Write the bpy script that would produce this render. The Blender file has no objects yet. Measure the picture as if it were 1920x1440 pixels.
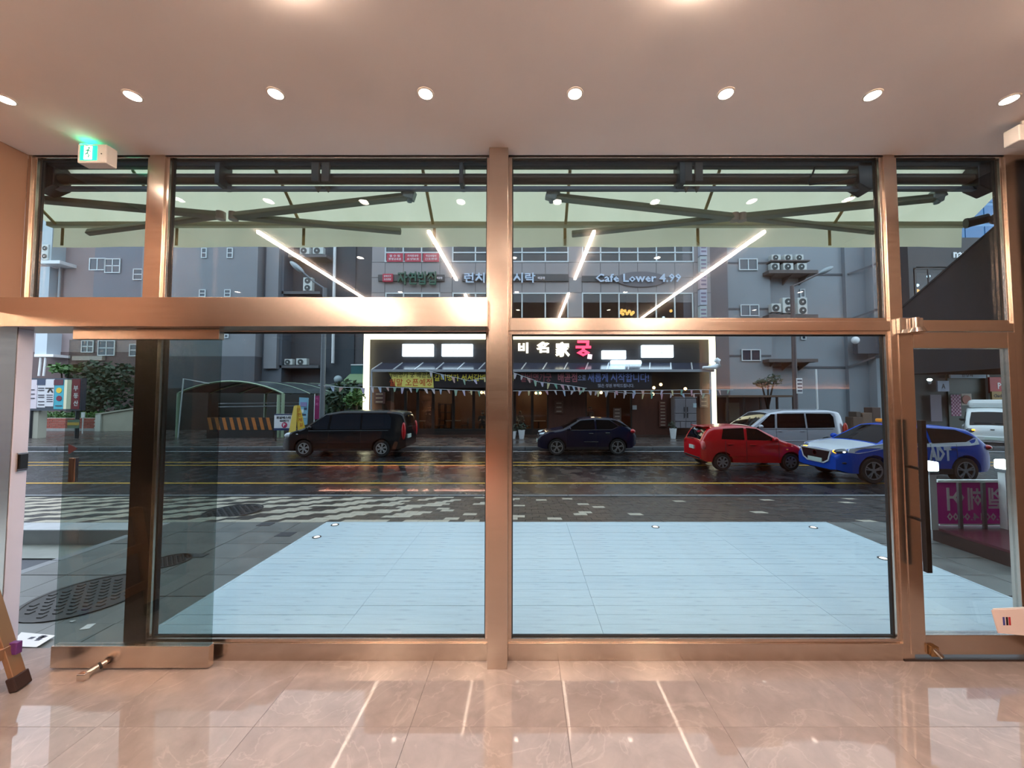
import bpy, bmesh, math, random
from mathutils import Vector, Matrix
random.seed(7)
S = bpy.context.scene
COL = S.collection
PI = math.pi

# ------------------------------------------------------------------ camera, sky, exposure
F, U0, PITCH = 700.0, 985.0, math.radians(2.37)
CAM = Vector((0.0, -2.5, 1.74))
cd = bpy.data.cameras.new('camera')
cam = bpy.data.objects.new('camera', cd)
COL.objects.link(cam)
cam.location = CAM
cam.rotation_euler = (PI / 2 + PITCH, 0, 0)
cd.sensor_width = 36.0
cd.lens = 36.0 * F / 1920.0
cd.shift_x = -(U0 - 960.0) / 1920.0
cd.clip_start = 0.05
cd.clip_end = 400
S.camera = cam

SKY = 2.4
w = bpy.data.worlds.new('overcast_sky')
S.world = w
w.use_nodes = True
nt = w.node_tree
nt.nodes.clear()
wo = nt.nodes.new('ShaderNodeOutputWorld')
bg = nt.nodes.new('ShaderNodeBackground')
tc = nt.nodes.new('ShaderNodeTexCoord')
nz = nt.nodes.new('ShaderNodeTexNoise')
nz.inputs['Scale'].default_value = 1.6
nz.inputs['Detail'].default_value = 3
cr = nt.nodes.new('ShaderNodeValToRGB')
cr.color_ramp.elements[0].position = 0.3
cr.color_ramp.elements[0].color = (0.62, 0.73, 0.87, 1)
cr.color_ramp.elements[1].position = 0.75
cr.color_ramp.elements[1].color = (0.74, 0.83, 0.93, 1)
nt.links.new(tc.outputs['Generated'], nz.inputs['Vector'])
nt.links.new(nz.outputs['Fac'], cr.inputs['Fac'])
nt.links.new(cr.outputs['Color'], bg.inputs['Color'])
bg.inputs['Strength'].default_value = SKY
nt.links.new(bg.outputs[0], wo.inputs['Surface'])

vs = S.view_settings
S.display_settings.display_device = 'sRGB'
vs.view_transform = 'Standard'
vs.look = 'None'
vs.gamma = 1.0
vs.use_curve_mapping = False
vs.exposure = 0.46
cy = S.cycles
cy.use_denoising = True
cy.max_bounces = 10
cy.diffuse_bounces = 4
cy.glossy_bounces = 6
cy.transparent_max_bounces = 24
cy.transmission_bounces = 4
cy.sample_clamp_indirect = 20.0
cy.caustics_reflective = False
cy.caustics_refractive = False

STRIP_E = 98.0        # ceiling light lines
DOWN_W = 40.0         # watts of each ceiling downlight
DOWN_E = 40.0
WARM = (1.0, 0.73, 0.59)


# ------------------------------------------------------------------ helpers
def lin(h):
    h = h.lstrip('#')
    c = [int(h[i:i + 2], 16) / 255 for i in (0, 2, 4)]
    return tuple(x / 12.92 if x <= 0.04045 else ((x + 0.055) / 1.055) ** 2.4 for x in c) + (1,)


def at(u, v, y):
    """the point of the plane Y = y seen at pixel u, v of the photograph"""
    a, b = (u - U0) / F, (720 - v) / F
    dy = math.cos(PITCH) - b * math.sin(PITCH)
    dz = math.sin(PITCH) + b * math.cos(PITCH)
    t = (y - CAM.y) / dy
    return Vector((a * t, y, CAM.z + dz * t))


def on_z(u, v, z):
    """the point of the level plane Z = z seen at pixel u, v"""
    a, b = (u - U0) / F, (720 - v) / F
    dy = math.cos(PITCH) - b * math.sin(PITCH)
    dz = math.sin(PITCH) + b * math.cos(PITCH)
    t = (z - CAM.z) / dz
    return Vector((a * t, CAM.y + dy * t, z))


def R(u0, v0, u1, v1, y):
    p, q = at(u0, v0, y), at(u1, v1, y)
    um = at((u0 + u1) / 2, (v0 + v1) / 2, y)
    k = at(u0, (v0 + v1) / 2, y).x, at(u1, (v0 + v1) / 2, y).x
    return k[0], k[1], q.z, p.z          # x0, x1, z0, z1


MATS = {}


def mat(key, col='#808080', rough=0.5, metal=0.0, var=0.0, scale=8.0, bump=0.0, emit=0.0, spec=0.5, stretch=None,
        rvar=0.0, coat=0.0, ecol=None, aniso=0.0, bscale=None):
    if key in MATS:
        return MATS[key]
    m = bpy.data.materials.new(key)
    MATS[key] = m
    m.use_nodes = True
    t = m.node_tree
    b = t.nodes['Principled BSDF']
    c = lin(col) if isinstance(col, str) else tuple(col) + (1,) * (4 - len(col))
    b.inputs['Base Color'].default_value = c
    b.inputs['Roughness'].default_value = rough
    b.inputs['Metallic'].default_value = metal
    b.inputs['Specular IOR Level'].default_value = spec
    b.inputs['Coat Weight'].default_value = coat
    b.inputs['Coat Roughness'].default_value = 0.06
    b.inputs['Anisotropic'].default_value = aniso
    if emit:
        e = c if ecol is None else (lin(ecol) if isinstance(ecol, str) else tuple(ecol) + (1,))
        b.inputs['Emission Color'].default_value = e
        b.inputs['Emission Strength'].default_value = emit
    if var or bump or rvar:
        tx = t.nodes.new('ShaderNodeTexCoord')
        mp = t.nodes.new('ShaderNodeMapping')
        n = t.nodes.new('ShaderNodeTexNoise')
        n.inputs['Scale'].default_value = scale
        n.inputs['Detail'].default_value = 5
        t.links.new(tx.outputs['Object'], mp.inputs['Vector'])
        t.links.new(mp.outputs['Vector'], n.inputs['Vector'])
        if stretch:
            mp.inputs['Scale'].default_value = stretch
        if var:
            r = t.nodes.new('ShaderNodeValToRGB')
            r.color_ramp.elements[0].position = 0.3
            r.color_ramp.elements[1].position = 0.7
            r.color_ramp.elements[0].color = tuple(x * (1 - var) for x in c[:3]) + (1,)
            r.color_ramp.elements[1].color = tuple(min(1, x * (1 + var)) for x in c[:3]) + (1,)
            t.links.new(n.outputs['Fac'], r.inputs['Fac'])
            t.links.new(r.outputs['Color'], b.inputs['Base Color'])
        if rvar:
            g = t.nodes.new('ShaderNodeMapRange')
            g.inputs['From Min'].default_value = 0.35
            g.inputs['From Max'].default_value = 0.65
            g.inputs['To Min'].default_value = max(0.02, rough - rvar)
            g.inputs['To Max'].default_value = min(1, rough + rvar)
            t.links.new(n.outputs['Fac'], g.inputs['Value'])
            t.links.new(g.outputs['Result'], b.inputs['Roughness'])
        if bump:
            src = n
            if bscale:
                src = t.nodes.new('ShaderNodeTexNoise')
                src.inputs['Scale'].default_value = bscale
                src.inputs['Detail'].default_value = 4
                t.links.new(mp.outputs['Vector'], src.inputs['Vector'])
            bp = t.nodes.new('ShaderNodeBump')
            bp.inputs['Strength'].default_value = bump
            bp.inputs['Distance'].default_value = 0.01
            t.links.new(src.outputs['Fac'], bp.inputs['Height'])
            t.links.new(bp.outputs['Normal'], b.inputs['Normal'])
    return m


def glass(key, tint, refl=1.0, rough=0.0):
    """a thin pane face: tinted see-through mixed with a mirror by the angle (both faces of the pane count)"""
    if key in MATS:
        return MATS[key]
    m = bpy.data.materials.new(key)
    MATS[key] = m
    m.use_nodes = True
    t = m.node_tree
    t.nodes.clear()
    o = t.nodes.new('ShaderNodeOutputMaterial')
    tr = t.nodes.new('ShaderNodeBsdfTransparent')
    tr.inputs['Color'].default_value = tuple(x ** 0.5 for x in tint) + (1,)
    gl = t.nodes.new('ShaderNodeBsdfGlossy')
    gl.inputs['Roughness'].default_value = rough
    gl.inputs['Color'].default_value = (refl, refl, refl, 1)
    lw = t.nodes.new('ShaderNodeLayerWeight')
    lw.inputs['Blend'].default_value = 0.5
    p = t.nodes.new('ShaderNodeMath')
    p.operation = 'POWER'
    p.inputs[1].default_value = 5
    a = t.nodes.new('ShaderNodeMath')
    a.operation = 'MULTIPLY_ADD'
    a.inputs[1].default_value = 0.93
    a.inputs[2].default_value = 0.038
    mx = t.nodes.new('ShaderNodeMixShader')
    t.links.new(lw.outputs['Facing'], p.inputs[0])
    t.links.new(p.outputs[0], a.inputs[0])
    t.links.new(a.outputs[0], mx.inputs['Fac'])
    t.links.new(tr.outputs[0], mx.inputs[1])
    t.links.new(gl.outputs[0], mx.inputs[2])
    t.links.new(mx.outputs[0], o.inputs['Surface'])
    return m


def tag(o, label=None, cat=None, group=None, kind=None):
    if label:
        o['label'] = label
    if cat:
        o['category'] = cat
    if group:
        o['group'] = group
    if kind:
        o['kind'] = kind
    return o


def thing(name, label, cat, loc=(0, 0, 0), rotz=0.0, group=None, kind=None):
    o = bpy.data.objects.new(name, None)
    COL.objects.link(o)
    o.empty_display_size = 0.1
    o.location = loc
    o.rotation_euler = (0, 0, rotz)
    return tag(o, label, cat, group, kind)


def frame_of(o):
    """matrix of an object (and its parent chain), without waiting for the depsgraph"""
    m = Matrix.Translation(o.location) @ o.rotation_euler.to_matrix().to_4x4()
    return frame_of(o.parent) @ m if o.parent else m


class MB:
    def __init__(s):
        s.v, s.f, s.mi = [], [], []

    def add(s, vs, fs, m=0):
        k = len(s.v)
        s.v += [Vector(p) for p in vs]
        s.f += [tuple(i + k for i in f) for f in fs]
        s.mi += [m] * len(fs)
        return s

    BF = [(0, 3, 2, 1), (4, 5, 6, 7), (0, 1, 5, 4), (1, 2, 6, 5), (2, 3, 7, 6), (3, 0, 4, 7)]

    def box(s, x0, x1, y0, y1, z0, z1, m=0):
        x0, x1 = min(x0, x1), max(x0, x1)
        y0, y1 = min(y0, y1), max(y0, y1)
        z0, z1 = min(z0, z1), max(z0, z1)
        return s.add([(x0, y0, z0), (x1, y0, z0), (x1, y1, z0), (x0, y1, z0),
                      (x0, y0, z1), (x1, y0, z1), (x1, y1, z1), (x0, y1, z1)], MB.BF, m)

    def obox(s, c, size, rot, m=0):
        c = Vector(c)
        h = Vector(size) / 2
        P = []
        for z in (-1, 1):
            for x, y in ((-1, -1), (1, -1), (1, 1), (-1, 1)):
                P.append(c + rot @ Vector((x * h.x, y * h.y, z * h.z)))
        return s.add(P, MB.BF, m)

    def beam(s, p, q, a, b, up=(0, 0, 1), m=0):
        """a bar from p to q, a wide across, b deep along up"""
        p, q = Vector(p), Vector(q)
        d = (q - p).normalized()
        up = Vector(up)
        sx = d.cross(up)
        if sx.length < 1e-5:
            sx = d.cross(Vector((0, 1, 0)))
        sx.normalize()
        uz = sx.cross(d)
        P = []
        for e in (p, q):
            for i, j in ((-1, -1), (1, -1), (1, 1), (-1, 1)):
                P.append(e + sx * (i * a / 2) + uz * (j * b / 2))
        return s.add(P, [(0, 1, 2, 3), (7, 6, 5, 4), (0, 4, 5, 1), (1, 5, 6, 2), (2, 6, 7, 3), (3, 7, 4, 0)], m)

    def cyl(s, p, q, r, r2=None, n=12, m=0):
        p, q = Vector(p), Vector(q)
        r2 = r if r2 is None else r2
        d = (q - p).normalized()
        a = d.orthogonal().normalized()
        b = d.cross(a)
        P = []
        for e, rr in ((p, r), (q, r2)):
            for k in range(n):
                t = 2 * PI * k / n
                P.append(e + (a * math.cos(t) + b * math.sin(t)) * rr)
        fs = [(k, (k + 1) % n, n + (k + 1) % n, n + k) for k in range(n)]
        fs += [tuple(range(n - 1, -1, -1)), tuple(range(n, 2 * n))]
        return s.add(P, fs, m)

    def tube(s, pts, r, n=8, m=0):
        pts = [Vector(p) for p in pts]
        P = []
        for i, p in enumerate(pts):
            d = (pts[min(i + 1, len(pts) - 1)] - pts[max(i - 1, 0)]).normalized()
            a = d.cross(Vector((0.31, 0.17, 0.93)))
            if a.length < 0.1:
                a = d.cross(Vector((1, 0, 0)))
            a.normalize()
            b = d.cross(a)
            rr = r[i] if isinstance(r, (list, tuple)) else r
            P += [p + (a * math.cos(2 * PI * k / n) + b * math.sin(2 * PI * k / n)) * rr for k in range(n)]
        fs = []
        for i in range(len(pts) - 1):
            fs += [(i * n + k, i * n + (k + 1) % n, (i + 1) * n + (k + 1) % n, (i + 1) * n + k) for k in range(n)]
        fs += [tuple(range(n - 1, -1, -1)), tuple(range((len(pts) - 1) * n, len(pts) * n))]
        return s.add(P, fs, m)

    def prism(s, pts, d, m=0):
        """polygon pts (3-D) swept by the vector d"""
        pts = [Vector(p) for p in pts]
        d = Vector(d)
        n = len(pts)
        fs = [tuple(range(n - 1, -1, -1)), tuple(range(n, 2 * n))]
        fs += [(k, (k + 1) % n, n + (k + 1) % n, n + k) for k in range(n)]
        return s.add(pts + [p + d for p in pts], fs, m)

    def lathe(s, prof, o, ax=(0, 0, 1), n=20, m=0, caps=True):
        """prof = [(radius, height)...] turned about ax at o"""
        o, d = Vector(o), Vector(ax).normalized()
        a = d.orthogonal().normalized()
        b = d.cross(a)
        P = []
        for r, h in prof:
            P += [o + d * h + (a * math.cos(2 * PI * k / n) + b * math.sin(2 * PI * k / n)) * max(r, 1e-4) for k in range(n)]
        fs = []
        for i in range(len(prof) - 1):
            fs += [(i * n + k, i * n + (k + 1) % n, (i + 1) * n + (k + 1) % n, (i + 1) * n + k) for k in range(n)]
        if caps:
            fs += [tuple(range(n - 1, -1, -1)), tuple(range((len(prof) - 1) * n, len(prof) * n))]
        return s.add(P, fs, m)

    def ball(s, c, rx, ry=None, rz=None, n=10, k=6, m=0, rot=None):
        ry = rx if ry is None else ry
        rz = rx if rz is None else rz
        c = Vector(c)
        P, fs = [], []
        for i in range(k + 1):
            a = -PI / 2 + PI * i / k
            for j in range(n):
                t = 2 * PI * j / n
                p = Vector((rx * math.cos(a) * math.cos(t), ry * math.cos(a) * math.sin(t), rz * math.sin(a)))
                P.append(c + (rot @ p if rot else p))
        for i in range(k):
            for j in range(n):
                fs.append((i * n + j, i * n + (j + 1) % n, (i + 1) * n + (j + 1) % n, (i + 1) * n + j))
        return s.add(P, fs, m)

    def build(s, name, mats, parent=None, local=False, smooth=None, bevel=0.0, kind=None, fix=True):
        me = bpy.data.meshes.new(name)
        V = s.v
        if parent and not local:
            inv = frame_of(parent).inverted()
            V = [inv @ p for p in V]
        me.from_pydata([tuple(p) for p in V], [], s.f)
        if not isinstance(mats, (list, tuple)):
            mats = [mats]
        for m in mats:
            me.materials.append(m)
        if len(mats) > 1:
            me.polygons.foreach_set('material_index', s.mi)
        if fix or bevel:
            bm = bmesh.new()
            bm.from_mesh(me)
            if smooth:
                bmesh.ops.remove_doubles(bm, verts=bm.verts, dist=2e-4)
            bmesh.ops.recalc_face_normals(bm, faces=bm.faces)
            if bevel:
                bmesh.ops.bevel(bm, geom=list(bm.edges), offset=bevel, segments=2, affect='EDGES', profile=0.5, clamp_overlap=True)
            bm.to_mesh(me)
            bm.free()
        if smooth:
            me.polygons.foreach_set('use_smooth', [True] * len(me.polygons))
            me.set_sharp_from_angle(angle=math.radians(smooth))
        o = bpy.data.objects.new(name, me)
        COL.objects.link(o)
        if parent:
            o.parent = parent
        if kind:
            o['kind'] = kind
        return o


def solo(mb, name, m, label, cat, group=None, kind=None, **k):
    return tag(mb.build(name, m, **k), label, cat, group, kind)


def text(name, body, m, parent, c, w_, h_, depth=0.004, mirror=False, bold=0.018, keep=False):
    """lettering of the size w_ x h_ centred at c, on a vertical plane that looks towards -Y"""
    cu = bpy.data.curves.new('lettering', 'FONT')
    cu.body = body
    cu.resolution_u = 1
    cu.offset = bold
    cu.extrude = 0.0
    cu.align_x = 'CENTER'
    cu.space_line = 0.95
    ob = bpy.data.objects.new('lettering', cu)
    me = bpy.data.meshes.new_from_object(ob)
    bpy.data.objects.remove(ob)
    bpy.data.curves.remove(cu)
    xs = [v.co.x for v in me.vertices]
    ys = [v.co.y for v in me.vertices]
    if not xs:
        return None
    cx, cyy = (min(xs) + max(xs)) / 2, (min(ys) + max(ys)) / 2
    sx, sy = w_ / max(1e-6, max(xs) - min(xs)), h_ / max(1e-6, max(ys) - min(ys))
    if keep:
        sx = sy = min(sx, sy)
    if mirror:
        sx = -sx
    b = MB()
    V = [Vector((c[0] + (v.co.x - cx) * sx, c[1], c[2] + (v.co.y - cyy) * sy)) for v in me.vertices]
    fs = [tuple(p.vertices) for p in me.polygons]
    bpy.data.meshes.remove(me)
    b.add(V, fs)
    if depth:
        edges = {}
        for f in fs:
            for i in range(len(f)):
                e = tuple(sorted((f[i], f[(i + 1) % len(f)])))
                edges[e] = edges.get(e, 0) + 1
        n = len(V)
        b.v += [p + Vector((0, depth, 0)) for p in V]
        for e, k in edges.items():
            if k == 1:
                b.f.append((e[0], e[1], e[1] + n, e[0] + n))
                b.mi.append(0)
    return b.build(name, m, parent, fix=False)


def dup(root, loc, rotz=None, label=None):
    """a copy of a thing with copies of its parts and sub-parts (mesh data shared)"""
    r = root.copy()
    COL.objects.link(r)
    r.location = loc
    if rotz is not None:
        r.rotation_euler = (0, 0, rotz)
    if label:
        r['label'] = label
    for ch in list(root.children):
        c = ch.copy()
        COL.objects.link(c)
        c.parent = r
        for g in list(ch.children):
            d = g.copy()
            COL.objects.link(d)
            d.parent = c
    return r


ORD = ['first', 'second', 'third', 'fourth', 'fifth', 'sixth', 'seventh', 'eighth', 'ninth', 'tenth', 'eleventh', 'twelfth']

# ------------------------------------------------------------------ materials
steel = mat('brushed_steel', '#cfbfb2', 0.225, 1.0, var=0.02, scale=3, stretch=(1, 1, 14), rvar=0.015)
steel_h = mat('brushed_steel_long', '#cdbeb2', 0.235, 1.0, var=0.02, scale=3, stretch=(0.6, 14, 14), rvar=0.012)
chrome = mat('polished_metal', '#d8d0c8', 0.12, 1.0)
black = mat('black_metal', '#0c0b0b', 0.35)
rubber = mat('black_rubber', '#101012', 0.7)
pane_m = glass('tinted_pane', (0.60, 0.67, 0.68), 1.0)
pane_door = glass('tinted_door_pane', (0.42, 0.50, 0.48), 1.0)
shop_pane = glass('shop_pane', (0.7, 0.74, 0.76), 0.5)
ceil_m = mat('ceiling_paint', '#f8efe9', 0.75, var=0.02, scale=2)
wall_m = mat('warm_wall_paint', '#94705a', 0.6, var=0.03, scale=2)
white_p = mat('white_plastic', '#e8e4de', 0.4)
paper = mat('paper', '#eceae8', 0.8)
dark_brown = mat('dark_brown_bronze', '#4d4038', 0.5, var=0.06, scale=6)
anthracite = mat('anthracite', '#25282c', 0.45, var=0.08, scale=5)
white_paint = mat('white_paint', '#dfe3e6', 0.5)
concrete = mat('concrete', '#8b8d8d', 0.7, var=0.12, scale=3, bump=0.1)

# ------------------------------------------------------------------ interior room
def marble():
    m = bpy.data.materials.new('polished_marble_tile')
    MATS['marble'] = m
    m.use_nodes = True
    t = m.node_tree
    b = t.nodes['Principled BSDF']
    tx = t.nodes.new('ShaderNodeTexCoord')
    oi = t.nodes.new('ShaderNodeObjectInfo')
    ad = t.nodes.new('ShaderNodeVectorMath')
    ad.operation = 'MULTIPLY_ADD'
    ad.inputs[1].default_value = (1, 1, 1)
    sc = t.nodes.new('ShaderNodeVectorMath')
    sc.operation = 'SCALE'
    sc.inputs['Scale'].default_value = 13.0
    t.links.new(oi.outputs['Random'], sc.inputs[0])
    t.links.new(tx.outputs['Object'], ad.inputs[0])
    t.links.new(sc.outputs[0], ad.inputs[2])
    n1 = t.nodes.new('ShaderNodeTexNoise')
    n1.inputs['Scale'].default_value = 5.5
    n1.inputs['Detail'].default_value = 9
    n1.inputs['Roughness'].default_value = 0.62
    n1.inputs['Distortion'].default_value = 0.5
    r1 = t.nodes.new('ShaderNodeValToRGB')
    r1.color_ramp.elements[0].position = 0.25
    r1.color_ramp.elements[0].color = lin('#7f736d')
    r1.color_ramp.elements[1].position = 0.8
    r1.color_ramp.elements[1].color = lin('#998d87')
    e = r1.color_ramp.elements.new(0.5)
    e.color = lin('#8b7f7a')
    n2 = t.nodes.new('ShaderNodeTexNoise')
    n2.inputs['Scale'].default_value = 1.5
    n2.inputs['Detail'].default_value = 7
    n2.inputs['Distortion'].default_value = 2.2
    r2 = t.nodes.new('ShaderNodeValToRGB')
    r2.color_ramp.elements[0].position = 0.485
    r2.color_ramp.elements[0].color = (0, 0, 0, 1)
    r2.color_ramp.elements[1].position = 0.515
    r2.color_ramp.elements[1].color = (0, 0, 0, 1)
    e = r2.color_ramp.elements.new(0.5)
    e.color = (0.10, 0.10, 0.10, 1)
    mx = t.nodes.new('ShaderNodeMix')
    mx.data_type = 'RGBA'
    mx.inputs[7].default_value = lin('#d8cdc4')
    for n in (n1, n2):
        t.links.new(ad.outputs[0], n.inputs['Vector'])
    t.links.new(n1.outputs['Fac'], r1.inputs['Fac'])
    t.links.new(n2.outputs['Fac'], r2.inputs['Fac'])
    t.links.new(r2.outputs['Color'], mx.inputs[0])
    t.links.new(r1.outputs['Color'], mx.inputs[6])
    t.links.new(mx.outputs[2], b.inputs['Base Color'])
    b.inputs['Roughness'].default_value = 0.022
    b.inputs['Specular IOR Level'].default_value = 0.6
    return m


marble_m = marble()
CZ = 3.46                      # ceiling height
XL, XR = -3.375, 3.40          # vestibule side walls
TW = 0.834                    # tile size
fl = tag(MB().box(-7, 9, -10, 0.2, -0.25, -0.012).build('floor', mat('tile_grout', '#857a72', 0.7)), 'polished beige marble tile floor in front of the glass wall', 'floor', kind='structure')
tm = None
for j in range(5):
    for i in range(-5, 6):
        if j == 0:
            x0 = -1.446 + TW * i
            if i == -5:
                edge_tile = o = MB().box(0, TW - 0.0014, 0, 0.63, -0.012, 0).build('tile', marble_m, fl, local=True, bevel=0.0008)
            else:
                o = edge_tile.copy()
                COL.objects.link(o)
                o.parent = fl
            o.location = (x0, -0.44, 0)
            continue
        x0, y0 = -1.446 + TW * i, -0.44 - TW * j
        if tm is None:
            q = MB().box(0, TW - 0.0014, 0, TW - 0.0014, -0.012, 0)
            tm = q.build('tile', marble_m, fl, local=True, bevel=0.0008)
            tm.location = (x0, y0, 0)
            proto_tile = tm
        else:
            c = proto_tile.copy()
            COL.objects.link(c)
            c.location = (x0, y0, 0)
            c.parent = fl
# rest of the room floor
MB().box(-7, 9, -10, -0.44 - 4 * TW - 0.003, -0.012, 0).build('floor_far_field', marble_m, fl)
MB().box(-7, -1.446 - 5 * TW - 0.003, -0.44 - 4 * TW, -1.3, -0.012, 0).build('floor_side_field', marble_m, fl)
MB().box(-1.446 + 6 * TW, 9, -0.44 - 4 * TW, -1.3, -0.012, 0).build('floor_side_field', marble_m, fl)

ce = tag(MB().box(-7, 9, -10, 0.1, CZ, CZ + 0.2).build('ceiling', ceil_m), 'plain matt painted ceiling with recessed lights', 'ceiling', kind='structure')
XW = -3.5
# side walls of the vestibule, back room walls
b = MB().box(XW - 0.2, XW, -1.3, 0.06, 2.3, CZ)
b.box(-7, XL - 0.02, -1.35, -1.3, 0, CZ).box(XL - 0.3, XL - 0.02, -1.3, 0, 0, 2.3)
wl = tag(b.build('wall_left', wall_m), 'warm beige side wall beside the sliding door', 'wall', kind='structure')
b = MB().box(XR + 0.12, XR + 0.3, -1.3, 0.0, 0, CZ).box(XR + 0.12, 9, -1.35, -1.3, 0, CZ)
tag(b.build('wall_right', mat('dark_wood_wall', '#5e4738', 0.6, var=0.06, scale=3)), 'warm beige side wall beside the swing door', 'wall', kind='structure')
wood_m = mat('warm_wood_panel', '#7d5138', 0.45, var=0.18, scale=3, stretch=(1, 1, 8))
b = MB().box(-7.2, -7, -10, -1.3, 0, CZ).box(9, 9.2, -10, -1.3, 0, CZ)
tag(b.build('wall_far_sides', wall_m), 'warm walls of the room behind the viewer', 'wall', kind='structure')
tag(MB().box(-7, 9, -10.2, -10, 0, CZ).build('wall_back', mat('back_wall_paint', '#5f473a', 0.6, var=0.06)), 'brown back wall of the room behind the viewer', 'wall', kind='structure')
# wainscot with a light line that washes the wall above it
wn = thing('partition_wall', 'brown panelled partition with a light line along its top edge behind the viewer', 'partition', (6.0, -5.1, 0))
MB().box(3.7, 8.8, -5.2, -5.1, 0, CZ).build('wall_panel', mat('partition_paint', '#b58a6c', 0.6), wn)
MB().box(3.7, 8.8, -5.1, -4.98, 0, 1.93).box(3.7, 8.8, -4.99, -4.975, 1.93, 1.96).build('wainscot', wood_m, wn)
MB().box(3.75, 8.75, -5.085, -5.05, 1.931, 1.94).build('light_line', mat('wall_wash_light', WARM, emit=30.0), wn)
# counter with a lit plinth
ct = thing('service_counter', 'long dark service counter with a lit plinth behind the viewer', 'counter', (-3.3, -5.6, 0))
MB().box(-6.6, -0.6, -6.2, -5.55, 0.3, 1.05).build('counter_body', wood_m, ct)
MB().box(-6.7, -0.5, -6.3, -5.45, 1.05, 1.1).build('worktop', mat('dark_stone', '#2e2723', 0.2), ct, bevel=0.006)
MB().box(-6.5, -0.7, -6.1, -5.75, 0, 0.3).build('plinth', mat('plinth_paint', '#d9a48c', 0.5), ct)
MB().box(-4.6, -0.7, -5.745, -5.71, 0.285, 0.299).build('light_line', mat('plinth_light', (1.0, 0.55, 0.42), emit=24.0), ct)

# light lines of the ceiling
strip_m = mat('light_line_diffuser', (1.0, 0.77, 0.60), emit=STRIP_E)
trim_m = mat('light_trim', '#e6dcd2', 0.4)
for i, (x, segs) in enumerate(((-2.72, ((-5.75, -1.03),)), (-0.98, ((-2.55, -1.03), (-5.75, -3.3))), (0.70, ((-2.5, -1.03), (-5.75, -3.25))), (2.43, ((-5.75, -1.03),)))):
    for k, (a, c) in enumerate(segs):
        t = thing('light_line', ('long slim ceiling light line, %s from the sliding door' % ORD[i]) + (', behind the viewer' if k else ''), 'ceiling light', (x, a, CZ), group='ceiling light lines')
        MB().box(x - 0.016, x + 0.016, a, c, CZ - 0.03, CZ + 0.0).build('diffuser', strip_m, t)
        q = MB()
        for s in (-1, 1):
            q.box(x + s * 0.016, x + s * 0.024, a - 0.006, c + 0.006, CZ - 0.004, CZ)
        q.build('trim', trim_m, t)

# downlights
lamp_m = mat('downlight_lens', (1.0, 0.86, 0.72), emit=DOWN_E)
ld = bpy.data.lights.new('downlight_lamp', 'SPOT')
ld.energy = DOWN_W
ld.color = WARM
ld.spot_size = math.radians(118)
ld.spot_blend = 0.8
ld.shadow_soft_size = 0.035


def downlight(x, y, label, group, r=0.036, lamp=True):
    t = thing('downlight', label, 'ceiling light', (x, y, CZ), group=group)
    MB().lathe([(r + 0.010, 0), (r + 0.010, -0.003), (r + 0.001, -0.006), (r, -0.002), (r, 0)], (x, y, CZ), n=24).build('trim', trim_m, t, smooth=40)
    MB().lathe([(r, -0.001), (r, -0.004), (0.02, -0.006)], (x, y, CZ), n=24).build('lens', lamp_m, t, smooth=40)
    if lamp:
        o = bpy.data.objects.new('downlight_lamp', ld)
        COL.objects.link(o)
        o.parent = t
        o.location = (0, 0, -0.012)
    return t


for i, (u, v) in enumerate(((10, 186), (249, 179), (517, 175), (798, 175), (1078, 175), (1361, 175), (1636, 178), (1892, 186))):
    p = on_z(u, v, CZ)
    downlight(p.x, p.y, 'round recessed downlight in the front ceiling row, %s from the exit sign side' % ORD[i], 'front row of downlights')
k = 0
for y in (-1.75, -3.2, -4.4):
    for x in (-4.6, -2.0, -0.14, 1.6, 4.4):
        if y == -1.75 and abs(x) > 3.3:
            continue
        downlight(x, y, 'recessed downlight behind the viewer, %s row from the glass, %s from the sliding door side' % (ORD[(-1.75, -3.2, -4.4).index(y)], ORD[(-4.6, -2.0, -0.14, 1.6, 4.4).index(x)]), 'downlights behind the viewer', lamp=(y != -1.75))

# emergency exit sign
p = at(170, 288, -0.10)
ex = thing('exit_sign', 'small white box exit sign with lit green running figure under the ceiling', 'exit sign', (p.x, -0.10, p.z))
x0, x1, z0, z1 = R(145, 270, 199, 305, -0.10)
MB().box(x0, x1, -0.10, -0.03, z0, z1).build('housing', white_p, ex, bevel=0.006)
gx0, gx1, gz0, gz1 = R(150, 273, 181, 300, -0.104)
MB().box(gx0, gx1, -0.104, -0.098, gz0, gz1).build('lit_panel', mat('exit_green', '#12b98a', emit=1.6, ecol='#10c890'), ex)
whi = mat('exit_white', '#f0fff6', emit=3.0)
gw = gx1 - gx0
b = MB().box(gx0 + gw * 0.27, gx1 - gw * 0.27, -0.107, -0.104, gz0 + 0.004, gz1 - 0.004)
b.build('doorway_symbol', whi, ex)
gm = mat('exit_figure', '#0b8a62', emit=0.5)
cxm, czm = (gx0 + gx1) / 2, (gz0 + gz1) / 2
b = MB().ball((cxm + 0.008, -0.108, czm + 0.030), 0.007, 0.002, 0.007)
for a, c in (((0.006, 0.022), (-0.002, -0.004)), ((-0.002, -0.004), (-0.016, -0.014)), ((-0.002, -0.004), (0.010, -0.018)), ((0.010, -0.018), (0.004, -0.034)),
             ((0.004, 0.018), (0.020, 0.006)), ((0.004, 0.018), (-0.014, 0.010))):
    b.beam((cxm + a[0], -0.108, czm + a[1]), (cxm + c[0], -0.108, czm + c[1]), 0.002, 0.006, up=(0, 0, 1) if abs(a[0] - c[0]) > abs(a[1] - c[1]) else (1, 0, 0))
b.build('running_figure', gm, ex)
MB().cyl((x1 - 0.03, -0.102, z0 + 0.06), (x1 - 0.03, -0.098, z0 + 0.06), 0.004).build('test_button', black, ex)
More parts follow.
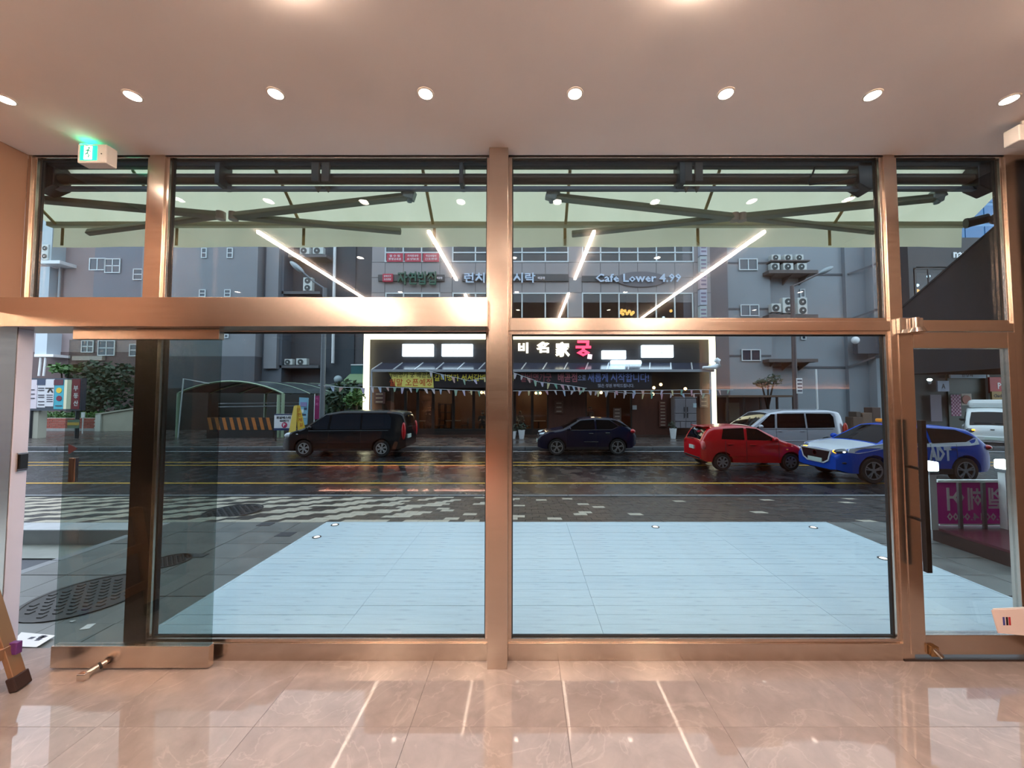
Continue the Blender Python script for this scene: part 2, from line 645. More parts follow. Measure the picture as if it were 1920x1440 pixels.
MB().box(x0 + 0.01, x0 + 0.09, -0.098, -0.07, z1, z1 + 0.004).build('top_light_slot', mat('exit_glow', '#18d09a', emit=9.0), ex)

# small white box at the far end of the ceiling
x0, x1, z0, z1 = R(1912, 232, 1960, 262, -0.3)
t = thing('ceiling_sensor', 'small white sensor box fixed below the ceiling near the swing door', 'sensor', (x0, -0.3, z1))
MB().box(x0, x1, -0.3, -0.22, z0, z1).build('housing', white_p, t, bevel=0.006)
MB().cyl(((x0 + x1) / 2, -0.26, z1), ((x0 + x1) / 2, -0.26, CZ), 0.012).build('stem', white_p, t)

# ------------------------------------------------------------------ glass facade
FY, GY = 0.06, 0.105           # inner face of the frames, middle of the panes


def zat(v, y):
    return at(985, v, y).z


def xat(u, v, y):
    return at(u, v, y).x


def trimbox(n, x0, x1, y0, y1, z0, z1, label, m=None):
    return tag(MB().box(x0, x1, y0, y1, z0, z1).build('trim_%d' % n, m or steel, bevel=0.002), label, 'frame member', kind='structure')


ZH = zat(287, FY)              # underside of the header
ZT0, ZT1 = zat(612, -0.10), zat(557, -0.10)
ZR0, ZR1 = zat(620, FY), zat(602, FY)
ZS = 0.112                     # top of the sills
XC0, XC1 = xat(915.5, 720, -0.02), xat(952, 720, -0.02)
XM0, XM1 = xat(275, 430, FY), xat(304, 430, FY)
XR0, XR1 = xat(1673, 700, FY), xat(1694, 700, FY)
XJ0 = xat(52, 430, FY)
XJ1 = xat(1906, 700, FY)
trimbox(1, XW, XJ1 + 0.25, FY, 0.13, ZH, CZ, 'brushed steel header along the ceiling above the panes', steel_h)
trimbox(2, XC0, XC1, -0.02, 0.17, 0.0, CZ, 'brushed steel column in the middle of the glass wall')
trimbox(3, XM0, XM1, FY, 0.13, ZT1, ZH, 'brushed steel mullion between the upper panes above the sliding door')
trimbox(4, XR0, XR1, FY, 0.13, 0.0, ZH, 'brushed steel mullion beside the swing door')
trimbox(5, XW, XJ0, FY, 0.13, ZT1, ZH, 'brushed steel jamb of the upper pane beside the exit sign')
trimbox(6, XW, XC0, -0.10, 0.16, ZT0, ZT1, 'deep brushed steel operator box over the sliding door', steel_h)
trimbox(7, XC1, XR0, FY, 0.13, ZR0, ZR1, 'brushed steel transom beside the column', steel_h)
trimbox(8, XR1, XJ1, FY, 0.13, zat(621, FY), zat(606, FY), 'brushed steel transom over the swing door', steel_h)
trimbox(9, XJ1, XJ1 + 0.25, FY, 0.13, 0.0, ZH, 'brushed steel jamb beyond the swing door')
XD0, XD1 = xat(237, 920, FY), xat(281, 920, FY)     # mullion, dimming by the tinted sliding door put into its colour
trimbox(10, XD0, XD1, 0.08, 0.16, 0.0, ZT0, 'mullion coloured darker, as dimmed by the tinted sliding door', mat('tint_darkened_metal', '#3a2f2b', 0.3, 0.7))
trimbox(11, XD1, XC0, FY, 0.13, 0.0, ZS, 'brushed steel sill below the pane beside the sliding door', steel_h)
trimbox(12, XC1, XR0, FY, 0.13, 0.0, ZS, 'brushed steel sill below the wide pane', steel_h)
# steel-clad pocket of the side wall and its stone reveal
tag(MB().box(XL - 0.02, XL, -0.42, -0.035, 0, 2.3).build('trim_13', steel, bevel=0.002), 'brushed steel panel on the side wall, its seam beside the lock', 'wall panel', kind='structure')
tag(MB().box(XL - 0.02, XL, -1.3, -0.425, 0, 2.3).build('trim_14', steel, bevel=0.002), 'brushed steel panel on the side wall nearest the ladder', 'wall panel', kind='structure')
tag(MB().box(XL - 0.3, XL + 0.0, -0.03, 0.05, 0, ZT0).build('trim_15', mat('pale_stone', '#b5b2bd', 0.5, var=0.04, scale=4), bevel=0.002), 'pale grey stone reveal of the doorway', 'reveal', kind='structure')
p = at(42, 868, -0.028)
t = thing('door_lock', 'small black lock plate with chrome edge on the doorway reveal', 'lock', (XL, 0.0, p.z))
MB().box(XL, XL + 0.012, -0.01, 0.045, p.z - 0.062, p.z + 0.062).build('plate', chrome, t, bevel=0.002)
MB().box(XL + 0.012, XL + 0.022, -0.004, 0.038, p.z - 0.046, p.z + 0.052).build('reader', black, t, bevel=0.002)


def window(n, x0, x1, z0, z1, label, m=None, bead=0.024, y=FY):
    o = thing('window_%d' % n, label, 'window', ((x0 + x1) / 2, GY, z0), kind='structure')
    e = bead
    MB().box(x0 + e, x1 - e, GY - 0.006, GY + 0.006, z0 + e, z1 - e).build('pane', m or pane_m, o)
    for q in ((x0, x1, z1 - e, z1), (x0, x1, z0, z0 + e), (x0, x0 + e, z0 + e, z1 - e), (x1 - e, x1, z0 + e, z1 - e)):
        MB().box(q[0], q[1], y + 0.012, 0.113, q[2], q[3]).build('glazing_bead', steel, o, bevel=0.0015)
    g = MB()
    k = e + 0.007
    for q in ((x0 + e, x1 - e, z1 - k, z1 - e), (x0 + e, x1 - e, z0 + e, z0 + k), (x0 + e, x0 + k, z0 + k, z1 - k), (x1 - k, x1 - e, z0 + k, z1 - k)):
        g.box(q[0], q[1], GY - 0.010, GY + 0.010, q[2], q[3])
    g.build('gasket', rubber, o)
    return o


window(1, XJ0, XM0, ZT1, ZH, 'upper pane beside the exit sign')
window(2, XM1, XC0, ZT1, ZH, 'wide upper pane above the operator box')
window(3, XC1, XR0, ZR1, ZH, 'wide upper pane beside the column on the swing door side')
window(4, XR1, XJ1, zat(606, FY), ZH, 'upper pane above the swing door')
window(5, XD1, XC0, ZS, ZT0 + 0.02, 'tall pane between the sliding door and the column')
window(6, XC1, XR0, ZS, ZR0, 'wide tall pane between the column and the swing door')

# sliding glass door, half open
dx0, dx1 = xat(118, 920, 0.0), xat(406, 920, 0.0)
dz0, dz1 = 0.01, ZT0 - 0.004
d = thing('door_1', 'half open sliding door of tinted glass with steel rails', 'door', ((dx0 + dx1) / 2, 0, 0), kind='structure')
zb1, zt0 = zat(1208, 0), zat(637, 0)
MB().box(dx0, dx1, -0.022, 0.022, dz0, zb1).build('bottom_rail', steel_h, d, bevel=0.002)
MB().box(dx0 + 0.04, dx1, -0.022, 0.022, zt0, dz1).build('top_rail', steel_h, d, bevel=0.002)
MB().box(dx0, dx1, -0.006, 0.006, zb1, zt0).build('pane', pane_door, d)
x0, x1, z0, z1 = R(127, 859, 139, 905, -0.03)
MB().box(x0, x1, -0.026, -0.006, z0, z1).build('pull_plate', chrome, d, bevel=0.001)
MB().box(x0 + 0.004, x1 - 0.012, -0.030, -0.024, z0 + 0.004, z1 - 0.004).build('handle', mat('dark_wood', '#241713', 0.4), d)
x0, x1, z0, z1 = R(126, 787, 148, 803, -0.01)
st = MB().box(x0, x1, -0.009, -0.006, z0, z1).build('sticker', mat('teal_sticker', '#1f4a4f', 0.5), d)
MB().box(x0, x1, -0.010, -0.009, z0 + 0.02, z1 - 0.018).build('sticker_band', mat('sticker_yellow', '#5c6638', 0.5), st)
q = [at(128, 832, -0.008), at(146, 841, -0.008), at(128, 852, -0.008)]
MB().prism(q, (0, 0.002, 0)).build('arrow_sticker', mat('maroon_sticker', '#3a1c26', 0.5), d)
# floor guide of the sliding door
p = on_z(212, 1240, 0.0)
t = thing('door_stop', 'small chrome door guide lying on the tiles under the sliding door', 'door stop', (p.x, p.y, 0))
MB().cyl((p.x, -0.10, 0.028), (p.x + 0.045, -0.022, 0.055), 0.014, n=14).build('rod', chrome, t, smooth=40)
MB().cyl((p.x + 0.028, -0.052, 0.045), (p.x + 0.034, -0.042, 0.048), 0.021, n=14).build('ring', rubber, t, smooth=40)
MB().box(p.x - 0.03, p.x + 0.02, -0.125, -0.09, 0.001, 0.042).build('foot', chrome, t, bevel=0.004)

# swing door
sx0, sx1 = xat(1694, 900, FY) + 0.003, XJ1 - 0.003
d = thing('door_2', 'framed glass swing door with a long black pull bar', 'door', (sx1, FY, 0), kind='structure')
sw = xat(1721, 900, FY) - xat(1694, 900, FY)
zd1, zd0 = zat(623, FY), 0.045
zp1, zp0 = zat(653, FY), zat(1190, FY)
Y0, Y1 = FY - 0.005, FY + 0.045
MB().box(sx0, sx0 + sw, Y0, Y1, zd0, zd1).build('stile', steel, d, bevel=0.002)
MB().box(sx1 - 0.05, sx1, Y0, Y1, zd0, zd1).build('stile', steel, d, bevel=0.002)
MB().box(sx0 + sw, sx1 - 0.05, Y0, Y1, zp1, zd1).build('top_rail', steel_h, d, bevel=0.002)
MB().box(sx0 + sw, sx1 - 0.05, Y0, Y1, zd0, zp0).build('bottom_rail', steel_h, d, bevel=0.002)
MB().box(sx0 + sw, sx1 - 0.05, FY + 0.014, FY + 0.026, zp0, zp1).build('pane', pane_m, d)
hx = (xat(1729, 790, FY - 0.07) + xat(1738, 1070, FY - 0.07)) / 2
hz0, hz1 = zat(1073, FY - 0.07), zat(788, FY - 0.07)
h = MB().box(hx - 0.017, hx + 0.017, FY - 0.085, FY - 0.055, hz0, hz1).build('pull_handle', black, d, bevel=0.003)
for v in (880, 977):
    z = zat(v, FY - 0.05)
    MB().beam((sx0 + sw * 0.55, FY, z + 0.008), (hx, FY - 0.07, z), 0.016, 0.016).build('standoff', black, h)
# pivots of the swing door
z = zat(612, FY)
t = MB().box(sx0 - 0.01, sx0 + 0.15, FY - 0.03, FY, z - 0.055, z + 0.055).build('pivot_plate', chrome, d, bevel=0.004)
MB().cyl((sx0 + 0.075, FY - 0.06, z - 0.05), (sx0 + 0.075, FY - 0.06, z - 0.02), 0.045, 0.03, n=18).build('closer_cap', chrome, t, smooth=40)
MB().cyl((sx0 + 0.075, FY - 0.05, z - 0.02), (sx0 + 0.075, FY - 0.05, z + 0.05), 0.02, n=14).build('closer_arm', chrome, t, smooth=40)
z = zat(1218, FY)
t = MB().box(sx0 + sw + 0.01, sx0 + sw + 0.06, FY - 0.03, Y0, z - 0.03, z + 0.035).build('floor_bolt', mat('brass_bolt', '#b89468', 0.25, 1.0), d, bevel=0.004)
MB().cyl((sx0 + sw + 0.06, FY - 0.045, z - 0.02), (sx0 + sw + 0.03, FY - 0.02, z + 0.02), 0.014, n=12).build('bolt_knob', chrome, t, smooth=40)
tag(MB().box(XR0, XJ1, 0.055, 0.2, -0.005, 0.012).build('trim_16', mat('dark_threshold', '#2a1c17', 0.5)), 'dark threshold under the swing door', 'threshold', kind='structure')

# leaflets pushed behind the door rail
pl = [at(1858, 1141, 0.02), at(1935, 1136, 0.02), at(1935, 1192, 0.02), at(1872, 1188, 0.02)]
t = thing('leaflet', 'white leaflet with blue, black and red bars leaning on the swing door rail', 'leaflet', tuple(pl[3]))
MB().prism([at(1862, 1141, 0.028), at(1935, 1138, 0.028), at(1935, 1190, 0.028), at(1873, 1187, 0.028)], (0, 0.004, 0)).build('rear_sheet', paper, t)
MB().prism([at(1859, 1144, 0.02), at(1935, 1141, 0.02), at(1935, 1193, 0.02), at(1871, 1187, 0.02)], (0, 0.003, 0)).build('front_sheet', mat('pinkish_paper', '#ead9d6', 0.8), t)
for k, (u, c) in enumerate(((1880, '#3a3f8c'), (1886, '#241a20'), (1891, '#b02a34'))):
    MB().prism([at(u, 1157, 0.0185), at(u + 3.6, 1157, 0.0185), at(u + 5.0, 1172.5, 0.0185), at(u + 1.4, 1172.5, 0.0185)], (0, 0.001, 0)).build('printed_bar', mat('bar_%d' % k, c, 0.6), t)

# ladder leg
t = thing('step_ladder', 'aluminium step ladder leg with dark rubber foot and purple bracket', 'ladder', tuple(on_z(45, 1285, 0)))
alu = mat('ladder_aluminium', '#b08a6c', 0.35, 0.7)
f0 = on_z(40, 1290, 0.0)
f0 = Vector((f0.x, f0.y, 0.0))
top = f0 + Vector((-0.23, -0.06, 0.84))
dirv = (top - f0).normalized()
MB().beam(f0 + dirv * 0.06, top, 0.028, 0.07, up=(0.2, -1, 0)).build('leg', alu, t, bevel=0.003)
MB().beam(f0 + dirv * 0.004, f0 + dirv * 0.09, 0.042, 0.09, up=(0.2, -1, 0)).build('foot', mat('brown_rubber', '#2a1512', 0.7), t, bevel=0.008)
f1 = f0 + Vector((0.0, -0.46, 0))
MB().beam(f1 + dirv * 0.06, f1 + dirv * 0.86, 0.028, 0.07, up=(0.2, -1, 0)).build('leg', alu, t, bevel=0.003)
MB().beam(f1 + dirv * 0.004, f1 + dirv * 0.09, 0.042, 0.09, up=(0.2, -1, 0)).build('foot', mat('brown_rubber'), t, bevel=0.008)
for k in (0.24, 0.54, 0.84):
    a = f0 + dirv * k
    c = f1 + dirv * k
    MB().beam(a, c, 0.03, 0.065, up=(0, 0, 1)).build('rung', alu, t, bevel=0.003)
a = f0 + dirv * 0.235
MB().beam(a + Vector((0.02, 0.01, -0.02)), a + Vector((0.02, 0.01, 0.05)), 0.03, 0.05, up=(1, 0, 0)).build('bracket', mat('purple_plastic', '#5b2d6e', 0.4), t, bevel=0.004)

# ------------------------------------------------------------------ ground outside
ZG = -0.08            # pavement beside the deck
ZR = -0.62            # road
ZK = -0.49            # far pavement
asphalt = mat('wet_asphalt', '#17181b', 0.22, var=0.25, scale=2.2, rvar=0.13, bump=0.25, bscale=90, spec=0.6)
slab_m = mat('granite_slab', '#6d6f6c', 0.42, var=0.22, scale=3.0, bump=0.08, bscale=60, rvar=0.1)
slab_d = mat('dark_granite_slab', '#3b4046', 0.4, var=0.15, scale=4, bump=0.1)
kerb_m = mat('kerb_stone', '#85888a', 0.5, var=0.12, scale=3)
paver_l = mat('beige_paver', '#bdb6a4', 0.45, var=0.15, scale=6)
paver_d = mat('dark_paver', '#3d3a36', 0.4, var=0.25, scale=6, rvar=0.12)
yellow_l = mat('road_yellow', '#c99a2c', 0.5, var=0.15, scale=12)
white_l = mat('road_white', '#b9bdc0', 0.5, var=0.2, scale=12)

b = MB().box(-60, 70, 6.42, 15.2, -1.1, ZR)
road = tag(b.build('road', asphalt), 'wet dark asphalt street in front of the shop', 'road', kind='structure')
for n, (v, wd, m) in enumerate(((906, 0.13, yellow_l), (872.5, 0.11, yellow_l), (867, 0.11, yellow_l), (846.5, 0.12, white_l))):
    y = on_z(985, v, ZR).y
    MB().box(-60, 70, y - wd / 2, y + wd / 2, ZR + 0.001, ZR + 0.004).build('lane_line', m, road)
gut = on_z(985, 922, ZR).y
MB().box(-60, 70, 6.42, 6.85, ZR + 0.001, ZR + 0.012).build('gutter', mat('wet_gutter', '#4b4d4e', 0.3, var=0.2, scale=2, rvar=0.1), road)

# near pavement: base slab, granite slabs beside the deck, block paving down to the kerb
BX = -5.25
pv = tag(MB().box(BX, 30, 0.2, 3.12, -0.6, ZG - 0.03).box(-40, 30, 3.12, 6.3, -1.1, -0.70).build('sidewalk', mat('mortar', '#3a3a39', 0.7)),
         'pavement of grey slabs and block paving between shop and street', 'pavement', kind='structure')
DX0, DX1, DY0, DY1 = -2.80, 4.25, 0.2, 2.86
proto = None
n_ = 0
for i in range(-11, 17):
    for j in range(0, 7):
        x0 = BX + (i + 11) * 0.48
        y0 = 0.2 + j * 0.42
        x1, y1 = x0 + 0.474, y0 + 0.414
        if x1 > DX0 + 0.02 and x0 < DX1 - 0.02 and y0 < DY1 - 0.05:
            if x0 < DX0 - 0.1:
                x1 = DX0 - 0.006
            elif x1 > DX1 + 0.1:
                x0 = DX1 + 0.006
            else:
                continue
        if x0 > 7.6:
            continue
        if abs(x1 - x0 - 0.474) < 1e-4:
            if proto is None:
                proto = MB().box(0, 0.474, 0, 0.414, -0.05, 0).build('slab', slab_m, pv, local=True, bevel=0.004)
                proto.location = (x0, y0, ZG)
            else:
                c = proto.copy()
                COL.objects.link(c)
                c.parent = pv
                c.location = (x0, y0, ZG + random.uniform(-0.003, 0.003))
        else:
            MB().box(x0, x1, y0, y1, ZG - 0.05, ZG).build('slab', slab_m, pv, bevel=0.004)
MB().box(7.7, 30, 0.2, 3.12, ZG - 0.05, ZG - 0.002).build('plain_pavement', slab_m, pv)
for q in ((480, 983, 511, 986), (514, 1001, 552, 1006)):
    a, c = on_z(q[0], q[3], ZG), on_z(q[2], q[1], ZG)
    MB().box(a.x, c.x, a.y, c.y + 0.06, ZG - 0.01, ZG + 0.004).build('dark_slab', slab_d, pv)
a = on_z(330, 1045, ZG)
MB().box(a.x, a.x + 0.3, a.y, a.y + 0.1, ZG - 0.01, ZG + 0.004).build('dark_slab', slab_d, pv)

# block paving on the slope to the kerb
PY0, PY1 = 3.12, 6.2
slope = math.atan2(ZG - ZK, PY1 - PY0)
L_ = math.hypot(PY1 - PY0, ZG - ZK)
rotm = Matrix.Rotation(-slope, 3, 'X')


def sl(x, s, h=0.0):
    return Vector((x, PY0, ZG)) + rotm @ Vector((0, s, h))


BW, BD = 0.23, 0.2
rows = int(L_ / BD)
cells = []
for j in range(rows):
    for i in range(-70, 75):
        x0 = i * BW + (j % 2) * BW / 2
        beige = ((x0 / BW - 0.75 * j) % 4) < 2.1
        p_b = 0.96 if x0 < -2.6 else max(0.04, 0.75 - (x0 + 2.6) * 0.25)
        mm = 0 if beige and random.random() < p_b else 1
        q = sl(x0 + BW / 2, j * BD)
        cells.append(((q - CAM).length, x0, j, mm))
rest = [MB(), MB()]
cells.sort(key=lambda c: c[0])
bl = [None, None]
cnt = 0
for d_, x0, j, mm in cells:
    s0 = j * BD
    vis = -6.3 < x0 < 5.8
    if vis and cnt < 290 and j < 8:
        if bl[mm] is None:
            o = MB().box(0, BW - 0.006, 0, BD - 0.006, -0.04, 0.0).build('paver', (paver_l, paver_d)[mm], pv, local=True)
            bl[mm] = o
        else:
            o = bl[mm].copy()
            COL.objects.link(o)
            o.parent = pv
        o.location = sl(x0, s0, random.uniform(-0.002, 0.002))
        o.rotation_euler = (-slope, 0, 0)
        cnt += 1
    else:
        P = [sl(x0, s0), sl(x0 + BW - 0.006, s0), sl(x0 + BW - 0.006, s0 + BD - 0.006), sl(x0, s0 + BD - 0.006)]
        dn = rotm @ Vector((0, 0, -0.03))
        h = rotm @ Vector((0, 0, random.uniform(-0.003, 0.001)))
        rest[mm].add([p + dn for p in P] + [p + h for p in P], MB.BF)
rest[0].build('pavers_light', paver_l, pv, kind='stuff', fix=False)
rest[1].build('pavers_dark', paver_d, pv, kind='stuff', fix=False)
q = [sl(-40, 0, -0.035), sl(30, 0, -0.035), sl(30, L_, -0.035), sl(-40, L_, -0.035)]
MB().prism(q, (0, 0, -0.3)).build('paving_bed', MATS['mortar'], pv)
kb = None
for i in range(-32, 34):
    if kb is None:
        kb = MB().box(0, 0.99, 0, 0.14, -0.25, 0.0).build('kerb_stone', mat('worn_kerb', '#63676a', 0.5, var=0.15, scale=3), pv, local=True, bevel=0.012)
        o = kb
    else:
        o = kb.copy()
        COL.objects.link(o)
        o.parent = pv
    o.location = (i * 1.0, 6.24, ZK)

# sunk driveway beside the doorway
dr = tag(MB().box(-16, BX, 0.2, 2.75, -0.6, -0.30).build('driveway_road', mat('driveway_asphalt', '#3c4048', 0.5, var=0.2, scale=3, bump=0.2, bscale=80)), 'sunk asphalt driveway outside the doorway', 'road', kind='structure')
MB().box(-16, BX, 2.35, 2.80, -0.6, -0.285).build('gutter', mat('pale_gutter', '#8f948c', 0.5, var=0.15, scale=3), dr)
for i in range(11):
    MB().box(BX - 0.005 - i, BX - 1.0 - i, 2.8, 3.12, -0.6, ZG + 0.0).build('kerb_stone', mat('pale_kerb', '#b9bdbf', 0.5, var=0.1, scale=3), dr, bevel=0.015)
for i in range(3):
    MB().box(BX - 0.12, BX, 0.2 + i * 0.8, 0.995 + i * 0.8, -0.5, ZG + 0.006).build('edge_stone', kerb_m, dr, bevel=0.01)


def manhole(u, v, r, label, z=ZG, m=None):
    p = on_z(u, v, z)
    t = thing('manhole_cover', label, 'manhole cover', (p.x, p.y, z))
    mm = m or mat('cast_iron', '#3c3a38', 0.5, 0.5, var=0.2, scale=9)
    MB().lathe([(r, 0), (r, 0.008), (r * 0.93, 0.010), (r * 0.92, 0.004), (0.01, 0.004)], (p.x, p.y, z), n=36).build('rim', mm, t, smooth=30)
    s = MB()
    k = r / 7.5
    for i in range(-6, 7):
        for j in range(-6, 7):
            if math.hypot(i, j) < 6.3 and (i + j) % 2 == 0:
                s.box(p.x + (i - 0.35) * k, p.x + (i + 0.35) * k, p.y + (j - 0.35) * k, p.y + (j + 0.35) * k, z + 0.003, z + 0.010)
    s.build('raised_pattern', mm, t, fix=False, kind='stuff')
    return t


manhole(170, 1116, 0.44, 'big round cast iron manhole cover just outside the sliding door')
manhole(318, 1052, 0.2, 'mid-sized manhole cover behind the dark mullion')
manhole(438, 958, 0.42, 'dark manhole cover among the checkered pavers', z=-0.15, m=mat('dark_iron', '#26282a', 0.4, 0.4))
p = on_z(60, 1200, -0.02)
t = thing('floor_poster', 'white poster sheet lying on the ground in the doorway', 'poster', (p.x, p.y, ZG))
q = [on_z(15, 1212, -0.06), on_z(68, 1214, -0.06), on_z(104, 1192, -0.06), on_z(40, 1186, -0.06)]
MB().prism(q, (0, 0, 0.003)).build('sheet', paper, t)
b = MB()
for (u, v) in ((20, 1200), (25, 1199), (28, 1203), (80, 1193), (76, 1196), (73, 1199), (83, 1194), (60, 1196)):
    c = on_z(u, v, -0.056)
    b.box(c.x - 0.02, c.x + 0.015, c.y - 0.012, c.y + 0.012, -0.057, -0.0555)
b.build('print', mat('grey_print', '#4c4a58', 0.7), t, kind='stuff')
p = on_z(163, 1175, ZG)
q = [on_z(148, 1181, ZG + 0.004), on_z(167, 1179, ZG + 0.004), on_z(180, 1169, ZG + 0.004), on_z(164, 1171, ZG + 0.004)]
solo(MB().prism(q, (0, 0, 0.002)), 'paper_scrap', paper, 'white paper scrap on the pavement behind the sliding door', 'litter')
p = on_z(134, 1166, ZG)
solo(MB().prism([(p.x - 0.02, p.y, ZG + 0.004), (p.x + 0.015, p.y - 0.01, ZG + 0.004), (p.x + 0.02, p.y + 0.015, ZG + 0.004)], (0, 0, 0.002)), 'paper_scrap', paper, 'tiny white litter flake beside the big manhole cover', 'litter')

# painted timber deck
deck_m = mat('pale_blue_deck_paint', '#c9dde6', 0.38, var=0.07, scale=3.0, stretch=(1, 8, 1), bump=0.15, bscale=14, rvar=0.12)
dk = thing('deck', 'pale blue painted timber deck outside the glass wall', 'deck', ((DX0 + DX1) / 2, 1.5, -0.05))
MB().box(DX0 + 0.02, DX1 - 0.02, DY0, DY1 - 0.02, -0.2, -0.032).build('joists', mat('deck_joist', '#6d7a80', 0.7), dk)
nb = 20
bwid = (DY1 - DY0) / nb
cuts = [DX0, -1.38, 0.58, 2.47, DX1]
bp = {}
for j in range(nb):
    xs = list(cuts)
    for k in range(4):
        if random.random() < 0.72 or k in (1, 2):
            pass
        a, c = xs[k], xs[k + 1]
        gap = random.choice((0.0012, 0.0015, 0.0035))
        key = k
        if key not in bp:
            o = MB().box(0, c - a - 0.0025, 0, bwid - 0.0022, -0.03, 0).build('plank', deck_m, dk, bevel=0.0012)
            me = o.data
            for v_ in me.vertices:
                v_.co = v_.co + Vector((dk.location.x, dk.location.y, dk.location.z))
            bp[key] = o
        else:
            o = bp[key].copy()
            COL.objects.link(o)
            o.parent = dk
        o.location = Vector((a + 0.001, DY0 + j * bwid, random.uniform(-0.0022, 0.0))) - dk.location
b = MB().box(DX0 - 0.005, DX1 + 0.005, DY1, DY1 + 0.03, -0.15, 0.0).box(DX0 - 0.03, DX0 - 0.001, DY0, DY1 + 0.03, -0.12, 0).box(DX1 + 0.001, DX1 + 0.03, DY0, DY1 + 0.03, -0.12, 0)
b.build('edge_board', deck_m, dk, bevel=0.003)
dl_m = mat('deck_light_lens', '#fff0e0', emit=2.5)
for i, (u, v) in enumerate(((628, 984), (594, 1007), (1229, 988), (1525, 989), (1656, 1047))):
    p = on_z(u, v, 0)
    t = thing('deck_light', 'round recessed deck light, ' + ('at the far corner towards the sliding door', 'second along the edge beside the grey slabs', 'alone on the far edge', 'at the far corner towards the white lamp posts', 'on the deck edge close to the swing door')[i], 'deck light', (p.x, p.y, 0), group='recessed deck lights')
    MB().lathe([(0.052, 0), (0.052, 0.004), (0.038, 0.005), (0.036, 0.002)], (p.x, p.y, 0), n=20).build('ring', anthracite, t, smooth=40)
    MB().lathe([(0.036, 0.001), (0.03, 0.006), (0.01, 0.008)], (p.x, p.y, 0), n=20).build('lens', dl_m, t, smooth=40)
# small dark studs in the planks near the glass
# ------------------------------------------------------------------ outer wall head, awning
hd = tag(MB().box(-8, 3.9, 0.2, 0.36, 3.70, 4.3).box(-8, 3.9, 0.36, 0.43, 3.70, 3.78).box(-40, 40, 0.18, 0.34, 4.3, 13).build('wall_front_outside', mat('dark_fascia', '#0e1112', 0.5)), 'dark outer wall band above the glass front', 'wall', kind='structure')
aw = thing('awning', 'cream folding arm awning over the glass front, half rolled in', 'awning', (0, 0.5, 3.5))
alu_d = mat('awning_bronze', '#55483c', 0.42, 0.3)
alu_g = mat('awning_grey_metal', '#6f7462', 0.45, 0.3)


def fabric(key='awning_fabric', c0='#e2dfbc', c1='#efecca', thru=0.86):
    m = bpy.data.materials.new(key)
    MATS[key] = m
    m.use_nodes = True
    t = m.node_tree
    t.nodes.clear()
    o = t.nodes.new('ShaderNodeOutputMaterial')
    d = t.nodes.new('ShaderNodeBsdfDiffuse')
    tr = t.nodes.new('ShaderNodeBsdfTranslucent')
    mx = t.nodes.new('ShaderNodeMixShader')
    n = t.nodes.new('ShaderNodeTexNoise')
    tx = t.nodes.new('ShaderNodeTexCoord')
    mp = t.nodes.new('ShaderNodeMapping')
    mp.inputs['Scale'].default_value = (1, 0.25, 0.25)
    n.inputs['Scale'].default_value = 2.2
    n.inputs['Detail'].default_value = 4
    r = t.nodes.new('ShaderNodeValToRGB')
    r.color_ramp.elements[0].position = 0.3
    r.color_ramp.elements[0].color = lin(c0)
    r.color_ramp.elements[1].position = 0.7
    r.color_ramp.elements[1].color = lin(c1)
    t.links.new(tx.outputs['Object'], mp.inputs['Vector'])
    t.links.new(mp.outputs['Vector'], n.inputs['Vector'])
    t.links.new(n.outputs['Fac'], r.inputs['Fac'])
    t.links.new(r.outputs['Color'], d.inputs['Color'])
    t.links.new(r.outputs['Color'], tr.inputs['Color'])
    mx.inputs['Fac'].default_value = thru
    t.links.new(d.outputs[0], mx.inputs[1])
    t.links.new(tr.outputs[0], mx.inputs[2])
    t.links.new(mx.outputs[0], o.inputs['Surface'])
    return m


fab = fabric()
seam_m = mat('awning_seam', '#a8935a', 0.8)
YA, YB = 0.46, 0.86                  # roller, front bar
zA = zat(336, YA)
zB = zat(421, YB)
xl, xr = xat(92, 420, YB), xat(1812, 420, YB)
MB().cyl((xl + 0.1, YA, zA), (xr - 0.02, YA, zA), 0.041, n=20).build('roller', alu_d, aw, smooth=40)
zt_ = zat(312, 0.44)
MB().box(xl + 0.1, xr - 0.02, 0.40, 0.45, zat(318, 0.44), zat(290, 0.44)).build('hood', mat('hood_black', '#121617', 0.5), aw, bevel=0.01)
zq = zat(353, YA)
MB().box(xl + 0.1, xr - 0.02, YA - 0.02, YA + 0.02, zq - 0.02, zq + 0.008).build('square_bar', mat('awning_square_bar', '#6f757e', 0.4, 0.5), aw, bevel=0.003)
# sloping cloth, a bit wavy
NX, NY = 40, 6
z_top = zB + (YB - 0.50) * 0.80
P, fs = [], []
for j in range(NY + 1):
    f = j / NY
    for i in range(NX + 1):
        x = xl + (xr - xl) * i / NX
        y = 0.48 + (YB - 0.48) * f
        z = z_top + (zB - z_top) * f - 0.012 * math.sin(f * PI) - 0.002 * math.sin(i * 1.7)
        P.append((x, y, z))
for j in range(NY):
    for i in range(NX):
        k = j * (NX + 1) + i
        fs.append((k, k + 1, k + NX + 2, k + NX + 1))
MB().add(P, fs).build('cloth', fab, aw, smooth=60)
zv = zat(461, YB + 0.03)
P, fs = [], []
for j in range(3):
    for i in range(NX + 1):
        x = xl + (xr - xl) * i / NX
        P.append((x, YB + 0.035 + 0.006 * math.sin(i * 1.3) * j, zB - 0.01 + (zv - zB) * j / 2))
for j in range(2):
    for i in range(NX):
        k = j * (NX + 1) + i
        fs.append((k, k + 1, k + NX + 2, k + NX + 1))
MB().add(P, fs).build('valance', fab, aw, smooth=60)
MB().box(xl, xr, YB - 0.025, YB + 0.03, zB - 0.022, zB + 0.022).build('front_bar', mat('awning_front_bar', '#b7b79a', 0.5, 0.1), aw, bevel=0.006)
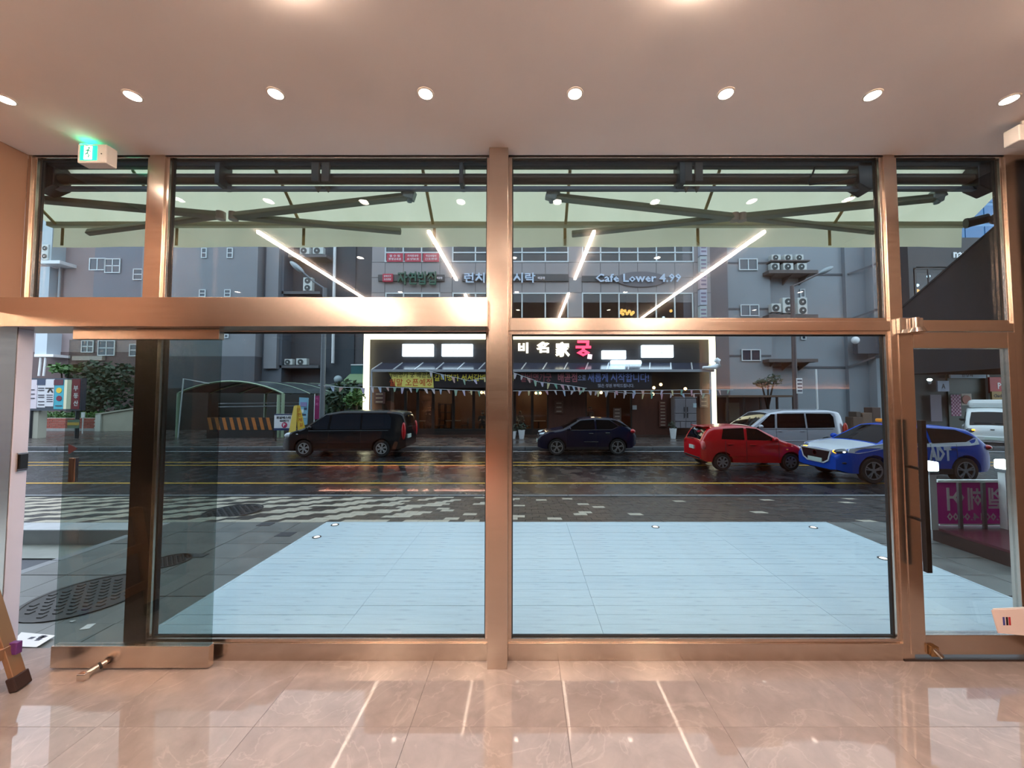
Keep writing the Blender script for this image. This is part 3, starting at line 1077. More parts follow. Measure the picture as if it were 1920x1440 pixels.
for u in (110, 326, 566, 813, 1060, 1311, 1560):
    x = xat(u, 418, YB)
    sb = MB().prism([(x - 0.012, 0.49, z_top - 0.005), (x + 0.012, 0.49, z_top - 0.005), (x + 0.012, YB - 0.02, zB - 0.002), (x - 0.012, YB - 0.02, zB - 0.002)], (0, 0, -0.012))
    sb.box(x - 0.013, x + 0.013, YB + 0.030, YB + 0.034, zv + 0.004, zB - 0.02)
    sb.build('seam', seam_m, aw)


def yarm(u, v, y):
    return at(u, v, y)


arms = (((40, 371), (414, 404), (165, 436)), ((768, 368), (438, 405), (752, 434)), ((1034, 369), (1377, 407), (1072, 439)), ((1756, 371), (1391, 407), (1640, 434)))
for (s, e, q) in arms:
    a, c, d_ = at(s[0], s[1], 0.50), at(e[0], e[1], 0.64), at(q[0], q[1], 0.82)
    am = MB().beam(a, c, 0.05, 0.055, up=(0, 0.4, 1)).build('arm', alu_g, aw, bevel=0.008)
    MB().beam(c, d_, 0.045, 0.05, up=(0, 0.4, 1)).build('forearm', alu_g, am, bevel=0.008)
    MB().cyl(c + Vector((0, 0, -0.035)), c + Vector((0, 0, 0.03)), 0.036, n=16).build('elbow', mat('elbow_metal', '#9a8f86', 0.4, 0.4), am, smooth=40)
    b = MB().obox(a + Vector((0, 0, 0.01)), (0.09, 0.06, 0.075), Matrix.Rotation(0.3, 3, 'Y'))
    b.cyl(a + Vector((0, 0, -0.05)), a + Vector((0, 0, 0.05)), 0.022, n=12)
    b.obox(a + Vector((math.copysign(0.05, a.x) * 0.8, 0, 0.03)), (0.05, 0.05, 0.06), Matrix.Rotation(-0.4, 3, 'Y'))
    b.build('shoulder', mat('shoulder_metal', '#7d8a8c', 0.4, 0.5), am, bevel=0.006)
for (u0, u1) in ((408, 417), (862, 869), (1272, 1282)):
    x0, x1 = xat(u0, 330, YA - 0.07), xat(u1, 330, YA - 0.07)
    MB().box(x0, x1, 0.36, YA + 0.03, zat(357, YA), zt_ + 0.06).build('bracket', anthracite, aw, bevel=0.004)
for u in (593, 612, 1289, 1309):
    x = xat(u, 330, YA - 0.06)
    b = MB().box(x - 0.03, x + 0.03, 0.38, YA - 0.055, zat(350, YA), zt_)
    b.prism([(x - 0.02, YA - 0.05, zat(355, YA)), (x + 0.02, YA - 0.05, zat(355, YA)), (x, YA - 0.05, zat(365, YA))], (0, 0.03, 0))
    b.build('bracket', dark_brown, aw, bevel=0.003)
for u0, u1, v1 in ((62, 118, 366), (1598, 1640, 364), (1818, 1872, 366)):
    x0, x1 = xat(u0, 330, YA), xat(u1, 330, YA)
    q = [(x0, 0.40, zat(300, YA)), (x1, 0.40, zat(300, YA)), (x1, 0.40, zat(v1 - 12, YA)), ((x0 + x1) / 2, 0.40, zat(v1, YA)), (x0, 0.40, zat(v1 - 12, YA))]
    MB().prism(q, (0, 0.12, 0)).build('end_cap', black, aw, bevel=0.006)
MB().tube([at(1531, 305, 0.42), at(1524, 325, 0.41), at(1516, 340, 0.40), at(1518, 346, 0.40), at(1560, 342, 0.40), at(1604, 332, 0.40)], 0.007).build('cable', black, aw, smooth=60)

# security camera on the outer jamb
t = thing('security_camera', 'black bullet security camera on the outer wall beside the awning end', 'camera', tuple(at(1868, 412, 0.42)))
a, c = at(1852, 409, 0.45), at(1815, 418, 0.50)
MB().cyl(a, c, 0.036, n=18).build('body', black, t, smooth=40)
MB().cyl(c, c + (c - a) * 0.12, 0.040, n=18).build('hood', black, t, smooth=40)
MB().ball(at(1868, 410, 0.42), 0.042, n=16, k=10).build('mount_ball', black, t, smooth=60)
MB().cyl(a, at(1868, 410, 0.42), 0.014).cyl(at(1868, 410, 0.42), at(1896, 410, 0.22), 0.03, n=16).build('arm', black, t, smooth=40)

# neighbour's dark awning, platform, banner and lamp posts
dn_m = mat('navy_awning_cloth', '#0e141e', 0.8, var=0.25, scale=1.6, stretch=(6, 6, 0.7))
t = thing('neighbour_awning', 'dark navy sloping shop awning with closed side beyond the swing door', 'awning', (3.9, 0.8, 2.6))
X = 3.83
zt1, zb1 = at(1880, 430, 0.5).z, at(1698, 578, 1.25).z
zlow = at(1698, 702, 1.25).z
MB().prism([(X, 0.35, zt1 + (zt1 - zb1) * 0.2), (X, 1.26, zb1), (X, 1.26, zlow), (X, 0.35, zlow)], (0.02, 0, 0)).build('side_panel', dn_m, t)
MB().prism([(X - 0.01, 0.35, zt1 + (zt1 - zb1) * 0.2), (X - 0.01, 1.26, zb1), (X - 0.01, 1.27, zb1 + 0.012), (X - 0.01, 0.35, zt1 + (zt1 - zb1) * 0.2 + 0.012)], (5.0, 0, 0)).build('roof_cloth', dn_m, t)
MB().box(X, 8.8, 1.27, 1.29, zlow, zb1).build('valance', dn_m, t)
tag(MB().box(-40, -3.75, -0.05, 0.18, -0.7, 4.3).build('wall_doorway_side', mat('grey_stone_front', '#5d5f62', 0.6, var=0.1, scale=1.0)), 'grey stone front of the shop building beyond the doorway', 'wall', kind='structure')
tag(MB().box(3.92, 40, -0.05, 0.18, -0.7, 4.3).box(12, 12.2, 0.2, 6, -0.2, 0).build('wall_neighbour', mat('dark_shopfront', '#2a2d30', 0.5)), 'dark front of the neighbouring shop', 'wall', kind='structure')

pz = 0.10
px0 = (1737 - U0) / F * 4.9
t = thing('platform', 'low dark red platform of the neighbouring shop', 'platform', (7, 1.6, ZG))
MB().box(px0, 11, 0.42, 2.42, pz - 0.03, pz).build('top_sheet', mat('wet_maroon_board', '#5b2c36', 0.25, var=0.15, scale=2.5), t)
MB().box(px0 + 0.01, 11, 0.43, 2.41, ZG - 0.03, pz - 0.03).build('side_board', mat('brown_board', '#3a2622', 0.5), t)
bn = thing('banner', 'magenta vinyl banner read from behind on the low dark red platform', 'banner', (6.2, 2.36, pz))
x0, x1, z0, z1 = R(1757, 904, 1910, 982, 2.36)
MB().box(x0, x1 + 1.2, 2.355, 2.365, z0, z1).build('sheet', fabric('magenta_vinyl', '#b04a94', '#c058a2', 0.7), bn)
MB().box(x0, x1 + 1.2, 2.34, 2.38, z1, z1 + 0.03).build('top_tube', white_paint, bn)
MB().box(x0, x1 + 1.2, 2.34, 2.38, z0 - 0.012, z0).build('bottom_tube', white_paint, bn)
pgr = mat('grey_post', '#7d8288', 0.4, 0.4)
for u in (1798, 1843):
    xx = xat(u, 940, 2.34)
    MB().box(xx - 0.02, xx + 0.02, 2.32, 2.345, z0 - 0.1, z1).build('upright', pgr, bn)
lt = mat('banner_white', '#e6e6ee', 0.5)
for ch, u, v, ww, hh in (('어', 1792, 936, 32, 42), ('헤', 1828, 936, 26, 42), ('엘', 1866, 934, 26, 38)):
    c = at(u, v, 2.349)
    s_ = (4.86 / F)
    text('letter', ch, lt, bn, (c.x, 2.349, c.z), ww * s_, hh * s_, 0.003, mirror=True)
c = at(1830, 969, 2.349)
text('phone_number', '0.0014.0000', lt, bn, (c.x, 2.349, c.z), 106 * 4.86 / F, 14 * 4.86 / F, 0.003, mirror=True)
for i, (u, v0, v1) in enumerate(((1747, 865, 985), (1889, 862, 985))):
    p = at(u, v1, 2.30)
    t = thing('post_lamp', ('white lamp post with glowing head beside the pull bar of the swing door', 'white lamp post with glowing head at the far end of the magenta banner')[i], 'lamp post', (p.x, 2.3, pz), group='lamp posts on the platform')
    zt = at(u, v0, 2.3).z
    zb = at(u, v0 + 17, 2.3).z
    MB().box(p.x - 0.045, p.x + 0.045, 2.26, 2.34, pz, zb - 0.04).build('post', white_paint, t, bevel=0.004)
    MB().box(p.x - 0.06, p.x + 0.06, 2.24, 2.36, zb - 0.045, zb).build('collar', pgr, t, bevel=0.004)
    MB().box(p.x - 0.062, p.x + 0.062, 2.238, 2.362, zb, zt).build('glowing_head', mat('post_lamp_light', '#e8fff4', emit=22), t, bevel=0.015)

# ------------------------------------------------------------------ vehicles
def interp(pts, x):
    if x <= pts[0][0]:
        return pts[0][1]
    for (a, p), (c, q) in zip(pts, pts[1:]):
        if x <= c:
            return p + (q - p) * (x - a) / max(1e-6, c - a)
    return pts[-1][1]


def smooth_fn(pts, wdt):
    pts = sorted(pts)
    def f(x):
        return sum(interp(pts, x + wdt * k / 3) for k in range(-3, 4)) / 7
    return f


glass_v = mat('car_glass', '#08090b', 0.05, spec=0.25)
tyre_m = mat('tyre', '#0d0d0e', 0.75)
alloy = mat('alloy_rim', '#a9aeb4', 0.3, 0.8)
trim_b = mat('black_trim', '#141416', 0.5)
red_l = mat('tail_lamp', '#b01018', 0.15, coat=0.5)
clear_l = mat('head_lamp', '#c9d2da', 0.1, spec=0.8)
plate_m = mat('number_plate', '#c5d8cf', 0.4)
chrome_v = mat('car_chrome', '#c8ccd0', 0.12, 1.0)


def car(name, label, cat, x, y, rotz, sp):
    """x, y: centre of the car on the road; the car's own +X is its front"""
    L, W, H, belt = sp['L'], sp['W'], sp['H'], sp['belt']
    paint = sp['paint']
    root = thing(name, label, cat, (x, y, ZR), rotz)
    top = smooth_fn(sp['top'], sp.get('soft', 0.07))
    bot = smooth_fn(sp['bot'], 0.06)
    tum = sp.get('tum', 0.27)
    rnd = sp.get('rnd', 0.7)

    def hw(px, z):
        s = max(0.0, (abs(px) - (L / 2 - rnd)) / rnd)
        plan = 1 - sp.get('taper', 0.2) * s ** 2.4
        q = min(z, belt)
        wdt = W / 2 * plan * (1 - 0.055 * ((q - 0.62 * belt) / (0.62 * belt)) ** 2)
        return wdt - max(0.0, z - belt) * tum

    def section(px):
        zb, zt = bot(px), top(px)
        h = zt - zb
        rc = min(0.13, h * 0.28)
        pts = [(0, zb), (hw(px, zb) * 0.75, zb)]
        n = 9
        for k in range(n + 1):
            z = zb + 0.03 + (h - 0.03 - rc) * k / n
            pts.append((hw(px, z), z))
        a = pts[-1]
        c = (hw(px, zt) * 1.0, zt - 0.01)
        e = (hw(px, zt) * 0.82, topz(px, hw(px, zt) * 0.82))
        for t in (0.33, 0.66, 1.0):
            pts.append(((1 - t) ** 2 * a[0] + 2 * t * (1 - t) * c[0] + t * t * e[0], (1 - t) ** 2 * a[1] + 2 * t * (1 - t) * c[1] + t * t * e[1]))
        for f in (0.55, 0.28, 0.0):
            yy = hw(px, zt) * f
            pts.append((yy, topz(px, yy)))
        return pts

    def topz(px, yy):
        zt = top(px)
        k = abs(yy) / max(0.1, hw(px, zt))
        return zt - 0.045 * k * k

    xs = []
    N = 64
    for i in range(N + 1):
        t = i / N
        t = t * 0.7 + 0.3 * (0.5 - 0.5 * math.cos(PI * t))
        xs.append(-L / 2 + L * t)
    b = MB()
    ring = None
    for i, px in enumerate(xs):
        half = section(px)
        full = [(-p[0], p[1]) for p in half[1:-1]][::-1]
        r = half + full      # bottom centre, +y side up, top centre, -y side down
        ring = len(r)
        b.v += [Vector((px, p[0], p[1])) for p in r]
    for i in range(N):
        for k in range(ring):
            b.f.append((i * ring + k, i * ring + (k + 1) % ring, (i + 1) * ring + (k + 1) % ring, (i + 1) * ring + k))
            b.mi.append(0)
    b.f.append(tuple(range(ring - 1, -1, -1)))
    b.f.append(tuple(range(N * ring, (N + 1) * ring)))
    b.mi += [0, 0]
    body = b.build('body', [paint, trim_b], root, local=True, smooth=38)
    # wheel arches
    cut = MB()
    r = sp['r']
    for wx in sp['wheels']:
        for s in (-1, 1):
            cut.cyl((wx, s * (W / 2 - 0.26), r + 0.01), (wx, s * (W / 2 + 0.3), r + 0.01), r + sp.get('gap', 0.055), n=32)
    co = cut.build('cutter', [paint, trim_b], root, local=True)
    md = body.modifiers.new('cut', 'BOOLEAN')
    md.operation = 'DIFFERENCE'
    md.solver = 'EXACT'
    md.object = co
    dg = bpy.context.evaluated_depsgraph_get()
    me = bpy.data.meshes.new_from_object(body.evaluated_get(dg))
    body.modifiers.clear()
    body.data = me
    bpy.data.objects.remove(co)
    # wheels
    wr = sp.get('rim', 0.68) * r
    wm = wmr = None
    for wx in sp['wheels']:
        for s in (-1, 1):
            if wm is None:
                prof = [(wr, -0.10), (r * 0.93, -0.105), (r, -0.075), (r, 0.075), (r * 0.93, 0.105), (wr, 0.10), (wr * 0.97, 0.05), (0.02, 0.03)]
                o = MB().lathe(prof, (0, 0, 0), (0, -1, 0), n=36).build('wheel', tyre_m, root, local=True, smooth=35)
                k = MB()
                ns = sp.get('spokes', 5)
                k.lathe([(wr, 0.085), (wr, 0.10), (wr * 0.9, 0.10), (wr * 0.88, 0.07)], (0, 0, 0), (0, -1, 0), n=36, caps=False)
                for q in range(ns):
                    for dd in ((-0.16, 0.16) if sp.get('twin') else (0.0,)):
                        t = 2 * PI * q / ns + 0.3
                        d0 = Vector((math.cos(t), 0, math.sin(t)))
                        d1 = Vector((math.cos(t + dd), 0, math.sin(t + dd)))
                        k.beam(d0 * 0.04 + Vector((0, -0.082, 0)), d1 * wr * 0.93 + Vector((0, -0.088, 0)), (0.03 if sp.get('twin') else 0.055), 0.03, up=(0, 1, 0))
                k.cyl((0, -0.06, 0), (0, -0.1, 0), wr * 0.24, n=16)
                rim = k.build('rim', sp.get('alloy', alloy), o, local=True, smooth=35)
                wm, wmr = o.data, rim.data
            else:
                o = bpy.data.objects.new('wheel', wm)
                COL.objects.link(o)
                o.parent = root
                rim = bpy.data.objects.new('rim', wmr)
                COL.objects.link(rim)
                rim.parent = o
            o.location = (wx, s * (W / 2 - 0.125), r)
            if s > 0:
                o.rotation_euler = (0, 0, PI)

    def patch(nm, outline, m, off=0.008, sides=(-1, 1), parent=root, thick=0.03):
        out = []
        for s in sides:
            # densify
            pts = []
            for i in range(len(outline)):
                a, c = outline[i], outline[(i + 1) % len(outline)]
                n = max(1, int(math.hypot(c[0] - a[0], c[1] - a[1]) / 0.12))
                pts += [(a[0] + (c[0] - a[0]) * k / n, a[1] + (c[1] - a[1]) * k / n) for k in range(n)]
            n = len(pts)
            mb = MB()
            V = [Vector((p[0], s * (hw(p[0], p[1]) + off), p[1])) for p in pts] + [Vector((p[0], s * (hw(p[0], p[1]) - thick), p[1])) for p in pts]
            fs = [tuple(range(n)), tuple(range(2 * n - 1, n - 1, -1))] + [(k, (k + 1) % n, n + (k + 1) % n, n + k) for k in range(n)]
            mb.add(V, fs)
            out.append(mb.build(nm, m, parent, local=True))
        return out

    def sheet(nm, xa, xb, f0, f1, m, off=0.006, inset=0.0, parent=root, n=14):
        """a panel that lies on the upper skin between xa and xb, over f0..f1 of the half width"""
        P, fs = [], []
        K = 10
        for i in range(n + 1):
            px = xa + (xb - xa) * i / n
            dz = (top(px + 0.01) - top(px - 0.01)) / 0.02
            nn = Vector((-dz, 0, 1)).normalized()
            for k in range(K + 1):
                g = -1 + 2 * k / K
                ff = f0 + (f1 - f0) * i / n
                yy = g * hw(px, top(px)) * ff
                P.append(Vector((px, yy, topz(px, yy))) + nn * off)
        for i in range(n):
            for k in range(K):
                a = i * (K + 1) + k
                fs.append((a, a + 1, a + K + 2, a + K + 1))
        return MB().add(P, fs).build(nm, m, parent, local=True, smooth=40)

    for wdw in sp['windows']:
        patch('side_window', wdw, sp.get('glass', glass_v))
    xa, xb = sp['shield']
    sheet('windshield', xa, xb, 0.86, 0.80, glass_v)
    if sp.get('back'):
        xa, xb = sp['back']
        sheet('rear_window', xa, xb, 0.78, 0.76, glass_v)
    for nm, xa, xb, f0, f1, m in sp.get('sheets', ()):
        sheet(nm, xa, xb, f0, f1, m, 0.004)
    for nm, o, m in sp.get('patches', ()):
        patch(nm, o, m, 0.005)
    if sp.get('seams'):
        for s in (-1, 1):
            sm = MB()
            for px, za, zb_ in sp['seams']:
                P = []
                for k in range(7):
                    z = za + (zb_ - za) * k / 6
                    P.append(Vector((px, s * (hw(px, z) + 0.001), z)))
                sm.tube(P, 0.006, n=5)
            sm.build('door_seam', trim_b, root, local=True, kind='stuff')
    for hx_, hz_ in sp.get('handles', ()):
        for s in (-1, 1):
            yy = s * (hw(hx_, hz_) + 0.01)
            MB().box(hx_ - 0.09, hx_ + 0.09, yy - 0.018, yy + 0.018, hz_ - 0.015, hz_ + 0.015).build('door_handle', sp.get('handle_m', paint), root, local=True, bevel=0.006)
    mx, mz = sp['mirror']
    for s in (-1, 1):
        yy = s * (hw(mx, mz) + 0.11)
        q = MB().ball((mx, yy, mz), 0.09, 0.11, 0.085, n=14, k=8)
        q.box(mx - 0.02, mx + 0.04, min(yy, s * hw(mx, mz)), max(yy, s * hw(mx, mz)), mz - 0.05, mz - 0.02)
        q.build('mirror', sp.get('mirror_m', paint), root, local=True, smooth=50)
    for c, rad, m, nm in sp.get('lamps', ()):
        for s in (-1, 1):
            MB().ball((c[0], s * c[1], c[2]), rad[0], rad[1], rad[2], n=18, k=12).build(nm, m, root, local=True, smooth=60)
    for nm, q, m, bv in sp.get('boxes', ()):
        MB().box(*q).build(nm, m, root, local=True, bevel=bv)
    return root, hw


def place(u_front, u_rear, y_near, W, L):
    pass


# black minivan, facing the doorway side
van_glass = mat('van_glass', '#20242d', 0.1, spec=0.4)
navy_black = mat('black_car_paint', '#141519', 0.2, spec=0.35)
yv = on_z(640, 857, ZR).y
xr_ = xat(766, 800, yv + 0.1)
xf_ = xat(521, 800, yv + 0.1)
Lv = 5.12
ctr = (xr_ + xf_) / 2
van = dict(glass=van_glass, L=Lv, W=1.92, H=1.92, belt=1.08, paint=navy_black, tum=0.16, rnd=0.75, taper=0.24, r=0.345, rim=0.66, spokes=6, twin=True, alloy=mat('bright_rim', '#c6ccd2', 0.3, 0.6),
           top=[(-2.57, 1.05), (-2.5, 1.62), (-2.36, 1.84), (-1.8, 1.92), (0.1, 1.91), (0.75, 1.80), (1.62, 1.20), (2.2, 1.02), (2.45, 0.88), (2.57, 0.62)],
           bot=[(-2.57, 0.42), (-2.4, 0.30), (-1.9, 0.25), (2.2, 0.22), (2.57, 0.28)],
           wheels=(-1.62, 1.58), shield=(1.58, 0.78), back=(-2.54, -2.44),
           windows=[[(0.62, 1.13), (1.42, 1.13), (0.72, 1.72), (0.55, 1.72)], [(-0.72, 1.13), (0.52, 1.13), (0.45, 1.74), (-0.72, 1.75)], [(-1.98, 1.15), (-0.80, 1.13), (-0.80, 1.75), (-1.86, 1.74), (-1.98, 1.6)]],
           patches=[('sill_trim', [(-1.2, 0.26), (1.15, 0.26), (1.15, 0.34), (-1.2, 0.34)], trim_b), ('belt_line', [(-1.9, 1.075), (1.4, 1.06), (1.4, 1.078), (-1.9, 1.093)], chrome_v)],
           seams=[(0.57, 0.36, 1.12), (-0.76, 0.36, 1.12), (1.40, 0.7, 1.1)], handles=((0.42, 1.0), (-0.55, 1.0)), mirror=(1.28, 1.2),
           lamps=(((2.26, 0.80, 0.86), (0.20, 0.12, 0.13), clear_l, 'headlight'), ((-2.50, 0.84, 1.05), (0.09, 0.09, 0.36), red_l, 'tail_light'), ((1.85, 0.945, 0.93), (0.05, 0.02, 0.02), clear_l, 'side_lamp')),
           boxes=(('grille', (2.42, 2.56, -0.5, 0.5, 0.62, 0.78), trim_b, 0.02), ('number_plate', (2.50, 2.60, -0.26, 0.26, 0.44, 0.55), plate_m, 0.004),
                  ('rear_plate', (-2.60, -2.5, 0.12, 0.56, 0.74, 0.90), plate_m, 0.004), ('side_moulding', (-1.2, 1.1, 0.93, 0.972, 0.55, 0.60), navy_black, 0.01),
                  ('side_moulding', (-1.2, 1.1, -0.972, -0.93, 0.55, 0.60), navy_black, 0.01), ('rear_wiper', (-2.60, -2.52, 0.0, 0.5, 1.2, 1.23), trim_b, 0.004)))
car('minivan', 'black minivan with tinted windows parked in front of the lit restaurant frame', 'van', ctr, yv + 0.96, PI, van)

# dark navy compact suv
navy = mat('navy_car_paint', '#0b1028', 0.2, spec=0.35)
ys = on_z(1100, 854, ZR).y
xf_, xr_ = xat(1012, 830, ys + 0.2), xat(1190, 830, ys + 0.1)
su = dict(L=4.2, W=1.8, H=1.6, belt=1.05, paint=navy, tum=0.30, rnd=0.7, taper=0.2, r=0.345, rim=0.74, spokes=5, twin=True,
          top=[(-2.1, 0.85), (-2.02, 1.05), (-1.82, 1.2), (-1.45, 1.48), (-1.1, 1.56), (-0.3, 1.60), (0.25, 1.54), (1.05, 1.12), (1.75, 1.0), (2.0, 0.88), (2.1, 0.7)],
          bot=[(-2.1, 0.45), (-1.9, 0.28), (1.8, 0.24), (2.1, 0.32)],
          wheels=(-1.28, 1.30), shield=(1.0, 0.28), back=(-1.80, -1.5),
          windows=[[(-0.32, 1.10), (0.88, 1.08), (0.28, 1.46), (-0.30, 1.50)], [(-1.32, 1.22), (-1.05, 1.11), (-0.40, 1.10), (-0.38, 1.50), (-0.95, 1.48)]],
          patches=[('chrome_line', [(-1.30, 1.19), (-1.05, 1.07), (0.9, 1.045), (0.9, 1.06), (-1.05, 1.09), (-1.32, 1.21)], chrome_v), ('black_pillar', [(-1.75, 1.2), (-1.36, 1.23), (-1.0, 1.49), (-1.25, 1.46)], glass_v),
                   ('sill_trim', [(-0.9, 0.25), (0.9, 0.25), (0.9, 0.36), (-0.9, 0.36)], trim_b), ('side_badge', [(-0.45, 0.56), (0.15, 0.56), (0.15, 0.585), (-0.45, 0.585)], chrome_v)],
          seams=[(-0.36, 0.36, 1.08), (0.9, 0.40, 1.05), (-1.0, 0.6, 1.08)], handles=((-0.15, 0.93), (-0.85, 0.95)), handle_m=chrome_v, mirror=(0.78, 1.12),
          lamps=(((1.82, 0.66, 0.88), (0.22, 0.14, 0.07), clear_l, 'headlight'), ((-1.93, 0.74, 1.0), (0.14, 0.12, 0.10), red_l, 'tail_light'), ((1.98, 0.6, 0.5), (0.06, 0.1, 0.04), clear_l, 'fog_lamp')),
          boxes=(('grille', (1.95, 2.09, -0.5, 0.5, 0.72, 0.80), trim_b, 0.02), ('number_plate', (2.05, 2.13, -0.26, 0.26, 0.48, 0.6), plate_m, 0.004), ('rear_plate', (-2.13, -2.05, -0.26, 0.26, 0.6, 0.72), plate_m, 0.004)))
car('compact_suv', 'dark navy compact suv with a light roof edge beside the column', 'car', (xf_ + xr_) / 2, ys + 0.9, PI, su)

# red hatchback, seen from its rear corner
redp = mat('red_car_paint', '#bb0d18', 0.22, coat=0.6)
yr = on_z(1390, 886, ZR).y + 0.25
xf_, xr_ = xat(1500, 840, yr + 0.5), xat(1306, 840, yr + 0.25)
hb = dict(L=3.5, W=1.6, H=1.50, belt=0.98, paint=redp, tum=0.26, rnd=0.6, taper=0.18, r=0.285, rim=0.66, spokes=7,
          top=[(-1.75, 0.9), (-1.70, 1.05), (-1.50, 1.36), (-1.3, 1.46), (-0.5, 1.51), (0.15, 1.45), (0.95, 1.02), (1.45, 0.86), (1.68, 0.70), (1.75, 0.55)],
          bot=[(-1.75, 0.35), (-1.6, 0.26), (1.5, 0.22), (1.75, 0.28)],
          wheels=(-1.08, 1.18), shield=(0.92, 0.2), back=(-1.70, -1.46),
          windows=[[(-0.25, 1.02), (0.72, 1.0), (0.12, 1.38), (-0.22, 1.41)], [(-1.10, 1.05), (-0.34, 1.02), (-0.32, 1.41), (-1.0, 1.38)]],
          seams=[(-0.29, 0.32, 1.0), (0.78, 0.36, 0.98), (-0.98, 0.55, 1.0)], handles=((-0.08, 0.86), (-0.82, 0.88)), mirror=(0.62, 1.04),
          lamps=(((1.50, 0.56, 0.72), (0.18, 0.12, 0.09), clear_l, 'headlight'), ((-1.66, 0.64, 0.82), (0.08, 0.10, 0.17), mat('pale_red_lamp', '#d86a6a', 0.15), 'tail_light'), ((1.05, 0.80, 0.7), (0.04, 0.015, 0.018), mat('amber_lamp', '#ff9a30', 0.2), 'side_lamp')),
          boxes=(('rear_plate', (-1.79, -1.70, -0.2, 0.14, 0.66, 0.78), plate_m, 0.004), ('number_plate', (1.7, 1.78, -0.26, 0.26, 0.4, 0.52), plate_m, 0.004),
                 ('rear_wiper', (-1.74, -1.66, -0.1, 0.4, 0.99, 1.01), trim_b, 0.003), ('roof_spoiler', (-1.56, -1.34, -0.5, 0.5, 1.42, 1.45), redp, 0.01), ('rear_bumper_trim', (-1.77, -1.6, -0.6, 0.6, 0.36, 0.42), trim_b, 0.02)),
          patches=[('side_moulding', [(-0.85, 0.48), (0.85, 0.48), (0.85, 0.53), (-0.85, 0.53)], redp)])
car('hatchback', 'small red hatchback seen from its rear corner on the wet street', 'car', (xf_ + xr_) / 2, yr + 0.8, 0.0, hb)

# silver minivan in the far lane
silver = mat('silver_car_paint', '#b4b8c2', 0.25, 0.25, coat=0.6)
yv2 = on_z(1450, 852, ZR).y
xf_, xr_ = xat(1352, 800, yv2 + 0.6), xat(1588, 800, yv2 + 0.2)
v2 = dict(van)
v2.update(paint=silver, glass=glass_v, alloy=alloy,
          boxes=tuple((n, q, silver if m is navy_black else m, bv) for n, q, m, bv in van['boxes']),
          lamps=(((2.26, 0.80, 0.86), (0.20, 0.12, 0.13), clear_l, 'headlight'), ((-2.50, 0.84, 1.05), (0.09, 0.09, 0.3), mat('orange_red_lamp', '#c04030', 0.2), 'tail_light')))
car('minivan', 'silver minivan behind the red hatchback in the far lane', 'van', (xf_ + xr_) / 2, yv2 + 0.96, PI, v2)

# blue and white security patrol suv
blue = mat('blue_car_paint', '#0a48b4', 0.25, spec=0.25)
whitep = mat('white_car_paint', '#d3dbe2', 0.25, coat=0.5)
ya = on_z(1720, 906, ZR).y - 0.12
xr_ = xat(1852, 850, ya + 0.25)
xfw = xat(1641, 894, ya)
xrw = xat(1814, 888, ya)
La = 4.4
# rear axle and front axle as seen
wb = xrw - xfw
pa = dict(L=La, W=1.85, H=1.65, belt=1.08, paint=blue, tum=0.30, rnd=0.75, taper=0.22, r=0.36, rim=0.70, spokes=5, twin=True, gap=0.07,
          top=[(-2.2, 0.8), (-2.12, 1.08), (-1.92, 1.22), (-1.58, 1.52), (-1.2, 1.60), (-0.3, 1.65), (0.2, 1.60), (1.08, 1.12), (1.85, 1.0), (2.12, 0.88), (2.2, 0.72)],
          bot=[(-2.2, 0.45), (-2.0, 0.30), (1.9, 0.25), (2.2, 0.34)],
          wheels=(-1.30, wb - 1.30), shield=(1.04, 0.22), back=(-1.90, -1.62),
          windows=[[(-0.30, 1.13), (0.90, 1.12), (0.24, 1.50), (-0.28, 1.55)], [(-1.62, 1.30), (-1.36, 1.17), (-0.38, 1.13), (-0.36, 1.55), (-1.15, 1.50)]],
          sheets=[('hood_panel', 2.08, 1.10, 0.93, 0.96, whitep)],
          patches=[('white_band', [(-1.72, 1.10), (-1.4, 1.06), (0.95, 0.99), (1.7, 0.84), (1.95, 0.86), (1.9, 0.97), (1.06, 1.10), (0.95, 1.12), (-1.36, 1.165), (-1.62, 1.27), (-1.72, 1.26)], whitep),
                   ('sill_trim', [(-0.92, 0.27), (0.92, 0.27), (0.92, 0.42), (-0.92, 0.42)], trim_b)],
          seams=[(-0.33, 0.44, 1.1), (0.92, 0.45, 1.08), (-1.05, 0.7, 1.1)], handles=((-0.15, 0.97), (-0.95, 1.0)), mirror=(0.82, 1.17), mirror_m=blue,
          lamps=(((1.93, 0.68, 0.87), (0.26, 0.16, 0.075), mat('dark_head_lamp', '#3a4048', 0.1, spec=0.8), 'headlight'), ((2.06, 0.62, 0.86), (0.11, 0.12, 0.05), mat('indicator_glow', '#ffb030', emit=6.0, ecol='#ff9a18'), 'indicator_lamp'), ((2.02, 0.78, 0.87), (0.06, 0.06, 0.03), mat('lamp_glow', '#ffffff', emit=3.0), 'lamp_lens'),
                 ((-2.05, 0.76, 1.0), (0.12, 0.12, 0.08), red_l, 'tail_light'), ((2.0, 0.72, 0.56), (0.1, 0.12, 0.05), trim_b, 'bumper_intake')),
          boxes=(('number_plate', (2.17, 2.25, -0.27, 0.27, 0.50, 0.62), plate_m, 0.004), ('rear_plate', (-2.24, -2.15, -0.26, 0.26, 0.6, 0.72), plate_m, 0.004),
                 ('roof_beacon', (-0.35, -0.05, -0.45, 0.45, 1.655, 1.76), mat('amber_beacon', '#d98a2a', 0.2, emit=0.3), 0.03), ('bumper_skirt', (1.95, 2.19, -0.72, 0.72, 0.30, 0.42), trim_b, 0.03)))
car_x = xrw - 1.30 if False else xrw - 1.30
pt, hwf = car('patrol_suv', 'blue and white security patrol suv with amber roof beacon on the near lane', 'car', xrw - 1.30, ya + 0.925, PI, pa)
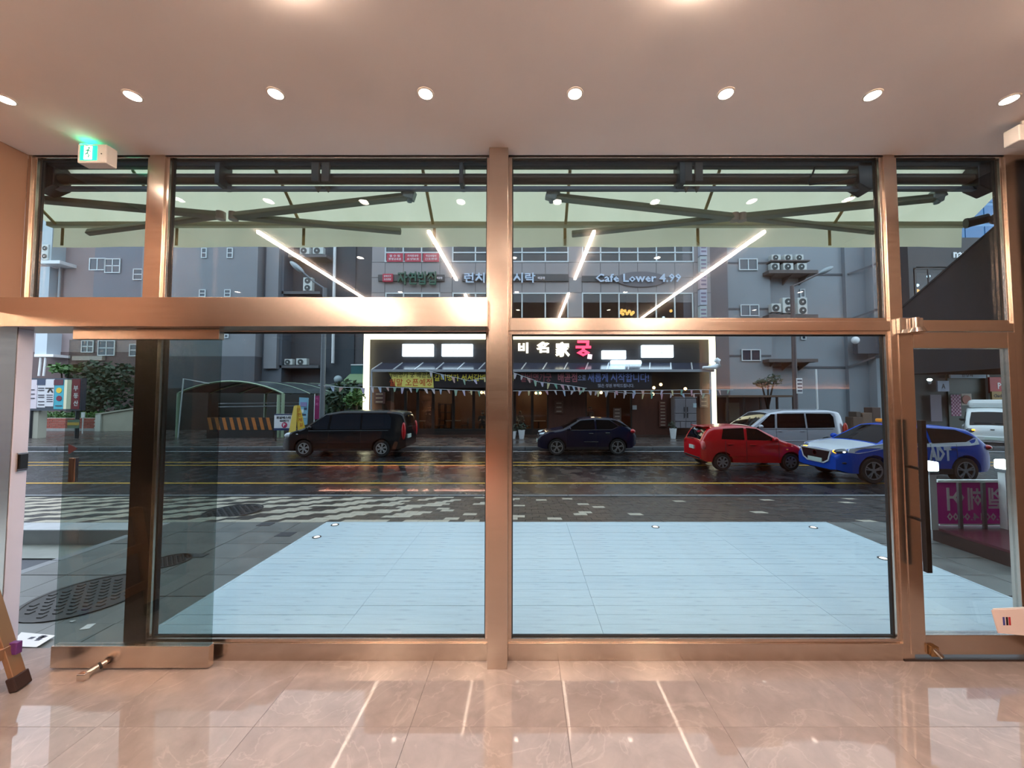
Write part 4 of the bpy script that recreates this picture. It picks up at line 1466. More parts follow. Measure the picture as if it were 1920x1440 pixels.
# grille: hexagon with a white surround
b = MB().prism([(2.185, -0.56, 0.86), (2.185, 0.56, 0.86), (2.185, 0.46, 0.60), (2.185, 0.30, 0.52), (2.185, -0.30, 0.52), (2.185, -0.46, 0.60)], (0.045, 0, 0))
g = b.build('grille', mat('dark_grille', '#241a1c', 0.4), pt, local=True, bevel=0.01)
b = MB()
hexa = [(-0.58, 0.88), (0.58, 0.88), (0.48, 0.59), (0.31, 0.50), (-0.31, 0.50), (-0.48, 0.59)]
for i in range(6):
    a, c = hexa[i], hexa[(i + 1) % 6]
    b.beam((2.215, a[0], a[1]), (2.215, c[0], c[1]), 0.04, 0.03, up=(1, 0, 0))
b.build('grille_surround', whitep, pt, local=True)
MB().lathe([(0.07, 0.0), (0.07, 0.006), (0.06, 0.006), (0.06, 0.0)], (2.235, 0, 0.76), (1, 0, 0), n=20).build('badge', chrome_v, pt, local=True)
# lettering on the rear door
zc = at(1763, 851, ya).z
xc = xat(1763, 851, ya)
s_ = (ya - CAM.y) / F
text('lettering', 'ADT', mat('letter_white', '#c9d6e6', 0.4), pt, (xc, ya + 0.004 - 0.005, zc), 42 * s_, 26 * s_, 0.02, bold=0.05)

# white cab-over truck turning in from the side
whitet = mat('white_truck_paint', '#d5dcdc', 0.3, coat=0.4)
yt = 15.3
tp = at(1872, 800, yt)
tk = dict(L=4.9, W=1.74, H=1.95, belt=1.12, paint=whitet, tum=0.14, rnd=0.5, taper=0.14, r=0.33, rim=0.62, spokes=8,
          top=[(-2.45, 0.9), (-2.40, 0.92), (0.55, 0.95), (0.62, 1.85), (0.85, 1.95), (1.35, 1.92), (1.75, 1.78), (2.28, 1.05), (2.42, 0.95), (2.45, 0.6)],
          bot=[(-2.45, 0.6), (0.4, 0.5), (0.6, 0.3), (2.45, 0.28)], soft=0.04,
          wheels=(-1.3, 1.35), shield=(2.25, 1.78), windows=[[(0.85, 1.15), (1.95, 1.15), (1.62, 1.72), (0.85, 1.74)]],
          seams=[(0.8, 0.4, 1.1)], handles=((0.95, 1.02),), mirror=(2.0, 1.35), mirror_m=trim_b,
          lamps=(((2.36, 0.68, 0.78), (0.1, 0.17, 0.14), mat('dark_head_lamp', '#3a4048'), 'headlight'), ((2.42, 0.60, 0.84), (0.06, 0.06, 0.04), mat('indicator_glow', '#ffb030'), 'indicator_lamp')),
          boxes=(('bumper', (2.3, 2.5, -0.8, 0.8, 0.34, 0.56), whitet, 0.03), ('number_plate', (2.48, 2.52, -0.26, 0.26, 0.4, 0.52), plate_m, 0.004), ('roof_deflector', (0.75, 1.3, -0.7, 0.7, 1.9, 2.35), whitet, 0.18),
                 ('wiper', (2.17, 2.21, -0.55, 0.0, 1.18, 1.20), trim_b, 0.003), ('wiper', (2.17, 2.21, 0.1, 0.6, 1.18, 1.20), trim_b, 0.003), ('emblem', (2.44, 2.46, -0.07, 0.07, 0.86, 0.92), chrome_v, 0.01)))
ang = math.radians(222)
car('truck', 'white cab-over truck with lit indicator seen through the swing door glass', 'truck', tp.x + 2.1, yt + 2.1, ang, tk)

# ------------------------------------------------------------------ far pavement and buildings
far = tag(MB().box(-60, 70, 15.3, 60, -0.9, ZK).build('sidewalk_far', mat('wet_far_paving', '#4a4340', 0.3, var=0.25, scale=1.4, rvar=0.12, bump=0.15, bscale=14)), 'wet paving on the other side of the street', 'pavement', kind='structure')
c_ = MB().box(0, 1.98, 0, 0.16, -0.3, 0.005).build('kerb_stone', mat('worn_kerb', '#63676a'), far, local=True, bevel=0.012)
for i in range(-20, 30):
    o = c_ if i == -20 else c_.copy()
    if i > -20:
        COL.objects.link(o)
        o.parent = far
    o.location = (i * 2.0, 15.15, ZK)
for q in ((-3.0, 3.2, 15.5, 19.5),):
    pass
frame_w = mat('white_window_frame', '#c9d2d6', 0.45)
win_m = mat('window_glass', '#2b3b4a', 0.08, spec=0.8)
pane_clear = glass('upper_pane', (0.42, 0.47, 0.52), 1.0)


def win(parent, u0, v0, u1, v1, y, cols=2, rows=1, fw=0.07, m=None, fm=None, tilt=None):
    """a framed window of separate panes set on the wall plane y"""
    x0, x1, z0, z1 = R(u0, v0, u1, v1, y)
    f = MB()
    e = fw
    f.box(x0, x1, y - 0.05, y + 0.02, z1 - e, z1).box(x0, x1, y - 0.05, y + 0.02, z0, z0 + e)
    f.box(x0, x0 + e, y - 0.05, y + 0.02, z0 + e, z1 - e).box(x1 - e, x1, y - 0.05, y + 0.02, z0 + e, z1 - e)
    for i in range(1, cols):
        x = x0 + (x1 - x0) * i / cols
        f.box(x - e / 2, x + e / 2, y - 0.045, y + 0.02, z0 + e, z1 - e)
    for j in range(1, rows):
        z = z0 + (z1 - z0) * j / rows
        f.box(x0 + e, x1 - e, y - 0.045, y + 0.02, z - e / 2, z + e / 2)
    o = f.build('window', fm or frame_w, parent)
    for i in range(cols):
        for j in range(rows):
            xa, xb = x0 + (x1 - x0) * i / cols + e * 0.5, x0 + (x1 - x0) * (i + 1) / cols - e * 0.5
            za, zb = z0 + (z1 - z0) * j / rows + e * 0.5, z0 + (z1 - z0) * (j + 1) / rows - e * 0.5
            MB().box(xa, xb, y - 0.012, y + 0.004, za, zb).build('pane', m or win_m, o)
    return o


def bld(label, y, name='building', cat='building'):
    return thing(name, label, cat, (0, y, ZK))


def slabbox(parent, name, m, u0, u1, y, depth, zb, zt, v=600):
    x0, x1 = xat(u0, v, y), xat(u1, v, y)
    return MB().box(x0, x1, y, y + depth, zb, zt).build(name, m, parent)


# A: taupe block beyond the doorway
YA_ = 30.0
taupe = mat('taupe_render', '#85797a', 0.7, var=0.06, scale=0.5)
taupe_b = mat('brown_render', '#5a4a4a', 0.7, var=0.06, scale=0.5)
A = bld('taupe and brown apartment block beyond the doorway', YA_)
zsp = at(150, 660, YA_).z
slabbox(A, 'wall', taupe, -40, 300, YA_, 8, zsp, 24)
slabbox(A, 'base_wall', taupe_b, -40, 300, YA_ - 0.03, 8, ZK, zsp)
slabbox(A, 'pier', mat('blue_grey_render', '#67707c', 0.7, var=0.05, scale=0.5), 172, 268, YA_ - 0.6, 3, at(200, 600, 29.4).z, 24)
win(A, 168, 484, 198, 507, YA_ - 0.65, 2, 1)
win(A, 197, 485, 226, 512, YA_ - 0.65, 2, 2)
win(A, 250, 504, 268, 525, YA_ - 0.65, 1, 2)
win(A, 153, 638, 176, 661, YA_ - 0.08, 2, 2)
win(A, 184, 638, 216, 667, YA_ - 0.08, 2, 2)
win(A, 243, 645, 262, 668, YA_ - 0.08, 1, 2)
x0, x1, z0, z1 = R(140, 668, 196, 676, YA_ - 0.1)
MB().box(x0, x1, YA_ - 0.3, YA_, z0, z1).build('ledge', mat('pale_render', '#a8a09a', 0.7), A)
x0, x1, z0, z1 = R(66, 622, 88, 664, YA_ - 1)
MB().box(x0, x1, YA_ - 1.0, YA_, z0, z1).build('service_box', mat('pale_blue_metal', '#aebcc6', 0.5), A)
x0, x1, z0, z1 = R(64, 664, 100, 669, YA_ - 1.2)
MB().box(x0, x1, YA_ - 1.2, YA_, z0, z1).build('balcony_slab', white_paint, A)
for u in (75, 84):
    MB().cyl(at(u + 2, 670, YA_ - 1), at(u - 2, 705, YA_ - 1), 0.08).build('drain_pipe', white_paint, A)
MB().cyl(at(100, 620, YA_ - 0.2), at(99, 668, YA_ - 0.2), 0.08).build('drain_pipe', white_paint, A)
MB().cyl(at(115, 462, YA_ - 0.2), at(110, 560, YA_ - 0.2), 0.08).build('drain_pipe', mat('grey_pipe', '#9aa2a8', 0.5), A)
x0, x1, z0, z1 = R(78, 400, 98, 488, YA_ - 1)
MB().box(x0, x1, YA_ - 1, YA_, z0, z1).build('sign_panel', mat('pale_sign', '#a9b7bd', 0.5), A)
x0, x1, z0, z1 = R(76, 488, 112, 494, YA_ - 1.2)
MB().box(x0, x1, YA_ - 1.2, YA_, z0, z1).build('balcony_slab', white_paint, A)
x0, x1, z0, z1 = R(72, 500, 92, 560, YA_ - 0.6)
MB().box(x0, x1, YA_ - 0.6, YA_, z0, z1).build('service_box', MATS['pale_blue_metal'], A)

# B: grey block above the parking canopy
YB_ = 27.0
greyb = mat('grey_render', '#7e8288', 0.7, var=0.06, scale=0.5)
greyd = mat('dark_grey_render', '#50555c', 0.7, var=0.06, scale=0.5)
Bb = bld('grey block with small square windows above the parking canopy', YB_)
slabbox(Bb, 'wall', greyb, 262, 480, YB_, 8, at(400, 668, YB_).z, 22)
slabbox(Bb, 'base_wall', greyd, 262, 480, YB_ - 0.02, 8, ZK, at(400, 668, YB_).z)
slabbox(Bb, 'pier', mat('slate_render', '#5a626c', 0.7, var=0.05, scale=0.5), 470, 530, YB_ + 0.8, 7, ZK, 22)
slabbox(Bb, 'corner_strip', greyb, 496, 520, YB_ + 0.5, 1, at(500, 690, YB_).z, 22)
for q in ((378, 465, 388, 484), (426, 465, 437, 484), (374, 543, 386, 557), (421, 543, 433, 557), (421, 620, 429, 634)):
    win(Bb, *q, YB_ - 0.03, 1, 2, fw=0.06)
# C: recessed dark block
YC_ = 29.0
brownc = mat('shadow_brown_render', '#4b4a4e', 0.7, var=0.06, scale=0.5)
Cb = bld('recessed dark block with outdoor units on its ledges', YC_)
slabbox(Cb, 'wall', brownc, 545, 735, YC_, 8, ZK, 22)
slabbox(Cb, 'rear_strip', mat('dark_slate', '#2f3840', 0.6), 612, 665, YC_ - 0.1, 1, ZK, 22)
for v, u0, u1 in ((477, 540, 612), (546, 528, 600), (685, 524, 597)):
    x0, x1, z0, z1 = R(u0, v, u1, v + 5, YC_ - 1.2)
    MB().box(x0, x1, YC_ - 1.2, YC_, z0, z1).build('ledge', mat('ledge_concrete', '#575a5e', 0.7), Cb)
MB().cyl(at(628, 455, YC_ - 0.4), at(624, 681, YC_ - 0.4), 0.12).build('drain_pipe', white_paint, Cb)
MB().ball(at(634, 711, YC_ - 0.6), 0.35, 0.3, 0.32).build('globe_lamp', mat('pale_globe', '#a8b8bc', 0.4), Cb, smooth=60)
x0, x1, z0, z1 = R(658, 683, 700, 712, 24)
MB().box(x0, x1, 24, 24.3, z0, z1).build('teal_sign', mat('teal_panel', '#245a60', 0.5), Cb)
MB().box(x0, x1, 23.96, 24.0, z1 - 0.08, z1).build('sign_edge', white_paint, Cb)
p0, p1, p2, p3 = at(640, 717, 22), at(700, 717, 22), at(700, 701, 24), at(656, 701, 24)
MB().prism([p0, p1, p2, p3], (0, 0, -0.08)).build('green_awning', mat('green_awning', '#76906a', 0.7), Cb)

# D: central block over the restaurant
YD = 20.4
tile_g = mat('facade_tile', '#989293', 0.5, var=0.05, scale=0.8)
tile_d = mat('facade_joint', '#5d595b', 0.7)
D = bld('grey tiled block with two strips of windows over the restaurant', YD)
xd0, xd1 = xat(697, 520, YD), xat(1332, 520, YD)
bays = ((722, 825), (848, 1066), (1091, 1300))
zw1b, zw1t = at(900, 492, YD).z, at(900, 440, YD).z
zw0b, zw0t = at(900, 640, YD).z, at(900, 549, YD).z
b = MB()
b.box(xd0, xd1, YD + 0.02, YD + 0.4, zw1t, 18).box(xd0, xd1, YD + 0.02, YD + 0.4, zw0t, zw1b).box(xd0, xd1, YD + 0.02, YD + 0.4, 3.2, zw0b)
edges = [697, 722, 825, 848, 1066, 1091, 1300, 1332]
for i in range(0, 8, 2):
    b.box(xat(edges[i], 520, YD), xat(edges[i + 1], 520, YD), YD + 0.02, YD + 0.4, zw0b, zw1t)
b.build('wall', tile_d, D)
MB().box(xd0, xd1, YD + 4, YD + 4.2, 3.2, 18).build('rear_wall', mat('room_dark', '#4a4542', 0.8), D)
MB().box(xd0, xd1, YD + 0.4, YD + 4.2, zw1b - 0.9, zw1b - 0.75).box(xd0, xd1, YD + 0.4, YD + 4.2, 3.1, 3.2).build('storey_floor', mat('room_dark'), D)
# facing tiles of the wall (pieces of about a metre)
ft = {}


def facing(xa, xb, za, zb, nx, nz_):
    for i in range(nx):
        for j in range(nz_):
            w_, h_ = (xb - xa) / nx, (zb - za) / nz_
            key = (round(w_, 2), round(h_, 2))
            if key not in ft:
                o = MB().box(0.012, w_ - 0.012, -0.02, 0.02, 0.012, h_ - 0.012).build('facing_panel', tile_g, D, local=True)
                ft[key] = o
            else:
                o = ft[key].copy()
                COL.objects.link(o)
                o.parent = D
            o.location = Vector((xa + i * w_, YD + random.uniform(-0.004, 0.004), za + j * h_)) - D.location


for (u0, u1, n) in ((697, 722, 1), (722, 825, 3), (825, 848, 1), (848, 1066, 5), (1066, 1091, 1), (1091, 1300, 6), (1300, 1332, 1)):
    xa, xb = xat(u0, 520, YD), xat(u1, 520, YD)
    facing(xa, xb, zw0t, zw1b, n, 2)
    if n == 1:
        facing(xa, xb, zw1b, zw1t + 1, 1, 2)
        facing(xa, xb, zw0b, zw0t, 1, 2)
for (u0, u1), n in zip(bays, (3, 5, 6)):
    zm = at(900, 474, YD).z
    win(D, u0, 440, u1, 492, YD, n, 1, fw=0.08, m=pane_clear)
    x0, x1 = xat(u0, 500, YD), xat(u1, 500, YD)
    MB().box(x0, x1, YD - 0.06, YD + 0.02, zm - 0.04, zm + 0.04).build('window_rail', frame_w, D)
    win(D, u0, 549, u1, 640, YD, n, 1, fw=0.08, m=pane_clear)
# chandelier behind the lower window
ch = thing('chandelier', 'cluster of golden globe lamps hanging behind the upper window', 'chandelier', tuple(at(1175, 586, YD + 1.0)))
gold = mat('golden_globe', '#ffcf86', emit=3.0, ecol='#ffb75a')
for k, (du, dv) in enumerate(((-12, 0), (-7, 3), (-3, -3), (1, 2), (5, -2), (9, 3), (12, 0), (-9, -4))):
    MB().ball(at(1175 + du, 586 + dv, YD + 1.0 + 0.1 * (k % 3)), 0.11, n=10, k=6).build('globe', gold, ch, smooth=60)
MB().cyl(at(1175, 583, YD + 1.1), at(1175, 545, YD + 1.1), 0.02, n=6).build('stem', anthracite, ch)
lamps_in = mat('cool_bulb', '#dff3ff', emit=4.0)
for u, v, m, c in ((1258, 583, gold, 'golden'), (1244, 596, lamps_in, 'cool white')):
    solo(MB().ball(at(u, v, YD + 1.2), 0.1, n=10, k=6), 'pendant_bulb', m, 'small %s bulb glowing behind the upper window of the grey block' % c, 'lamp', smooth=60)
# red window signs
red_s = mat('red_sign', '#b52a44', 0.45)
pale_t = mat('pale_lettering', '#e6dfe4', 0.5)
for k, (u0, u1, a, c_t) in enumerate(((724, 757, '열 수 람', '평생교육원'), (758, 791, '자격증과정', '요양보호'), (792, 825, '직업상담사', '간호조무'))):
    x0, x1, z0, z1 = R(u0, 475, u1, 491, YD - 0.07)
    t = thing('window_sign', 'red window sign with two rows of pale lettering, ' + ('at the outer edge of the strip', 'in the middle of three', 'nearest the column')[k], 'sign', ((x0 + x1) / 2, YD - 0.07, z0), group='red window signs')
    MB().box(x0 + 0.05, x1 - 0.05, YD - 0.09, YD - 0.065, z0, z1).build('panel', red_s, t)
    text('lettering', a, pale_t, t, ((x0 + x1) / 2, YD - 0.1, (z0 + z1) / 2 + 0.1), (x1 - x0) * 0.62, 0.15, 0.005)
    text('lettering', c_t, pale_t, t, ((x0 + x1) / 2, YD - 0.1, (z0 + z1) / 2 - 0.1), (x1 - x0) * 0.7, 0.15, 0.005)
# shop name boards along the first floor
grey_bd = mat('sign_rail', '#4b4c4e', 0.5)
x0, x1, z0, z1 = R(709, 515, 833, 527, YD - 0.12)
t = thing('shop_sign', 'green channel letters with a small red panel on a dark rail', 'sign', ((x0 + x1) / 2, YD - 0.1, z0))
MB().box(x0, x1, YD - 0.14, YD - 0.03, z0, z1).build('rail', grey_bd, t)
a = R(717, 513, 737, 529, YD - 0.2)
o = MB().box(a[0], a[1], YD - 0.24, YD - 0.14, a[2], a[3]).build('red_panel', red_s, t, bevel=0.05)
text('lettering', '동력지구', pale_t, t, ((a[0] + a[1]) / 2, YD - 0.25, (a[2] + a[3]) / 2 + 0.09), 0.44, 0.13, 0.004)
text('lettering', '유산균밥', pale_t, t, ((a[0] + a[1]) / 2, YD - 0.25, (a[2] + a[3]) / 2 - 0.1), 0.44, 0.13, 0.004)
c = at(781, 521, YD - 0.3)
text('letters', '자연밥집', mat('leaf_green_letters', '#2c5a48', 0.5), t, (c.x, YD - 0.3, c.z), 72 * 23 / F, 25 * 23 / F, 0.14)
c = at(824, 521, YD - 0.2)
text('letters', '배곧점', pale_t, t, (c.x, YD - 0.2, c.z), 10 * 23 / F, 4.5 * 23 / F, 0.05)
x0, x1, z0, z1 = R(866, 514, 1066, 527, YD - 0.12)
t = thing('shop_sign', 'pale blue lunch box shop lettering on a dark rail behind the column', 'sign', ((x0 + x1) / 2, YD - 0.1, z0))
MB().box(x0, x1, YD - 0.14, YD - 0.03, z0, z1).build('rail', grey_bd, t)
pb = mat('pale_blue_letters', '#c4d4ea', 0.4)
c = at(937, 520.5, YD - 0.25)
text('letters', '런치83 도시락', pb, t, (c.x, YD - 0.25, c.z), 133 * 23 / F, 19 * 23 / F, 0.1)
c = at(1015, 521, YD - 0.2)
text('letters', '배곧점', pale_t, t, (c.x, YD - 0.2, c.z), 13 * 23 / F, 5 * 23 / F, 0.05)
c = at(1197, 521, YD - 0.2)
t = thing('shop_sign', 'pale lettering of a cafe with an oval plate behind on the grey facade', 'sign', (c.x, YD - 0.1, c.z - 0.3))
b = MB().lathe([(1.0, 0), (1.0, 0.05), (0.02, 0.05)], (0, 0, 0), (0, -1, 0), n=40)
b.v = [Vector((c.x + 0.2 + p.x * 1.55, YD - 0.06 + p.y, c.z - 0.05 + p.z * 0.48)) for p in b.v]
b.build('oval_plate', mat('oval_grey', '#6d6a70', 0.5), t)
x0, x1, z0, z1 = R(1091, 517, 1180, 528, YD - 0.1)
MB().box(x0, x1, YD - 0.1, YD - 0.03, z0, z1).build('rail', grey_bd, t)
text('letters', 'Cafe Lower 4.99', pb, t, (c.x, YD - 0.22, c.z), 160 * 23 / F, 16 * 23 / F, 0.08)
# vertical sign strip and pier
t = thing('vertical_sign', 'tall pale vertical sign strip at the edge of the grey tiled block', 'sign', tuple(at(1319, 600, YD - 0.3)))
for k in range(5):
    x0, x1, z0, z1 = R(1312, 450 + k * 31, 1325, 479 + k * 31, YD - 0.3)
    MB().box(x0, x1, YD - 0.35, YD - 0.05, z0, z1).build('sign_panel', mat('pale_panel_%d' % (k % 3), ('#aeb0be', '#a8b4b8', '#bcaab0')[k % 3], 0.5), t)
    for j in range(3):
        zz = z0 + (z1 - z0) * (0.25 + 0.25 * j)
        MB().box(x0 + 0.06, x1 - 0.06, YD - 0.36, YD - 0.35, zz - 0.05, zz + 0.05).build('faded_print', mat('faded_print', '#7d6e86', 0.6), t)

# E: pale blue grey block
YE = 24.0
pale = mat('pale_render', '#a8a09a')
blueg = mat('pale_blue_render', '#8a9299', 0.7, var=0.04, scale=0.5)
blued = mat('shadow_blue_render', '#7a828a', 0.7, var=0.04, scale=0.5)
browng = mat('grey_brown_render', '#716a6e', 0.7, var=0.05, scale=0.5)
E_ = bld('pale blue-grey block with outdoor units on its ledges', YE)
slabbox(E_, 'wall', blueg, 1365, 1446, YE, 8, ZK, 22)
slabbox(E_, 'wall', blueg, 1446, 1590, YE + 0.5, 8, ZK, 22)
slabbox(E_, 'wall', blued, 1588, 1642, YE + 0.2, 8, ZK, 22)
slabbox(E_, 'wall', blueg, 1640, 1700, YE - 0.4, 8, ZK, 22)
slabbox(E_, 'side_wall', browng, 1331, 1366, YE - 0.6, 8, ZK, 22)
band = mat('slate_band', '#4c5158', 0.6)
for v in (493, 579, 667):
    x0, x1, z0, z1 = R(1365, v - 1.6, 1446, v + 1.6, YE - 0.03)
    MB().box(x0, x1, YE - 0.04, YE, z0, z1).build('string_course', band, E_)
    x0, x1, z0, z1 = R(1446, v + 20, 1590, v + 23.5, YE + 0.47)
    MB().box(x0, x1, YE + 0.45, YE + 0.5, z0, z1).build('string_course', band, E_)
    a, c = at(1590, v + 21, YE + 0.15), at(1642, v + 2, YE - 0.42)
    MB().beam(a, c, 0.06, 0.12).build('string_course', band, E_)
    x0, x1, z0, z1 = R(1640, v, 1712, v + 4, YE - 0.43)
    MB().box(x0, x1, YE - 0.44, YE - 0.4, z0, z1).build('string_course', band, E_)
for q in ((1385, 485, 1420, 507), (1388, 571, 1423, 593), (1390, 655, 1426, 677)):
    win(E_, *q, YE - 0.05, 2, 1, fw=0.07)
win(E_, 1500, 542, 1509, 558, YE + 0.45, 1, 1, fw=0.06)
win(E_, 1502, 628, 1511, 637, YE + 0.45, 1, 1, fw=0.06)
for v in (507, 590, 673):
    x0, x1, z0, z1 = R(1440, v, 1532, v + 6, YE - 0.6)
    MB().box(x0, x1, YE - 0.7, YE + 0.5, z0, z1).build('ledge', mat('brown_ledge', '#5b5250', 0.7), E_)
    for k in range(3):
        xx = x0 + (x1 - x0) * (0.15 + 0.35 * k)
        MB().prism([(xx, YE - 0.6, z0), (xx, YE + 0.5, z0), (xx, YE + 0.5, z0 - 0.5)], (0.06, 0, 0)).build('bracket', MATS['brown_ledge'], E_)
x0, x1, z0, z1 = R(1443, 489, 1515, 491.5, YE - 0.4)
MB().box(x0, x1, YE - 0.6, YE + 0.5, z0, z1).build('unit_shelf', MATS['brown_ledge'], E_)
x0, x1, z0, z1 = R(1607, 631, 1655, 663, YE - 0.55)
MB().box(x0, x1, YE - 0.6, YE - 0.2, z0, z1).build('dark_panel', mat('dark_panel', '#434a54', 0.5), E_)
MB().ball(at(1604, 638, YE - 0.9), 0.26, 0.2, 0.26, n=14, k=10).build('dish', white_paint, E_, smooth=60)

ac_w = mat('unit_enamel', '#c3c9c6', 0.5, var=0.05, scale=3)
grill_m = mat('fan_grille', '#4e5658', 0.5)


def outdoor_unit(u0, v0, u1, v1, y, fans, label, turned=False):
    x0, x1, z0, z1 = R(u0, v0, u1, v1, y)
    t = thing('outdoor_unit', label, 'air conditioner', ((x0 + x1) / 2, y + 0.2, z0), group='outdoor units on the facades')
    MB().box(x0, x1, y, y + 0.38, z0 + 0.04, z1).build('casing', ac_w, t, bevel=0.03)
    MB().box(x0 + 0.08, x0 + 0.16, y + 0.04, y + 0.34, z0, z0 + 0.05).box(x1 - 0.16, x1 - 0.08, y + 0.04, y + 0.34, z0, z0 + 0.05).build('foot', anthracite, t)
    h = (z1 - z0) / fans
    r = min(h * 0.40, (x1 - x0) * 0.36)
    cx_ = x0 + (x1 - x0) * (0.5 if fans > 1 else 0.42)
    for k in range(fans):
        cz_ = z0 + h * (k + 0.5)
        g = MB().lathe([(r, 0.0), (r, 0.03), (r * 0.9, 0.035), (r * 0.85, 0.01), (0.01, 0.01)], (cx_, y, cz_), (0, -1, 0), n=24)
        for q in range(6):
            a = PI * q / 6
            g.beam((cx_ - r * 0.9 * math.cos(a), y - 0.03, cz_ - r * 0.9 * math.sin(a)), (cx_ + r * 0.9 * math.cos(a), y - 0.03, cz_ + r * 0.9 * math.sin(a)), 0.015, 0.015, up=(0, 1, 0))
        o = g.build('fan_grille', grill_m, t, smooth=30)
        MB().lathe([(r * 0.28, 0.035), (r * 0.26, 0.05), (0.01, 0.055)], (cx_, y, cz_), (0, -1, 0), n=14).build('fan_hub', ac_w, o, smooth=40)
    return t


yq = YE - 0.55
for k, (u0, u1) in enumerate(((1447, 1464), (1471, 1486), (1492, 1507))):
    outdoor_unit(u0, 477, u1, 489, yq, 1, 'pale outdoor unit in the upper row on the highest ledge, %s from the windows' % ORD[k])
for k, (u0, u1) in enumerate(((1446, 1462), (1469, 1488), (1495, 1513))):
    outdoor_unit(u0, 493, u1, 507, yq, 1, 'pale outdoor unit in the lower row on the highest ledge, %s from the windows' % ORD[k])
outdoor_unit(1447, 569, 1465, 586, yq, 1, 'single-fan outdoor unit on the middle ledge')
outdoor_unit(1468, 558, 1488, 588, yq, 2, 'tall twin-fan outdoor unit beside the single-fan one')
outdoor_unit(1496, 558, 1514, 590, yq, 2, 'tall twin-fan outdoor unit beyond the street lamp pole')
yq = YC_ - 1.1
outdoor_unit(562, 463, 580, 477, yq, 1, 'outdoor unit on the top ledge of the dark block, nearer the doorway')
outdoor_unit(586, 463, 606, 477, yq, 1, 'outdoor unit on the top ledge of the dark block, nearer the pipe')
outdoor_unit(568, 520, 585, 546, yq, 2, 'tall twin-fan outdoor unit on the middle ledge of the dark block')
outdoor_unit(533, 673, 548, 685, yq, 1, 'smaller outdoor unit on the lowest ledge of the dark block')
outdoor_unit(555, 672, 575, 685, yq, 1, 'brighter outdoor unit on the lowest ledge of the dark block')
yq = YA_ - 1.1
outdoor_unit(78, 458, 90, 488, yq, 2, 'twin-fan outdoor unit on the balcony beyond the doorway pane')

# F: shops seen through the swing door, dark block above them
YF = 26.0
Fb = bld('row of small shops with signs seen through the swing door', YF)
slabbox(Fb, 'wall', mat('grey_shopfront', '#4d5252', 0.6, var=0.08, scale=0.6), 1700, 1990, YF, 6, ZK, 9)
slabbox(Fb, 'soffit', mat('slate_soffit', '#3e464c', 0.6), 1700, 1990, YF - 1.5, 1.5, at(1800, 690, YF - 1.5).z, at(1800, 655, YF - 1.5).z)
x0, x1, z0, z1 = R(1722, 668, 1790, 678, YF - 1.6)
MB().box(x0, x1, YF - 1.62, YF - 1.5, z0, z1).build('bright_panel', mat('painted_reflection', '#a9b4b4', emit=0.25), Fb)  # pale glowing strip painted in for a reflection, no lamp there
x0, x1, z0, z1 = R(1779, 702, 1850, 830, YF - 0.1)
MB().box(x0, x1, YF - 0.1, YF, z0, z1).build('green_front', mat('green_shopfront', '#2a3a30', 0.4), Fb)
x0, x1, z0, z1 = R(1852, 708, 1935, 830, YF - 0.1)
MB().box(x0, x1, YF - 0.1, YF, z0, z1).build('dark_front', mat('maroon_front', '#2c1a1a', 0.4), Fb)
x0, x1, z0, z1 = R(1852, 700, 1856, 800, YF - 0.2)
MB().box(x0, x1, YF - 0.25, YF - 0.1, z0, z1).build('door_post', frame_w, Fb)


def board(u0, v0, u1, v1, y, m, label, name='sign_board', lines=(), depth=0.12, group=None, fm=None):
    x0, x1, z0, z1 = R(u0, v0, u1, v1, y)
    t = thing(name, label, 'sign', ((x0 + x1) / 2, y, z0), group=group)
    MB().box(x0, x1, y, y + depth, z0, z1).build('panel', m, t, bevel=min(0.015, depth / 4))
    W_, H_ = x1 - x0, z1 - z0
    for (s, fx, fz, fw, fh, tm_) in lines:
        text('lettering', s, tm_, t, (x0 + W_ * fx, y - 0.012, z0 + H_ * fz), W_ * fw, H_ * fh, 0.011)
    return t


sky_bd = mat('pale_sky_board', '#9fb6c8', 0.45)
dk_t = mat('dark_lettering', '#33363c', 0.5)
whi_t = mat('white_lettering', '#eceff0', 0.45)
yel_t = mat('yellow_lettering', '#e8d44a', 0.45)
board(1782, 697, 1849, 709, YF - 0.5, sky_bd, 'pale blue shop board with dark lettering over the green shopfront', lines=(('한경희', 0.47, 0.5, 0.3, 0.6, dk_t),))
board(1758, 714, 1780, 734, YF - 0.5, mat('lilac_board', '#a9b4cc', 0.45), 'pale lilac square sign with a small mark beside the green shopfront', lines=(('A', 0.5, 0.5, 0.3, 0.45, dk_t),))
board(1856, 707, 1925, 737, YF - 0.5, mat('bright_red_board', '#b51f1f', 0.4), 'red shop board with white script above the truck', lines=(('Pizza', 0.42, 0.45, 0.42, 0.4, whi_t),))
board(1860, 734, 1890, 750, YF - 0.7, mat('mustard_board', '#a9884a', 0.5), 'mustard coloured shop board with dark script below the red one', lines=(('Chicken', 0.5, 0.5, 0.8, 0.4, dk_t),))
t = board(1784, 740, 1802, 780, YF - 0.6, mat('pink_poster', '#c9a8b8', 0.6), 'pink and white checked poster on the shopfront', name='poster', depth=0.04)
x0, x1, z0, z1 = R(1784, 740, 1802, 780, YF - 0.62)
ck = MB()
for i in range(6):
    for j in range(12):
        if (i + j) % 2 == 0:
            ck.box(x0 + (x1 - x0) * i / 6, x0 + (x1 - x0) * (i + 1) / 6, YF - 0.615, YF - 0.60, z0 + (z1 - z0) * j / 12, z0 + (z1 - z0) * (j + 1) / 12)
ck.build('checks', mat('magenta_checks', '#7d3a5c', 0.6), t, kind='stuff')
board(1803, 738, 1822, 760, YF - 0.6, mat('cream_poster', '#b7aa9c', 0.6), 'cream round food poster beside the checked one', name='poster', depth=0.04)
p = at(1812, 749, YF - 0.64)
